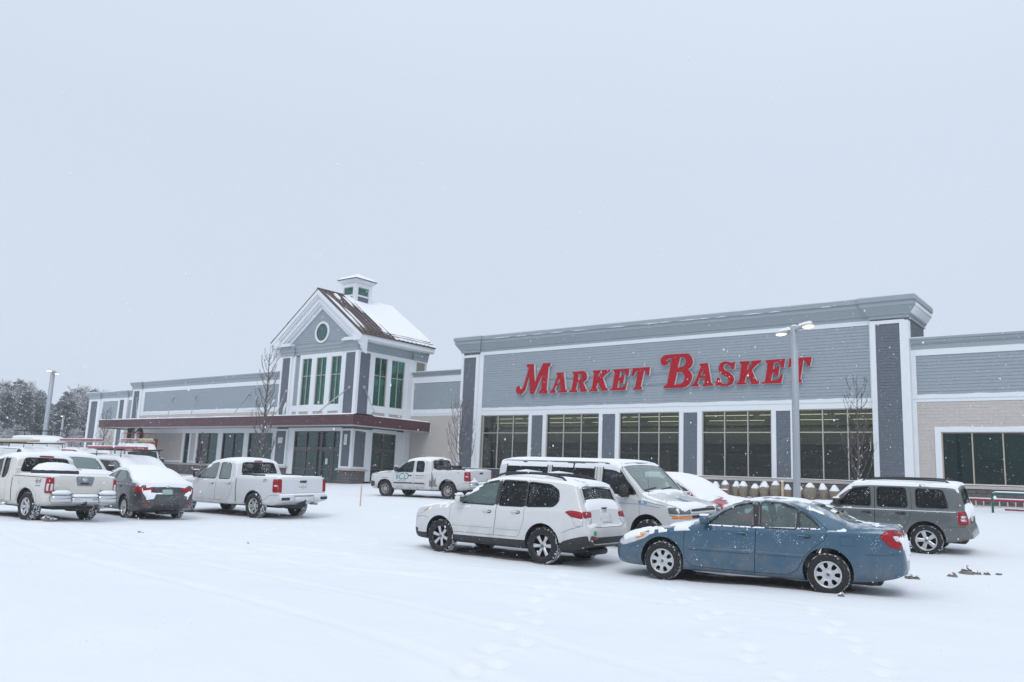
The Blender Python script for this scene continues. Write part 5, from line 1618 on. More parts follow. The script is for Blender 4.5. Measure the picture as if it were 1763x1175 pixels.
# ---------------------------------------------------------------- paints
def tyre_material(r):
    m, n, l, b = nmat('tyre_snowy')
    tc = n.new('ShaderNodeTexCoord')
    ns = n.new('ShaderNodeTexNoise'); ns.inputs['Scale'].default_value = 26; ns.inputs['Detail'].default_value = 4
    l.new(tc.outputs['Object'], ns.inputs['Vector'])
    ln = n.new('ShaderNodeVectorMath'); ln.operation = 'LENGTH'
    sp = n.new('ShaderNodeSeparateXYZ'); cb = n.new('ShaderNodeCombineXYZ')
    l.new(tc.outputs['Object'], sp.inputs[0]); l.new(sp.outputs['X'], cb.inputs[0]); l.new(sp.outputs['Z'], cb.inputs[2]); l.new(cb.outputs[0], ln.inputs[0])
    mr = n.new('ShaderNodeMapRange'); mr.inputs['From Min'].default_value = r * .86; mr.inputs['From Max'].default_value = r * 1.0; mr.inputs['To Min'].default_value = -.2; mr.inputs['To Max'].default_value = .05
    l.new(ln.outputs['Value'], mr.inputs['Value'])
    ad = n.new('ShaderNodeMath'); ad.operation = 'ADD'; l.new(ns.outputs['Fac'], ad.inputs[0]); l.new(mr.outputs[0], ad.inputs[1])
    m2 = n.new('ShaderNodeMapRange'); m2.inputs['From Min'].default_value = .52; m2.inputs['From Max'].default_value = .60
    l.new(ad.outputs[0], m2.inputs['Value'])
    mx = n.new('ShaderNodeMix'); mx.data_type = 'RGBA'; mx.inputs[6].default_value = (.020, .020, .022, 1); mx.inputs[7].default_value = (.72, .75, .78, 1)
    l.new(m2.outputs[0], mx.inputs[0]); l.new(mx.outputs[2], b.inputs['Base Color']); b.inputs['Roughness'].default_value = .9
    bp = n.new('ShaderNodeBump'); bp.inputs['Strength'].default_value = .5; bp.inputs['Distance'].default_value = .01
    l.new(ns.outputs['Fac'], bp.inputs['Height']); l.new(bp.outputs['Normal'], b.inputs['Normal'])
    return m
TYRES = {}
def tyre_mat(r):
    if r not in TYRES: TYRES[r] = tyre_material(r)
    return TYRES[r]
PARKED = []
M['paint_blue'] = paint('paint_blue', (.036, .096, .155), .3, .6, .36, .32, .42, .72, .85)
M['paint_white'] = paint('paint_white', (.60, .61, .61), 0, .75, .25, .3)
M['paint_white_dirty'] = paint('paint_white_dirty', (.58, .585, .59), 0, 1.4, .25, .35)
M['paint_white2'] = paint('paint_white_truck', (.64, .66, .68), 0, .6, .25, .3)
M['paint_beige_white'] = paint('paint_white_pickup', (.60, .585, .55), 0, .7, .2, .3)
M['paint_grey'] = paint('paint_grey', (.120, .134, .138), .35, .5, .34, .36, .45, .75, .8)
M['paint_dark'] = paint('paint_dark_grey', (.050, .054, .060), .35, .5, .38, .34, .36, .70, .8)
M['paint_red'] = paint('paint_red', (.36, .015, .035), 0, .4, .3, .34)
M['paint_silver'] = paint('paint_silver_dark', (.12, .125, .14), .4, .5, .3, .36)

def clamp01(v): return 0 if v < 0 else (1 if v > 1 else v)

def place_car(S, name, label, cat, contact, heading, axle=1, side=1, group=None):
    """stands a vehicle with one wheel on a point of the ground, tilted with the slope of the lot"""
    th = R(heading); f = Vector((math.cos(th), math.sin(th))); l = Vector((-f.y, f.x))
    L = S['L']; w = pchip(S['w'])(S['axles'][axle]) - .13
    p = Vector(contact) - f * (L / 2 - S['axles'][axle]) - l * (side * w)
    root, surf, c = make_car(S, name, label, cat, (0, 0, 0), 0, group)
    zF = [ground_z(*(p + f * (L / 2 - S['axles'][0]) + l * q * w)) for q in (1, -1)]; zR = [ground_z(*(p + f * (L / 2 - S['axles'][1]) + l * q * w)) for q in (1, -1)]
    wb = S['axles'][1] - S['axles'][0]
    pitch = (sum(zF) - sum(zR)) / 2 / wb; roll = (zF[0] + zR[0] - zF[1] - zR[1]) / 2 / (2 * w)
    xa = Vector((f.x, f.y, pitch)).normalized(); ya = Vector((l.x, l.y, roll)); za = xa.cross(ya).normalized(); ya = za.cross(xa)
    gr = [gz(*(p + f * (L / 2 - S['axles'][k]) + l * q * w)) for k in (0, 1) for q in (1, -1)]
    z = sum(gr) / 4 - .012 - (L / 2 - (S['axles'][0] + S['axles'][1]) / 2) * pitch
    root.location = (p.x, p.y, z)
    root.rotation_euler = Matrix((xa, ya, za)).transposed().to_euler()
    PARKED.append((root, L))
    return root, surf, c

# ---- blue sedan ------------------------------------------------------------
def sedan_snow(s, y, z, nz, nf, nl):
    if s < 1.45:
        if nz < .25: return 0
        e = -.42 + .75 * math.exp(-((s - .50) / .38) ** 2) * (1 if y > .50 else 0) + .75 * math.exp(-((s - 1.32) / .16) ** 2)
        return .030 * clamp01((nf + e - .12) * 4)
    if 2.05 < s < 3.35: return .006 * clamp01((nf + .25 + .3 * nl) * 2) if nz > .96 else 0
    if 3.35 <= s < 4.05: return .014 * clamp01((nf - .34 + .35 * (abs(y) > .5)) * 2) if nz > .5 else 0
    if s >= 4.05: return (.034 if s > 4.66 and z < .93 else .016) * clamp01((nf - .08 + (.5 if s > 4.66 and z < .93 else 0)) * 3) if nz > (.10 if s > 4.66 and z < .93 else .6) else 0
    return .012 * clamp01((nf - .25) * 4) if nz > .5 else 0
SEDAN = dict(L=4.80, paint=M['paint_blue'], axles=(.94, 3.66), tyre_r=.325, tyre_w=.205, rim_r=.205, arch_r=.385, spokes=7, rim_style='cap', fill=.68, tum=.40, roofr=.085,
    top=[(0, .60), (.05, .66), (.15, .72), (.35, .79), (.7, .87), (1.1, .945), (1.38, .99), (1.75, 1.19), (2.1, 1.365), (2.4, 1.45), (2.75, 1.485), (3.1, 1.475), (3.4, 1.425), (3.7, 1.315), (4.0, 1.175), (4.16, 1.125), (4.4, 1.12), (4.64, 1.115), (4.73, 1.06), (4.77, .86), (4.80, .62)],
    sh=[(0, .50), (.1, .58), (.3, .68), (.7, .79), (1.2, .885), (2, .945), (3, .975), (3.8, 1.01), (4.4, 1.04), (4.65, 1.02), (4.745, .86), (4.8, .57)],
    bot=[(0, .30), (.1, .23), (.4, .20), (1.4, .19), (3.3, .19), (4.2, .23), (4.6, .30), (4.8, .38)],
    w=[(0, .48), (.03, .58), (.12, .70), (.3, .79), (.6, .85), (1.1, .885), (2, .8975), (3.2, .8975), (3.9, .885), (4.4, .85), (4.65, .78), (4.75, .70), (4.8, .58)],
    cabin=(1.45, 4.12), floor=.40, windows={'front_door': [(1.74, .985), (1.97, 1.19), (2.22, 1.335), (2.47, 1.39), (2.52, .99)], 'rear_door': [(2.63, .995), (2.60, 1.395), (2.95, 1.385), (3.20, 1.30), (3.20, 1.0)], 'rear_door_q': [(3.235, 1.005), (3.235, 1.285), (3.40, 1.185), (3.555, 1.03)]},
    glass={'front_door': M['car_glass_mist'], 'rear_door': M['car_glass_mist'], 'rear_door_q': M['car_glass_mist']},
    windshield=dict(poly=[(-.64, 1.06), (.64, 1.06), (.52, 1.395), (-.52, 1.395)], s=(1.2, 2.5)),
    rear_glass=dict(poly=[(-.60, 1.145), (.60, 1.145), (.47, 1.375), (-.47, 1.375)], s=(3.3, 4.4), mat=M['car_glass_mist']),
    doors=[('front_door', [(1.36, .90), (1.33, .6), (1.34, .42), (1.45, .275), (2.515, .255), (2.53, .6), (2.55, 1.0), (2.545, 1.435), (2.2, 1.385), (1.93, 1.215), (1.62, 1.0)], (2.30, .875)),
           ('rear_door', [(2.56, 1.0), (2.54, .6), (2.525, .255), (3.05, .26), (3.2, .36), (3.3, .55), (3.45, .72), (3.62, .85), (3.68, 1.0), (3.5, 1.155), (3.22, 1.345), (2.95, 1.44), (2.555, 1.435)], (3.30, .89))],
    handle_mat=M['paint_blue'], seats=[(2.75, (.36, -.36), .5, .55, .62), (3.55, (0,), 1.25, .52, .58)], dash=(1.55, 1.0), seat_mat=M['seat_tan'],
    patches=[('headlight', 'L', [(.10, .56), (.16, .69), (.40, .76), (.78, .80), (.66, .70), (.42, .60), (.2, .53)], 'lens_clear', .008, .02), ('headlight', 'R', [(.10, .56), (.16, .69), (.40, .76), (.78, .80), (.66, .70), (.42, .60), (.2, .53)], 'lens_clear', .008, .02),
             ('turn_signal', 'S', [(.42, .69), (.55, .745), (.66, .765), (.58, .70), (.5, .665)], 'lens_orange', .0095, .01),
             ('tail_light', 'S', [(4.42, .96), (4.55, 1.05), (4.66, 1.06), (4.745, 1.01), (4.765, .85), (4.70, .765), (4.56, .80)], 'lens_red', .010, .03), ('reversing_light', 'S', [(4.61, .965), (4.69, .97), (4.72, .90), (4.66, .885)], 'lens_clear', .0115, .01),
             ('tail_light', 'B', [(.45, 1.01), (.72, 1.01), (.74, .81), (.66, .79), (.47, .85)], 'lens_red', .006, .03), ('tail_light', 'B', [(-.45, 1.01), (-.72, 1.01), (-.74, .81), (-.66, .79), (-.47, .85)], 'lens_red', .006, .03),
             ('licence_plate', 'B', [(-.155, .74), (.155, .74), (.155, .89), (-.155, .89)], 'plate_green', .012, .012),
             ('grille', 'F', [(-.34, .56), (.34, .56), (.38, .655), (-.38, .655)], 'black_plastic', .004, .01), ('lower_grille', 'F', [(-.42, .33), (.42, .33), (.36, .43), (-.36, .43)], 'black_plastic', .004, .01),
             ('side_moulding', 'S', [(1.40, .545), (2.50, .545), (2.50, .60), (1.40, .60)], M['paint_blue'], .011, .014), ('side_moulding', 'S', [(2.56, .545), (3.25, .545), (3.34, .60), (2.56, .60)], M['paint_blue'], .011, .014),
             ('pillar_trim', 'S', [(2.53, .995), (2.49, 1.40), (2.59, 1.40), (2.62, 1.0)], 'black_gloss', .004, .008), ('emblem', 'B', [(.06 * math.cos(a * .5236), .99 + .042 * math.sin(a * .5236)) for a in range(12)], 'chrome', .008, .01)],
    lines=[('window_ledge_snow', 'S', [(1.76, .975), (2.52, .98), (3.56, 1.015)], .022, 'snow'), ('hood_gap', 'T', [(.20, .58), (.6, .70), (1.2, .78), (1.36, .79)], .008, 'black_plastic'), ('hood_gap', 'T', [(.20, -.58), (.6, -.70), (1.2, -.78), (1.36, -.79)], .008, 'black_plastic'),
           ('bumper_gap', 'S', [(.60, .64), (.45, .55), (.30, .50)], .007, 'black_plastic'), ('bumper_gap', 'S', [(4.22, .66), (4.5, .67), (4.70, .70)], .007, 'black_plastic'),
           ('trunk_gap', 'T', [(4.10, .70), (4.45, .69), (4.66, .60)], .008, 'black_plastic'), ('trunk_gap', 'T', [(4.10, -.70), (4.45, -.69), (4.66, -.60)], .008, 'black_plastic'),
           ('fuel_flap', 'S', [(3.86, .78), (3.86, .92), (4.06, .92), (4.06, .78), (3.86, .78)], .006, 'black_plastic'), ('wiper', 'F', [(.45, 1.07), (.05, 1.10)], .03, 'black_plastic'), ('wiper', 'F', [(-.1, 1.07), (-.5, 1.10)], .03, 'black_plastic')],
    mirrors=[(1.70, 1.0, .17, .13, .16)], snow=sedan_snow, seed=2, snow_step=.028)
place_car(SEDAN, 'sedan', 'blue four-door sedan with patches of snow on its fender and trunk, nearest the camera', 'car', (-4.33, 13.81), 191)

# ---- white crossover -------------------------------------------------------
def suv_snow(s, y, z, nz, nf, nl):
    if s < 1.3: return .010 * clamp01((nf + .1) * 3) if nz > .4 else 0
    if s < 2.0: return .012 * clamp01((nf - .1) * 3) if nz > .5 else 0
    if s < 4.22: return .028 * clamp01((nf + .55 - 1.2 * max(0, abs(y) - .58)) * 3) if nz > .80 else 0
    if z > 1.5: return .03 * clamp01((nf + .5) * 3)
    if 1.08 < z < 1.24: return .020 * clamp01((nf - .02) * 3) if abs(y) < .60 and nz > .2 else 0
    if .66 < z < .80: return .03 * clamp01((nf + .55) * 3) if nz > .45 else 0
    return 0
SUV = dict(L=4.61, paint=M['paint_white'], axles=(.92, 3.56), tyre_r=.35, tyre_w=.225, rim_r=.232, arch_r=.405, spokes=6, spoke_w=(.024, .042, 0), tum=.24, roofr=.075, clad=8,
    top=[(0, .66), (.04, .82), (.12, .91), (.3, .985), (.7, 1.05), (1.1, 1.09), (1.2, 1.11), (1.6, 1.36), (1.95, 1.55), (2.2, 1.63), (2.6, 1.675), (3.2, 1.67), (3.8, 1.635), (4.14, 1.595), (4.22, 1.56), (4.30, 1.40), (4.42, 1.13), (4.46, 1.06), (4.50, .87), (4.55, .81), (4.60, .72), (4.61, .62)],
    sh=[(0, .58), (.1, .76), (.3, .87), (.8, .95), (1.3, 1.0), (2.5, 1.03), (3.6, 1.06), (4.3, 1.07), (4.42, 1.03), (4.5, .82), (4.6, .62), (4.61, .55)],
    bot=[(0, .30), (.2, .26), (.5, .25), (4.0, .27), (4.3, .33), (4.61, .42)],
    w=[(0, .52), (.04, .65), (.14, .76), (.35, .83), (.8, .88), (1.2, .8975), (3.6, .8975), (4.1, .88), (4.35, .85), (4.5, .82), (4.58, .76), (4.61, .70)],
    cabin=(1.3, 4.36), floor=.45, windows={'front_door': [(1.40, 1.075), (1.66, 1.29), (1.97, 1.485), (2.38, 1.555), (2.37, 1.07)], 'rear_door': [(2.47, 1.07), (2.48, 1.56), (3.10, 1.55), (3.11, 1.075)], 'quarter': [(3.15, 1.08), (3.14, 1.548), (3.66, 1.51), (3.86, 1.41), (3.90, 1.22), (3.80, 1.11)]},
    glass={'front_door': M['car_glass_mist2']}, windshield=dict(poly=[(-.66, 1.16), (.66, 1.16), (.56, 1.57), (-.56, 1.57)], s=(1.05, 2.3), mat=M['car_glass_frost']), rear_glass=dict(poly=[(-.58, 1.16), (.58, 1.16), (.53, 1.49), (-.53, 1.49)], s=(4.0, 4.7), mat=M['car_glass_snowy']),
    doors=[('front_door', [(1.23, 1.02), (1.20, .7), (1.24, .47), (2.37, .47), (2.42, .8), (2.425, 1.60), (1.95, 1.545), (1.6, 1.32), (1.32, 1.085)], (2.20, .93)), ('rear_door', [(2.435, 1.60), (2.432, .8), (2.38, .47), (2.98, .47), (3.06, .62), (3.125, .82), (3.13, 1.595)], (2.92, .955))],
    seats=[(2.55, (.36, -.36), .5, .70, .64), (3.4, (0,), 1.25, .68, .6)], dash=(1.5, 1.06),
    patches=[('headlight', 'S', [(.10, .74), (.16, .87), (.34, .915), (.62, .955), (.55, .88), (.3, .77)], 'lens_clear', .008, .02), ('turn_signal', 'S', [(.40, .83), (.50, .90), (.60, .935), (.54, .875)], 'lens_orange', .0095, .01),
             ('tail_light', 'S', [(4.08, 1.02), (4.2, 1.05), (4.42, 1.03), (4.46, .90), (4.22, .93)], 'lens_red', .010, .02), ('tail_light_clear', 'S', [(4.22, .93), (4.46, .90), (4.47, .765), (4.30, .765)], 'lens_clear', .009, .02),
             ('tail_light', 'B', [(.53, 1.03), (.80, 1.04), (.80, .91), (.55, .93)], 'lens_red', .009, .02), ('tail_light', 'B', [(-.53, 1.03), (-.80, 1.04), (-.80, .91), (-.55, .93)], 'lens_red', .009, .02),
             ('tail_light_clear', 'B', [(.55, .93), (.80, .91), (.78, .80), (.62, .80)], 'lens_clear', .008, .02), ('tail_light_clear', 'B', [(-.55, .93), (-.80, .91), (-.78, .80), (-.62, .80)], 'lens_clear', .008, .02),
             ('licence_plate', 'B', [(-.16, .83), (.16, .83), (.16, .985), (-.16, .985)], 'plate', .012, .012), ('plate_recess', 'B', [(-.24, .815), (.24, .815), (.20, 1.01), (-.20, 1.01)], M['paint_white'], .003, .01),
             ('emblem', 'B', [(.055 * math.cos(a * .5236), 1.06 + .034 * math.sin(a * .5236)) for a in range(12)], 'chrome', .010, .01),
             ('reflector', 'B', [(.50, .52), (.74, .52), (.74, .56), (.50, .56)], 'lens_red', .008, .012), ('reflector', 'B', [(-.50, .52), (-.74, .52), (-.74, .56), (-.50, .56)], 'lens_red', .008, .012),
             ('bumper_cladding', 'B', [(-.74, .44), (.74, .44), (.74, .60), (.5, .56), (-.5, .56), (-.74, .60)], 'black_plastic', .005, .012), ('bumper_cladding', 'S', [(3.98, .36), (4.56, .44), (4.56, .60), (4.3, .545), (4.02, .46)], 'black_plastic', .005, .012),
             ('sticker', 'B', [(.56, .60), (.64, .60), (.64, .68), (.56, .68)], M['green_sticker'], .010, .006), ('grille', 'F', [(-.36, .66), (.36, .66), (.42, .82), (-.42, .82)], 'black_plastic', .005, .01), ('fog_recess', 'S', [(.04, .38), (.06, .50), (.24, .46), (.20, .36)], 'black_plastic', .006, .01),
             ('pillar_trim', 'S', [(2.385, 1.07), (2.395, 1.555), (2.465, 1.558), (2.455, 1.07)], 'black_gloss', .004, .008), ('pillar_trim', 'S', [(3.115, 1.075), (3.105, 1.55), (3.135, 1.55), (3.145, 1.08)], 'black_gloss', .004, .008), ('tailgate_handle', 'B', [(-.10, 1.085), (.10, 1.085), (.10, 1.105), (-.10, 1.105)], 'black_plastic', .02, .02), ('door_trim', 'S', [(1.28, .60), (2.34, .60), (2.34, .63), (1.28, .63)], M['paint_white'], .008, .01), ('door_trim', 'S', [(2.45, .60), (3.0, .60), (3.02, .63), (2.45, .63)], M['paint_white'], .008, .01)],
    lines=[('tailgate_gap', 'B', [(-.68, .80), (-.66, 1.10), (-.60, 1.52)], .008, 'black_plastic'), ('tailgate_gap', 'B', [(.68, .80), (.66, 1.10), (.60, 1.52)], .008, 'black_plastic'), ('tailgate_gap', 'B', [(-.68, .80), (-.5, .745), (.5, .745), (.68, .80)], .008, 'black_plastic'),
           ('bumper_gap', 'S', [(4.02, .62), (4.2, .70), (4.42, .76)], .006, 'black_plastic'), ('bumper_gap', 'S', [(.58, .70), (.40, .74), (.2, .70)], .006, 'black_plastic'), ('rear_wiper', 'B', [(0, 1.17), (.42, 1.21)], .022, 'black_plastic'),
           ('hood_gap', 'T', [(.22, .62), (.6, .72), (1.15, .76)], .008, 'black_plastic')],
    mirrors=[(1.52, 1.06, .19, .17, .16)], mirror_mat=M['paint_white'], snow=suv_snow, seed=5, dark_ring=True)
suv, suv_s, suv_c = place_car(SUV, 'crossover_car', 'white crossover with black roof rails and black cladding, seen from behind its left side', 'car', (-9.63, 13.36), 182)
for sd in (-1, 1):
    m_ = MB(); L = SUV['L']
    P = [(L / 2 - s, sd * .60, suv_c.top(s) + h) for s, h in ((2.15, -.03), (2.25, .03), (2.5, .055), (3.0, .065), (3.5, .06), (3.85, .03), (3.95, -.04))]
    m_.tube(P, [.018, .022, .022, .022, .022, .022, .018], 8); m_.build('roof_rail', M['black_plastic'], suv)
for s in (2.6, 3.4):
    m_ = MB(); m_.tube([(L / 2 - s, -.60, suv_c.top(s) + .06), (L / 2 - s, 0, suv_c.top(s) + .075), (L / 2 - s, .60, suv_c.top(s) + .06)], .018, 8); m_.build('cross_bar', M['black_plastic'], suv)
    m_ = MB(); m_.tube([(L / 2 - s, -.5, suv_c.top(s) + .09), (L / 2 - s, 0.1, suv_c.top(s) + .105), (L / 2 - s, .45, suv_c.top(s) + .09)], [.01, .028, .008], 7); m_.build('bar_snow', M['snow'], suv)

# ---- grey boxy 4x4 ---------------------------------------------------------
def jeep_snow(s, y, z, nz, nf, nl):
    if s < 1.2: return .03 * clamp01((nf + .3) * 3) if nz > .5 else 0
    if s < 1.9: return .015 * clamp01((nf + .1) * 3) if nz > .35 else 0
    if s < 4.2 and z > 1.5: return .035 * clamp01((nf + .6) * 3) if nz > .6 else 0
    if z > 1.45 and s > 4.0: return .05 * clamp01((nf + .6) * 3) if nz > .3 else 0
    if .9 < z < 1.1 and s > 4.2: return .05 * clamp01((nf + .45) * 3)
    if .6 < z < .75 and s > 4.3: return .05 * clamp01((nf + .6) * 3) if nz > .4 else 0
    return 0
JEEP = dict(L=4.41, paint=M['paint_grey'], axles=(.83, 3.465), tyre_r=.345, tyre_w=.215, rim_r=.225, arch_r=.41, spokes=5, spoke_w=(.035, .05, 0), tum=.13, roofr=.055, mid=.62, clad=4,
    top=[(0, .72), (.03, .92), (.08, .98), (.6, 1.03), (1.15, 1.06), (1.30, 1.09), (1.6, 1.37), (1.82, 1.56), (1.98, 1.62), (2.4, 1.64), (3.9, 1.63), (4.1, 1.61), (4.17, 1.57), (4.28, 1.08), (4.32, .95), (4.34, .72), (4.38, .66), (4.41, .52)],
    sh=[(0, .62), (.08, .90), (.6, .96), (1.3, 1.02), (2.5, 1.03), (4.1, 1.04), (4.26, 1.02), (4.33, .70), (4.41, .48)],
    bot=[(0, .36), (.3, .30), (3.9, .30), (4.41, .42)],
    w=[(0, .62), (.04, .74), (.15, .82), (.5, .865), (1.2, .8775), (3.9, .8775), (4.2, .86), (4.32, .83), (4.38, .78), (4.41, .72)],
    cabin=(1.35, 4.15), floor=.5, windows={'front_door': [(1.56, 1.075), (1.92, 1.46), (2.28, 1.50), (2.30, 1.07)], 'rear_door': [(2.46, 1.07), (2.46, 1.50), (3.06, 1.50), (3.10, 1.07)], 'quarter': [(3.30, 1.085), (3.29, 1.49), (3.84, 1.475), (3.95, 1.085)]},
    glass={'front_door': M['car_glass_snowy']}, windshield=dict(poly=[(-.66, 1.13), (.66, 1.13), (.58, 1.56), (-.58, 1.56)], s=(1.1, 2.2), mat=M['car_glass_snowy']), rear_glass=dict(poly=[(-.62, 1.10), (.62, 1.10), (.56, 1.48), (-.56, 1.48)], s=(3.95, 4.5), mat=M['car_glass_snowy']),
    doors=[('front_door', [(1.25, 1.0), (1.22, .7), (1.28, .42), (2.38, .42), (2.39, 1.555), (1.90, 1.515), (1.42, 1.06)], (2.2, .92)), ('rear_door', [(2.405, 1.56), (2.395, .42), (2.95, .42), (3.02, .6), (3.14, .80), (3.19, 1.05), (3.17, 1.56)], (2.95, .93))], handle_mat=M['black_plastic'],
    seats=[(2.55, (.36, -.36), .5, .72, .62), (3.35, (0,), 1.2, .70, .58)], dash=(1.5, 1.05),
    patches=[('headlight', 'F', [(.48, .76), (.66, .76), (.66, .92), (.48, .92)], 'lens_clear', .008, .02), ('headlight', 'F', [(-.48, .76), (-.66, .76), (-.66, .92), (-.48, .92)], 'lens_clear', .008, .02), ('grille', 'F', [(-.42, .74), (.42, .74), (.42, .92), (-.42, .92)], 'black_plastic', .006, .02),
             ('tail_light', 'S', [(4.14, .72), (4.14, 1.02), (4.29, 1.02), (4.32, .72)], 'lens_red', .010, .02), ('reversing_light', 'S', [(4.20, .80), (4.20, .85), (4.30, .85), (4.30, .80)], 'lens_clear', .0115, .01), ('reversing_light', 'S', [(4.20, .87), (4.20, .92), (4.30, .92), (4.30, .87)], 'lens_clear', .0115, .01),
             ('tail_light', 'B', [(.66, .72), (.82, .72), (.82, 1.02), (.66, 1.02)], 'lens_red', .008, .02), ('tail_light', 'B', [(-.66, .72), (-.82, .72), (-.82, 1.02), (-.66, 1.02)], 'lens_red', .008, .02), ('licence_plate', 'B', [(-.15, .76), (.15, .76), (.15, .90), (-.15, .90)], 'plate', .012, .012), ('plate_recess', 'B', [(-.26, .72), (.26, .72), (.22, .95), (-.22, .95)], 'black_plastic', .004, .01)],
    lines=[('tailgate_gap', 'B', [(-.64, .72), (-.62, 1.08), (-.60, 1.5)], .009, 'black_plastic'), ('tailgate_gap', 'B', [(.64, .72), (.62, 1.08), (.60, 1.5)], .009, 'black_plastic'), ('bumper_gap', 'S', [(3.9, .67), (4.34, .68)], .008, 'black_plastic'), ('belt_line', 'S', [(1.4, .99), (4.1, 1.0)], .010, 'snow')],
    mirrors=[(1.55, 1.06, .19, .16, .15)], mirror_mat=M['black_plastic'], snow=jeep_snow, seed=7)
jeep, js_, jc = place_car(JEEP, 'off_road_car', 'grey boxy four-wheel-drive car with snow on its roof, behind the blue sedan', 'car', (-4.4, 21.17), 184)
for sd in (-1, 1):
    m_ = MB(); L = JEEP['L']
    P = [(L / 2 - s, sd * .56, jc.top(s) + h) for s, h in ((2.05, -.02), (2.15, .045), (2.6, .06), (3.4, .06), (3.9, .05), (4.0, -.02))]
    m_.tube(P, .02, 8); m_.build('roof_rail', M['black_plastic'], jeep)

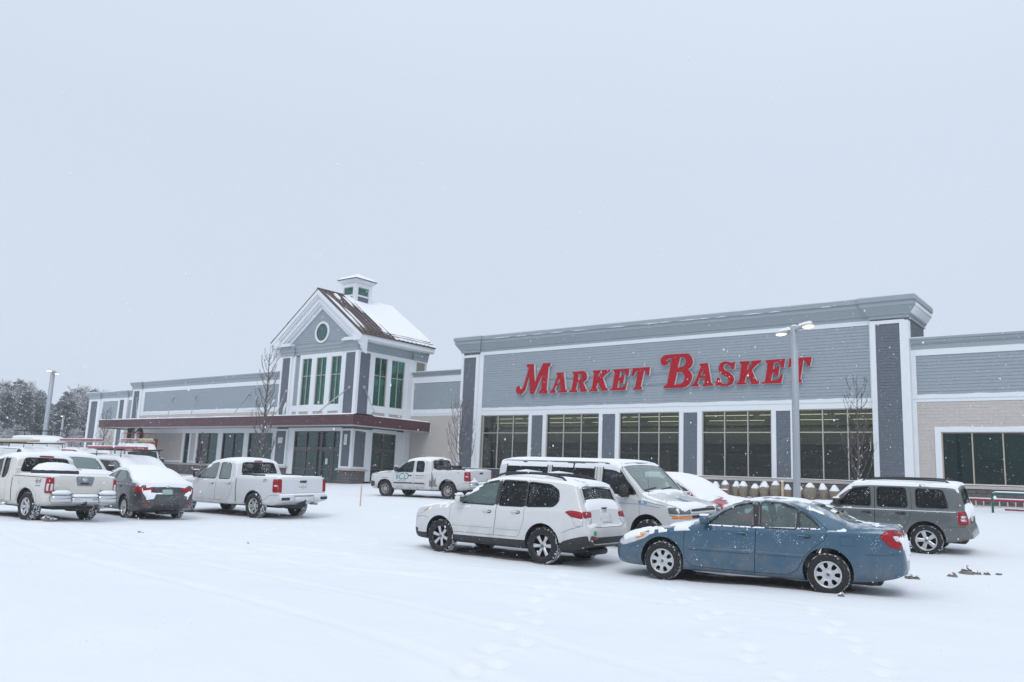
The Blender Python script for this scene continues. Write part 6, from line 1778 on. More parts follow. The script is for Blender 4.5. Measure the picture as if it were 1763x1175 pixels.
# ---- white passenger van ---------------------------------------------------
def van_snow(s, y, z, nz, nf, nl):
    if s < 1.0: return .010 * clamp01((nf - .12) * 3) if nz > .4 else 0
    if s < 1.72: return .012 * clamp01((nf - .9 + 1.2 * math.exp(-((s - 1.02) / .07) ** 2)) * 3) if nz > .3 else 0
    if s < 5.5 and z > 1.97: return .016 * clamp01((nf + .9) * 3) if nz > .93 else 0
    return .02 * clamp01((nf + .4) * 3) if nz > .3 else 0
VAN = dict(L=5.69, paint=M['paint_white'], axles=(.90, 4.33), tyre_r=.375, tyre_w=.225, rim_r=.215, arch_r=.47, spokes=8, rim_style='cap', fill=.55, rim_mat=M['rim'], tum=.12, roofr=.06, mid=.5, trim_w=.03, trim_mat=M['black_plastic'],
    top=[(0, .86), (.04, 1.02), (.12, 1.09), (.5, 1.19), (.85, 1.26), (.97, 1.31), (1.35, 1.66), (1.7, 1.95), (1.9, 2.03), (2.3, 2.06), (5.3, 2.07), (5.5, 2.04), (5.58, 1.97), (5.63, 1.3), (5.67, .8), (5.69, .58)],
    sh=[(0, .74), (.12, 1.0), (.5, 1.10), (1.0, 1.20), (1.6, 1.26), (5.4, 1.28), (5.6, 1.22), (5.67, .70), (5.69, .52)],
    bot=[(0, .36), (.3, .32), (5.2, .34), (5.69, .44)],
    w=[(0, .80), (.03, .88), (.10, .94), (.4, .985), (1.0, 1.0), (5.2, 1.0), (5.5, .985), (5.62, .95), (5.69, .90)],
    cabin=(1.05, 5.5), floor=.6, windows={'front_door': [(1.22, 1.30), (1.52, 1.60), (1.80, 1.935), (2.16, 1.955), (2.18, 1.29)], 'rear_side': [(2.46, 1.40), (2.44, 1.955), (3.74, 1.955), (3.74, 1.40)], 'rear_side_b': [(3.92, 1.40), (3.92, 1.955), (5.26, 1.945), (5.32, 1.40)]},
    glass={'front_door': M['car_glass']}, windshield=dict(poly=[(-.80, 1.36), (.80, 1.36), (.76, 1.975), (-.76, 1.975)], s=(.85, 2.1), mat=M['car_glass_frost']), rear_glass=dict(poly=[(-.72, 1.36), (.72, 1.36), (.68, 1.86), (-.68, 1.86)], s=(5.3, 5.8)),
    doors=[('front_door', [(1.12, 1.18), (1.10, .8), (1.28, .58), (1.42, .45), (2.24, .45), (2.26, 1.3), (2.25, 1.99), (1.76, 1.97), (1.42, 1.57)], (2.05, 1.10))],
    handle_mat=M['black_plastic'], seats=[(2.35, (.42, -.42), .55, .95, .70), (3.5, (-.1,), 1.3, .92, .62), (4.6, (-.1,), 1.3, .92, .62)], dash=(1.25, 1.28), mirror_mat=M['black_plastic'],
    patches=[('headlight', 'F', [(.58, .90), (.92, .90), (.90, 1.03), (.58, 1.03)], 'lens_dark', .01, .03), ('headlight', 'F', [(-.58, .90), (-.92, .90), (-.90, 1.03), (-.58, 1.03)], 'lens_dark', .01, .03), ('headlight', 'S', [(.045, .90), (.045, 1.02), (.22, 1.04), (.36, 1.03), (.34, .90)], 'lens_dark', .008, .03),
             ('turn_signal', 'F', [(.58, .80), (.92, .80), (.92, .86), (.58, .86)], 'lens_orange', .01, .03), ('turn_signal', 'F', [(-.58, .80), (-.92, .80), (-.92, .86), (-.58, .86)], 'lens_orange', .01, .03), ('turn_signal', 'S', [(.02, .80), (.03, .86), (.26, .86), (.26, .80)], 'lens_orange', .008, .03),
             ('grille', 'F', [(-.56, .80), (.56, .80), (.54, .905), (-.54, .905)], 'black_plastic', .006, .02), ('grille', 'F', [(-.54, .95), (.54, .95), (.52, 1.03), (-.52, 1.03)], 'black_plastic', .006, .02), ('grille_bar', 'F', [(-.92, .866), (.92, .866), (.92, .895), (-.92, .895)], 'chrome', .02, .03), ('grille_bar', 'S', [(.01, .866), (.02, .895), (.32, .895), (.32, .866)], 'chrome', .012, .02),
             ('bumper', 'F', [(-.86, .48), (.86, .48), (.88, .74), (-.88, .74)], 'chrome', .03, .05), ('tail_light', 'S', [(5.56, 1.18), (5.58, 1.62), (5.62, 1.62), (5.64, 1.18)], 'lens_red', .014, .02), ('tail_light', 'B', [(-.80, 1.2), (-.93, 1.2), (-.90, 1.62), (-.80, 1.62)], 'lens_red', .014, .02), ('tail_light', 'B', [(.80, 1.2), (.93, 1.2), (.90, 1.62), (.80, 1.62)], 'lens_red', .014, .02)],
    lines=[('sliding_door_gap', 'S', [(2.36, .48), (2.36, 1.98), (3.83, 1.98), (3.83, .48)], .010, 'black_plastic'), ('roof_gutter', 'S', [(1.98, 1.99), (2.3, 1.998), (5.42, 1.998)], .012, 'black_plastic'), ('pin_stripe', 'S', [(.55, 1.02), (1.1, 1.075), (5.5, 1.085)], .010, 'blue_print'), ('hood_gap', 'S', [(.42, 1.055), (.7, 1.10), (1.02, 1.16)], .008, 'black_plastic'),
           ('wiper', 'F', [(-.75, 1.38), (-.25, 1.43)], .025, 'black_plastic'), ('wiper', 'F', [(-.1, 1.38), (.45, 1.43)], .025, 'black_plastic')],
    mirrors=[(1.42, 1.22, .20, .28, .16)], mirror_snow=0, texts=[('410', 'R', 1.02, 1.13, .155, 'blue_print', .1, .006), ('410', 'F', -.22, 1.155, .12, 'blue_print', .1, .004)], snow=van_snow, seed=9, trimw=.03)
th_ = R(-4); f_ = Vector((math.cos(th_), math.sin(th_)))
van_front = Vector((-8.256, 17.667)); vc_ = van_front - f_ * VAN['axles'][1] + Vector((f_.y, -f_.x)) * .87
van, vs_, vcb = place_car(VAN, 'passenger_van', 'long white passenger van numbered 410 with snow on its roof, behind the white crossover', 'van', vc_, -4, 1, -1)
m_ = MB(); xx = VAN['L'] / 2 - .95; m_.tube([(xx, -.82, 1.2), (xx - .02, -.83, 1.75)], .004, 5); m_.build('aerial', M['black_plastic'], van)

# ---------------------------------------------------------------- pickups
def pickup_snow(s, y, z, nz, nf, nl):
    if s < 1.5: return .022 * clamp01((nf + .35) * 3) if nz > .4 else 0
    if s < 2.2: return .010 * clamp01((nf - .05) * 3) if nz > .35 else 0
    if s < 3.56 and z > 1.5: return .035 * clamp01((nf + .75) * 3) if nz > .6 else 0
    if s > 3.8: return .018 * clamp01((nf + .35) * 3) if nz > .7 else 0
    return 0
def pickup(paint_, big=True, ext=False):
    S = dict(L=5.84, paint=paint_, axles=(.97, 4.615), tyre_r=.395, tyre_w=.265, rim_r=.235, arch_r=.46, spokes=6, spoke_w=(.035, .06, 0), tum=.20, roofr=.10, mid=.5, trim_w=.02, cap_mat=M['chrome'],
        top=[(0, .80), (.03, 1.02), (.1, 1.12), (.5, 1.19), (1.2, 1.235), (1.40, 1.255), (1.8, 1.54), (2.05, 1.715), (2.3, 1.81), (2.8, 1.865), (3.2, 1.86), (3.46, 1.82), (3.54, 1.75), (3.66, 1.37), (3.68, 1.335), (3.76, 1.325), (5.6, 1.325), (5.74, 1.32), (5.765, 1.28), (5.78, .82), (5.785, .76), (5.83, .74), (5.84, .62)],
        sh=[(0, .66), (.1, 1.02), (.5, 1.08), (1.4, 1.14), (3.6, 1.19), (3.76, 1.29), (5.6, 1.29), (5.76, 1.25), (5.785, .70), (5.84, .56)],
        bot=[(0, .42), (.4, .36), (5.3, .42), (5.84, .54)],
        w=[(0, .82), (.04, .90), (.14, .97), (.5, 1.0), (1.4, 1.01), (5.6, 1.0), (5.74, .985), (5.80, .97), (5.84, .94)],
        cabin=(1.5, 3.46), floor=.62, bed=(3.80, 5.70, .80, .80),
        windows={'front_door': [(1.60, 1.195), (1.92, 1.46), (2.18, 1.655), (2.60, 1.70), (2.60, 1.19)], 'rear_door': [(2.78, 1.19), (2.76, 1.705), (3.14, 1.695), (3.27, 1.64), (3.34, 1.20)]},
        windshield=dict(poly=[(-.74, 1.32), (.74, 1.32), (.62, 1.74), (-.62, 1.74)], s=(1.2, 2.6)), rear_glass=dict(poly=[(-.72, 1.385), (.72, 1.385), (.62, 1.72), (-.62, 1.72)], s=(3.3, 4.3), mat=M['car_glass_snowy']),
        doors=[('front_door', [(1.52, 1.10), (1.46, .8), (1.48, .52), (2.66, .50), (2.68, 1.2), (2.66, 1.75), (2.10, 1.68), (1.84, 1.47)], (2.46, 1.03)), ('rear_door', [(2.69, 1.2), (2.67, .50), (3.30, .50), (3.52, .9), (3.50, 1.2), (3.42, 1.62), (3.2, 1.755), (2.67, 1.755)], (3.34, 1.05))],
        seats=[(2.75, (.42, -.42), .55, .92, .66), (3.3, (0,), 1.3, .90, .6)], dash=(1.6, 1.2), seat_mat=M['seat'],
        patches=[('headlight', 'F', [(.62, .86), (.92, .86), (.90, 1.05), (.62, 1.05)], 'lens_clear', .01, .03), ('headlight', 'F', [(-.62, .86), (-.92, .86), (-.90, 1.05), (-.62, 1.05)], 'lens_clear', .01, .03), ('headlight', 'S', [(.05, .88), (.06, 1.04), (.30, 1.06), (.24, .88)], 'lens_clear', .008, .03),
                 ('grille', 'F', [(-.58, .76), (.58, .76), (.56, 1.06), (-.56, 1.06)], 'black_plastic', .008, .03), ('front_bumper', 'F', [(-.88, .50), (.88, .50), (.88, .72), (-.88, .72)], 'chrome', .03, .06), ('front_bumper', 'S', [(.02, .46), (.03, .74), (.34, .72), (.34, .50)], 'black_plastic', .014, .04),
                 ('tail_light', 'S', [(5.54, .84), (5.54, 1.25), (5.785, 1.24), (5.79, .84)], 'lens_red', .012, .03), ('tail_light', 'B', [(.85, .84), (.975, .84), (.975, 1.25), (.85, 1.25)], 'lens_red', .012, .02), ('tail_light', 'B', [(-.85, .84), (-.975, .84), (-.975, 1.25), (-.85, 1.25)], 'lens_red', .012, .02),
                 ('reversing_light', 'S', [(5.60, 1.02), (5.60, 1.07), (5.75, 1.07), (5.75, 1.02)], 'lens_clear', .014, .01),
                 ('tailgate', 'B', [(-.84, .80), (.84, .80), (.84, 1.30), (-.84, 1.30)], paint_, .016, .025), ('tailgate_handle', 'B', [(-.13, 1.13), (.13, 1.13), (.13, 1.20), (-.13, 1.20)], 'black_plastic', .024, .02), ('tailgate_handle', 'B', [(-.16, 1.11), (.16, 1.11), (.15, 1.225), (-.15, 1.225)], 'chrome', .0195, .015),
                 ('brake_light', 'B', [(-.17, 1.755), (.17, 1.755), (.16, 1.79), (-.16, 1.79)], 'lens_red', .02, .03), ('wheel_arch', 'S', [(.44, .46), (.50, .66), (.66, .84), (.97, .90), (1.28, .84), (1.44, .66), (1.50, .46), (1.43, .46), (1.38, .64), (1.24, .79), (.97, .85), (.70, .79), (.56, .64), (.51, .46)], paint_, .016, .03)],
        lines=[('cab_gap', 'S', [(3.735, .48), (3.735, 1.27)], .03, 'black_plastic'), ('hood_gap', 'S', [(.32, 1.07), (.9, 1.115), (1.45, 1.165)], .009, 'black_plastic'), ('rear_bumper_gap', 'S', [(5.10, .58), (5.40, .74), (5.78, .76)], .008, 'black_plastic')],
        mirrors=[(1.72, 1.20, .20, .24, .16)], mirror_mat=M['black_plastic'], snow=pickup_snow, handle_mat=paint_)
    return S
def bed_trim(root, S, c, mat_, s0, s1, snow=True):
    """rail caps along the bed and packed snow inside it"""
    L = S['L']
    for sd in (-1, 1):
        m_ = MB(); m_.bbox(L / 2 - s1, L / 2 - s0, sd * .82 - .05, sd * .82 + .05, 1.32, 1.375, .02); m_.build('bed_rail', mat_, root)
    if snow:
        m_ = MB(); m_.bbox(L / 2 - S['bed'][1] + .02, L / 2 - S['bed'][0] - .02, -.78, .78, .80, 1.08, .06); m_.build('bed_snow', M['snow'], root)
def rear_bumper(root, S, mat_, snow=True, step=True, z=.60):
    L = S['L']; W = S['w'][-1][1]
    m_ = MB()
    for sd in (-1, 1): m_.bbox(-L / 2 - .10, -L / 2 + .10, sd * W * .42, sd * W * 1.02, z - .03, z + .16, .05)
    m_.bbox(-L / 2 - .10, -L / 2 + .06, -W * .415, W * .415, z - .03, z + .10, .03)
    b = m_.build('rear_bumper', mat_, root)
    m_ = MB(); m_.box(-L / 2 - .104, -L / 2 - .10, -.16, .16, z - .01, z + .09); m_.build('licence_plate', M['plate'], b)
    m_ = MB(); m_.tube([(-L / 2 - .08, 0, z - .10), (-L / 2 + .4, 0, z - .10)], .045, 8); m_.tube([(-L / 2 - .10, 0, z - .06), (-L / 2 - .10, 0, z + .0)], .03, 8); m_.build('tow_hitch', M['black_plastic'], b)
    m_ = MB(); m_.tube([(-L / 2 + .3, -W * .6, z - .14), (-L / 2 + .02, -W * .66, z - .15)], .035, 8); m_.build('exhaust_pipe', M['steel'], b)
    if snow:
        m_ = MB()
        for sd in (-1, 1): m_.bbox(-L / 2 - .09, -L / 2 + .08, sd * W * .44, sd * W * 1.0, z + .155, z + .29, .09)
        m_.bbox(-L / 2 - .10, -L / 2 + .05, -W * .41, W * .41, z + .095, z + .19, .06); m_.build('bumper_snow', M['snow'], b)

# white crew-cab pickup, centre left
S = pickup(M['paint_white2']); S['seed'] = 12
S['texts'] = [('Z71', 'L', 5.15, 1.19, .11, 'red_print', .25, .004)]
S['glass'] = {'front_door': M['car_glass_frost'], 'rear_door': M['car_glass_frost']}
S['patches'] += [('emblem', 'B', [(-.16, 1.03), (-.06, 1.03), (-.05, 1.05), (.05, 1.05), (.06, 1.03), (.16, 1.03), (.14, .98), (.05, .98), (.04, .96), (-.04, .96), (-.05, .98), (-.14, .98)], M['yellowed_white'], .020, .008)]
r_, s_, c_ = place_car(S, 'pickup_truck', 'clean white double-cab pickup with frosted windows and big red tail lights', 'pickup truck', (-22.82, 15.87), 184)
bed_trim(r_, S, c_, M['black_plastic'], 3.80, 4.9); rear_bumper(r_, S, M['paint_white2'], False)
m_ = MB(); m_.bbox(-S['L'] / 2 - .06, -S['L'] / 2 + .1, -.93, .93, .74, .80, .04); m_.build('bumper_snow', M['snow'], r_)
m_ = MB()
for sd in (-1, 1): m_.bbox(-S['L'] / 2 - .108, -S['L'] / 2 - .05, sd * .62, sd * .94, .60, .70, .02)
m_.build('bumper_step', M['black_plastic'], r_)
# contractor's pickup by the store front
S = pickup(M['paint_white_dirty']); S['seed'] = 13
S['windows']['rear_door'] = [(2.80, 1.21), (2.78, 1.69), (3.12, 1.69), (3.22, 1.60), (3.24, 1.21)]
S['doors'][1] = ('rear_door', [(2.69, 1.2), (2.67, .50), (3.34, .50), (3.38, 1.2), (3.36, 1.70), (3.2, 1.755), (2.67, 1.755)], None)
S['rim_r'] = .225; S['spokes'] = 8; S['rim_style'] = 'cap'; S['fill'] = .5; S['rim_mat'] = M['rim_dirty']; S['tyre_mat'] = M['tyre']; S['arch_r'] = .50
S['snow'] = lambda s, y, z, nz, nf, nl: (.014 * clamp01((nf + .1) * 3) if s < 1.5 and nz > .5 else (.03 * clamp01((nf + .7) * 3) if 2.2 < s < 3.56 and z > 1.6 and nz > .6 else (.02 * clamp01((nf + .2) * 3) if s > 3.8 and nz > .7 else 0)))
S['texts'] = [('ICD', 'L', 2.02, .97, .42, 'teal_print', .28, .004), ('603-555-0142', 'L', 3.02, 1.02, .085, 'grey_print', 0, .002), ('LICENSED INSURED', 'L', 3.02, .90, .055, 'grey_print', 0, .001), ('CONTRACTING', 'L', 2.05, .77, .06, 'grey_print', 0, .001), ('4X4', 'L', 5.2, 1.20, .07, 'grey_print', .2, .002)]
S['texts'] = [('ICD', 'L', 2.02, .97, .42, 'teal_print', .28, .004), ('4X4', 'L', 5.2, 1.20, .07, 'grey_print', .2, .002)]
S['lines'] += [('door_print', 'L', [(2.80, 1.03), (2.95, 1.03)], .045, 'grey_print'), ('door_print', 'L', [(2.98, 1.03), (3.10, 1.03)], .045, 'grey_print'), ('door_print', 'L', [(3.13, 1.03), (3.28, 1.03)], .045, 'grey_print'), ('door_print', 'L', [(2.80, .92), (3.26, .92)], .022, 'grey_print'), ('door_print', 'L', [(1.75, .77), (2.25, .77)], .02, 'grey_print'), ('door_print', 'L', [(1.66, .84), (1.70, 1.02), (1.74, 1.12)], .035, 'grey_print')]
S['patches'] += [('side_moulding', 'S', [(1.50, .66), (2.64, .66), (2.64, .71), (1.50, .71)], 'black_plastic', .014, .015), ('side_moulding', 'S', [(2.70, .66), (3.30, .66), (3.30, .71), (2.70, .71)], 'black_plastic', .014, .015), ('mud_splash', 'L', [(3.56, .55), (3.62, .9), (3.72, .78), (3.80, 1.15), (3.86, .82), (3.98, 1.0), (3.96, .68), (4.08, .56)], 'dirt', .002, .003)]
S['handle_mat'] = M['black_plastic']
r_, s_, c_ = place_car(S, 'pickup_truck', 'muddy white extended-cab pickup with teal ICD lettering on its door, parked before the store', 'pickup truck', (-25.5, 27.86), 187)
bed_trim(r_, S, c_, M['black_gloss'], 3.80, 5.45); rear_bumper(r_, S, M['chrome'], True)
m_ = MB(); m_.bbox(S['L'] / 2 - 4.2, S['L'] / 2 - 3.82, -.78, .78, 1.20, 1.50, .03); m_.build('bed_toolbox', M['black_gloss'], r_)
# mid-size pickup at the left edge
def frontier_snow(s, y, z, nz, nf, nl):
    if s < 1.3: return .03 * clamp01((nf + .4) * 3) if nz > .4 else 0
    if s < 3.1 and z > 1.55: return .03 * clamp01((nf + .8) * 3) if nz > .6 else 0
    if s > 3.5: return .02 * clamp01((nf + .3) * 3) if nz > .7 else 0
    return 0
FR = dict(L=5.22, paint=M['paint_beige_white'], axles=(.86, 4.06), tyre_r=.375, tyre_w=.255, rim_r=.22, arch_r=.45, spokes=6, spoke_w=(.03, .055, 0), tum=.22, roofr=.10, mid=.55, trim_w=.02, cap_mat=M['chrome'],
    top=[(0, .74), (.03, .94), (.1, 1.02), (.5, 1.09), (1.1, 1.13), (1.25, 1.15), (1.6, 1.42), (1.9, 1.62), (2.15, 1.70), (2.5, 1.745), (2.85, 1.74), (3.05, 1.70), (3.12, 1.63), (3.22, 1.24), (3.24, 1.21), (3.32, 1.20), (5.0, 1.20), (5.12, 1.19), (5.14, 1.15), (5.155, .74), (5.16, .68), (5.21, .66), (5.22, .55)],
    sh=[(0, .60), (.1, .92), (.5, .98), (1.3, 1.04), (3.2, 1.09), (3.32, 1.165), (5.0, 1.165), (5.13, 1.12), (5.16, .62), (5.22, .50)],
    bot=[(0, .40), (.4, .34), (4.7, .40), (5.22, .48)],
    w=[(0, .72), (.04, .80), (.14, .87), (.5, .915), (1.3, .925), (5.0, .92), (5.12, .90), (5.18, .88), (5.22, .85)],
    cabin=(1.35, 3.04), floor=.58, bed=(3.36, 5.08, .74, .75),
    windows={'front_door': [(1.48, 1.095), (1.8, 1.38), (2.02, 1.56), (2.34, 1.60), (2.52, 1.09)], 'rear_door': [(2.64, 1.07), (2.48, 1.60), (2.72, 1.61), (2.86, 1.20), (2.80, 1.08)]},
    windshield=dict(poly=[(-.68, 1.22), (.68, 1.22), (.58, 1.62), (-.58, 1.62)], s=(1.05, 2.4)), rear_glass=dict(poly=[(-.68, 1.255), (.68, 1.255), (.56, 1.60), (-.56, 1.60)], s=(2.9, 3.8), mat=M['car_glass_snowy']),
    doors=[('front_door', [(1.36, 1.0), (1.30, .75), (1.34, .50), (2.45, .48), (2.55, .9), (2.56, 1.1), (2.38, 1.65), (1.98, 1.59), (1.7, 1.36)], (2.36, .95)), ('rear_door', [(2.57, 1.1), (2.56, .9), (2.46, .48), (2.92, .48), (2.97, .8), (2.95, 1.15), (2.80, 1.655), (2.40, 1.65)], None)],
    seats=[(2.5, (.38, -.38), .5, .86, .62)], dash=(1.5, 1.1), handle_mat=M['black_plastic'],
    patches=[('headlight', 'F', [(.50, .78), (.84, .78), (.82, .95), (.50, .95)], 'lens_clear', .01, .03), ('headlight', 'F', [(-.50, .78), (-.84, .78), (-.82, .95), (-.50, .95)], 'lens_clear', .01, .03), ('grille', 'F', [(-.46, .70), (.46, .70), (.44, .96), (-.44, .96)], 'black_plastic', .008, .03),
             ('tail_light', 'S', [(4.97, .74), (4.99, 1.14), (5.155, 1.12), (5.165, .74)], 'lens_red', .012, .03), ('tail_light', 'B', [(.79, .74), (.895, .74), (.885, 1.14), (.80, 1.14)], 'lens_red', .012, .02), ('tail_light', 'B', [(-.79, .74), (-.895, .74), (-.885, 1.14), (-.80, 1.14)], 'lens_red', .012, .02),
             ('reversing_light', 'S', [(5.05, .80), (5.05, .98), (5.15, .98), (5.155, .80)], 'lens_clear', .0145, .01), ('reversing_light', 'B', [(.805, .80), (.875, .80), (.87, .98), (.81, .98)], 'lens_clear', .0145, .01), ('reversing_light', 'B', [(-.805, .80), (-.875, .80), (-.87, .98), (-.81, .98)], 'lens_clear', .0145, .01),
             ('tailgate', 'B', [(-.78, .72), (.78, .72), (.78, 1.175), (-.78, 1.175)], M['paint_beige_white'], .016, .025), ('badge_panel', 'B', [(-.25, 1.172), (.25, 1.172), (.20, .955), (.17, .935), (-.17, .935), (-.20, .955)], M['badge_grey'], .022, .012), ('tailgate_handle', 'B', [(-.12, .975), (.12, .975), (.12, 1.02), (-.12, 1.02)], 'black_plastic', .026, .01),
             ('emblem', 'B', [(.062 * math.cos(a * .5236), 1.10 + .052 * math.sin(a * .5236)) for a in range(12)], 'chrome', .026, .01), ('emblem_bar', 'B', [(-.085, 1.09), (.085, 1.09), (.085, 1.11), (-.085, 1.11)], 'chrome', .031, .01),
             ('brake_light', 'B', [(-.20, 1.635), (.20, 1.635), (.19, 1.668), (-.19, 1.668)], 'lens_red', .02, .03), ('fuel_flap', 'S', [(3.62, .93), (3.62, 1.07), (3.76, 1.07), (3.76, .93)], M['paint_beige_white'], .004, .008),
             ('bed_arch', 'S', [(3.52, .50), (3.58, .72), (3.78, .86), (4.06, .90), (4.34, .86), (4.54, .72), (4.60, .50), (4.53, .50), (4.48, .68), (4.30, .81), (4.06, .85), (3.82, .81), (3.64, .68), (3.59, .50)], M['paint_beige_white'], .018, .03)],
    lines=[('cab_gap', 'S', [(3.29, .46), (3.29, 1.15)], .03, 'black_plastic'), ('bed_rail_line', 'S', [(3.34, 1.135), (5.10, 1.13)], .014, 'black_plastic')],
    mirrors=[(1.62, 1.10, .19, .19, .15)], snow=frontier_snow, seed=15, texts=[('4x4', 'L', 4.62, 1.03, .15, 'grey_print', .25, .006), ('NISMO', 'B', .52, .80, .05, 'grey_print', .1, .002)])
FR['texts'] = [('4x4', 'L', 4.60, 1.03, .18, 'grey_print', .25, .001)]
FR['lines'] += [('badge_line', 'L', [(4.50, .915), (4.74, .915)], .022, 'grey_print'), ('badge_line', 'B', [(.68, .795), (.42, .795)], .03, 'grey_print')]
r_, s_, c_ = place_car(FR, 'pickup_truck', 'cream white king-cab pickup marked 4x4 with chrome bumper, leftmost of all', 'pickup truck', (-23.23, 9.29), 185)
bed_trim(r_, FR, c_, M['snow'], 3.36, 3.4, False); rear_bumper(r_, FR, M['chrome'], True, True, .54)
m_ = MB(); m_.bbox(-FR['L'] / 2 + .16, -FR['L'] / 2 + 1.84, -.72, .72, .75, 1.10, .05); m_.build('bed_snow', M['snow'], r_)
for sd in (-1, 1):
    m_ = MB(); m_.tube([(FR['L'] / 2 - 1.3, sd * .95, .40), (FR['L'] / 2 - 1.45, sd * 1.0, .38), (FR['L'] / 2 - 3.0, sd * 1.0, .38), (FR['L'] / 2 - 3.15, sd * .93, .40)], .038, 10); m_.build('side_step', M['chrome'], r_)
# black cargo box with a dome of snow standing in its bed
box = thing('cargo_box', 'low black cargo box capped with snow in the bed of the leftmost pickup', 'cargo box', (0, 0, 0))
box.rotation_euler = r_.rotation_euler; box.location = r_.matrix_basis @ Vector((FR['L'] / 2 - 3.75, .05, 1.17))
m_ = MB(); m_.lathe([(0, .0), (.60, .0), (.62, .03), (.62, .11), (.58, .15), (0, .16)], 28, 'z'); me = m_.mesh('shell', M['black_plastic'])
for v in me.vertices: v.co.x *= .62
link('shell', me, box)
m_ = MB(); m_.lathe([(.60, .125), (.58, .17), (.46, .28), (.25, .33), (0, .345)], 28, 'z'); me = m_.mesh('snow_cap', M['snow'])
for v in me.vertices: v.co.x *= .62; v.co.z += .02 * noise.noise(v.co * 6)
link('snow_cap', me, box)

# ---- dark grey sedan buried in snow ----------------------------------------
def sentra_snow(s, y, z, nz, nf, nl):
    if s < 1.4: return .06 * clamp01((nf + .9) * 3) if nz > .4 else 0
    if s < 4.35 and z > .99: return (.05 if s > 2 else .03) * clamp01((nf + 1.0) * 3) * clamp01((nz - .66) * 6)
    if s >= 4.35 and z > .99: return .05 * clamp01((nf + .45) * 3)
    if s > 4.45 and .60 < z < (.84 if abs(y) > .42 else .70): return .04 * clamp01((nf + .25) * 3) if nz > .2 else 0
    return .016 * clamp01((nf - .15) * 4) if nz > .35 else 0
ST = dict(L=4.63, paint=M['paint_dark'], axles=(.90, 3.60), tyre_r=.32, tyre_w=.205, rim_r=.215, arch_r=.375, spokes=10, spoke_w=(.014, .02, .07), tum=.42, roofr=.09, rim_mat=M['rim'],
    top=[(0, .58), (.05, .68), (.2, .78), (.6, .90), (1.0, .97), (1.25, 1.01), (1.65, 1.22), (2.0, 1.38), (2.35, 1.475), (2.65, 1.50), (3.0, 1.485), (3.3, 1.43), (3.6, 1.32), (3.95, 1.165), (4.15, 1.09), (4.4, 1.06), (4.52, 1.03), (4.55, .92), (4.57, .78), (4.61, .72), (4.63, .58)],
    sh=[(0, .48), (.1, .62), (.3, .74), (.7, .84), (1.2, .91), (2, .96), (3, 1.0), (3.7, 1.02), (4.3, 1.0), (4.5, .95), (4.57, .74), (4.63, .52)],
    bot=[(0, .28), (.2, .22), (4.0, .22), (4.35, .28), (4.63, .34)],
    w=[(0, .48), (.05, .62), (.15, .72), (.35, .80), (.8, .86), (1.2, .88), (3.4, .88), (4.0, .86), (4.3, .83), (4.5, .78), (4.58, .72), (4.63, .64)],
    cabin=(1.35, 4.0), floor=.40, windows={'front_door': [(1.62, 1.0), (1.9, 1.2), (2.15, 1.345), (2.42, 1.40), (2.46, 1.01)], 'rear_door': [(2.56, 1.02), (2.54, 1.405), (2.9, 1.385), (3.2, 1.29), (3.42, 1.16), (3.34, 1.06)]},
    glass={'front_door': M['car_glass_frost'], 'rear_door': M['car_glass_frost']}, windshield=dict(poly=[(-.62, 1.08), (.62, 1.08), (.52, 1.40), (-.52, 1.40)], s=(1.1, 2.5)), rear_glass=dict(poly=[(-.58, 1.14), (.58, 1.14), (.48, 1.38), (-.48, 1.38)], s=(3.2, 4.3)),
    doors=[('front_door', [(1.28, .92), (1.25, .6), (1.28, .40), (1.40, .29), (2.45, .27), (2.47, .6), (2.50, 1.0), (2.48, 1.44), (2.1, 1.385), (1.86, 1.23), (1.55, 1.01)], (2.25, .90)), ('rear_door', [(2.51, 1.0), (2.48, .6), (2.46, .27), (3.0, .28), (3.15, .40), (3.25, .58), (3.42, .76), (3.55, .95), (3.52, 1.12), (3.2, 1.335), (2.9, 1.43), (2.49, 1.445)], (3.25, .92))],
    seats=[(2.65, (.36, -.36), .5, .55, .62), (3.45, (0,), 1.2, .52, .58)], dash=(1.5, 1.0),
    patches=[('tail_light', 'S', [(4.12, .86), (4.35, .935), (4.53, .93), (4.545, .76), (4.40, .78)], 'lens_red', .010, .03), ('tail_light', 'B', [(.78, .92), (.42, .90), (.36, .82), (.56, .78), (.77, .76)], 'lens_red', .008, .03), ('tail_light', 'B', [(-.78, .92), (-.42, .90), (-.36, .82), (-.56, .78), (-.77, .76)], 'lens_red', .008, .03),
             ('licence_plate', 'B', [(-.15, .72), (.15, .72), (.15, .87), (-.15, .87)], 'plate_green', .014, .012), ('emblem', 'B', [(.055 * math.cos(a * .5236), .955 + .045 * math.sin(a * .5236)) for a in range(12)], 'chrome', .010, .01), ('reflector', 'B', [(.50, .45), (.68, .46), (.68, .50), (.50, .50)], 'lens_red', .008, .01), ('reflector', 'B', [(-.50, .45), (-.68, .46), (-.68, .50), (-.50, .50)], 'lens_red', .008, .01),
             ('diffuser', 'B', [(-.48, .34), (.48, .34), (.40, .44), (-.40, .44)], 'black_plastic', .004, .01), ('headlight', 'S', [(.12, .62), (.2, .72), (.7, .84), (.5, .70)], 'lens_clear', .008, .02), ('grille', 'F', [(-.3, .44), (.3, .44), (.36, .64), (-.36, .64)], 'black_plastic', .004, .01)],
    lines=[('trunk_gap', 'B', [(-.36, .98), (-.34, .80), (-.22, .69), (.22, .69), (.34, .80), (.36, .98)], .008, 'black_plastic'), ('bumper_gap', 'S', [(4.0, .62), (4.3, .66), (4.52, .70)], .007, 'black_plastic')],
    mirrors=[(1.55, 1.0, .17, .13, .15)], mirror_mat=M['paint_dark'], snow=sentra_snow, seed=17)
place_car(ST, 'sedan', 'dark grey sedan thickly covered in snow, between the two white pickups', 'car', (-23.78, 12.17), 173)

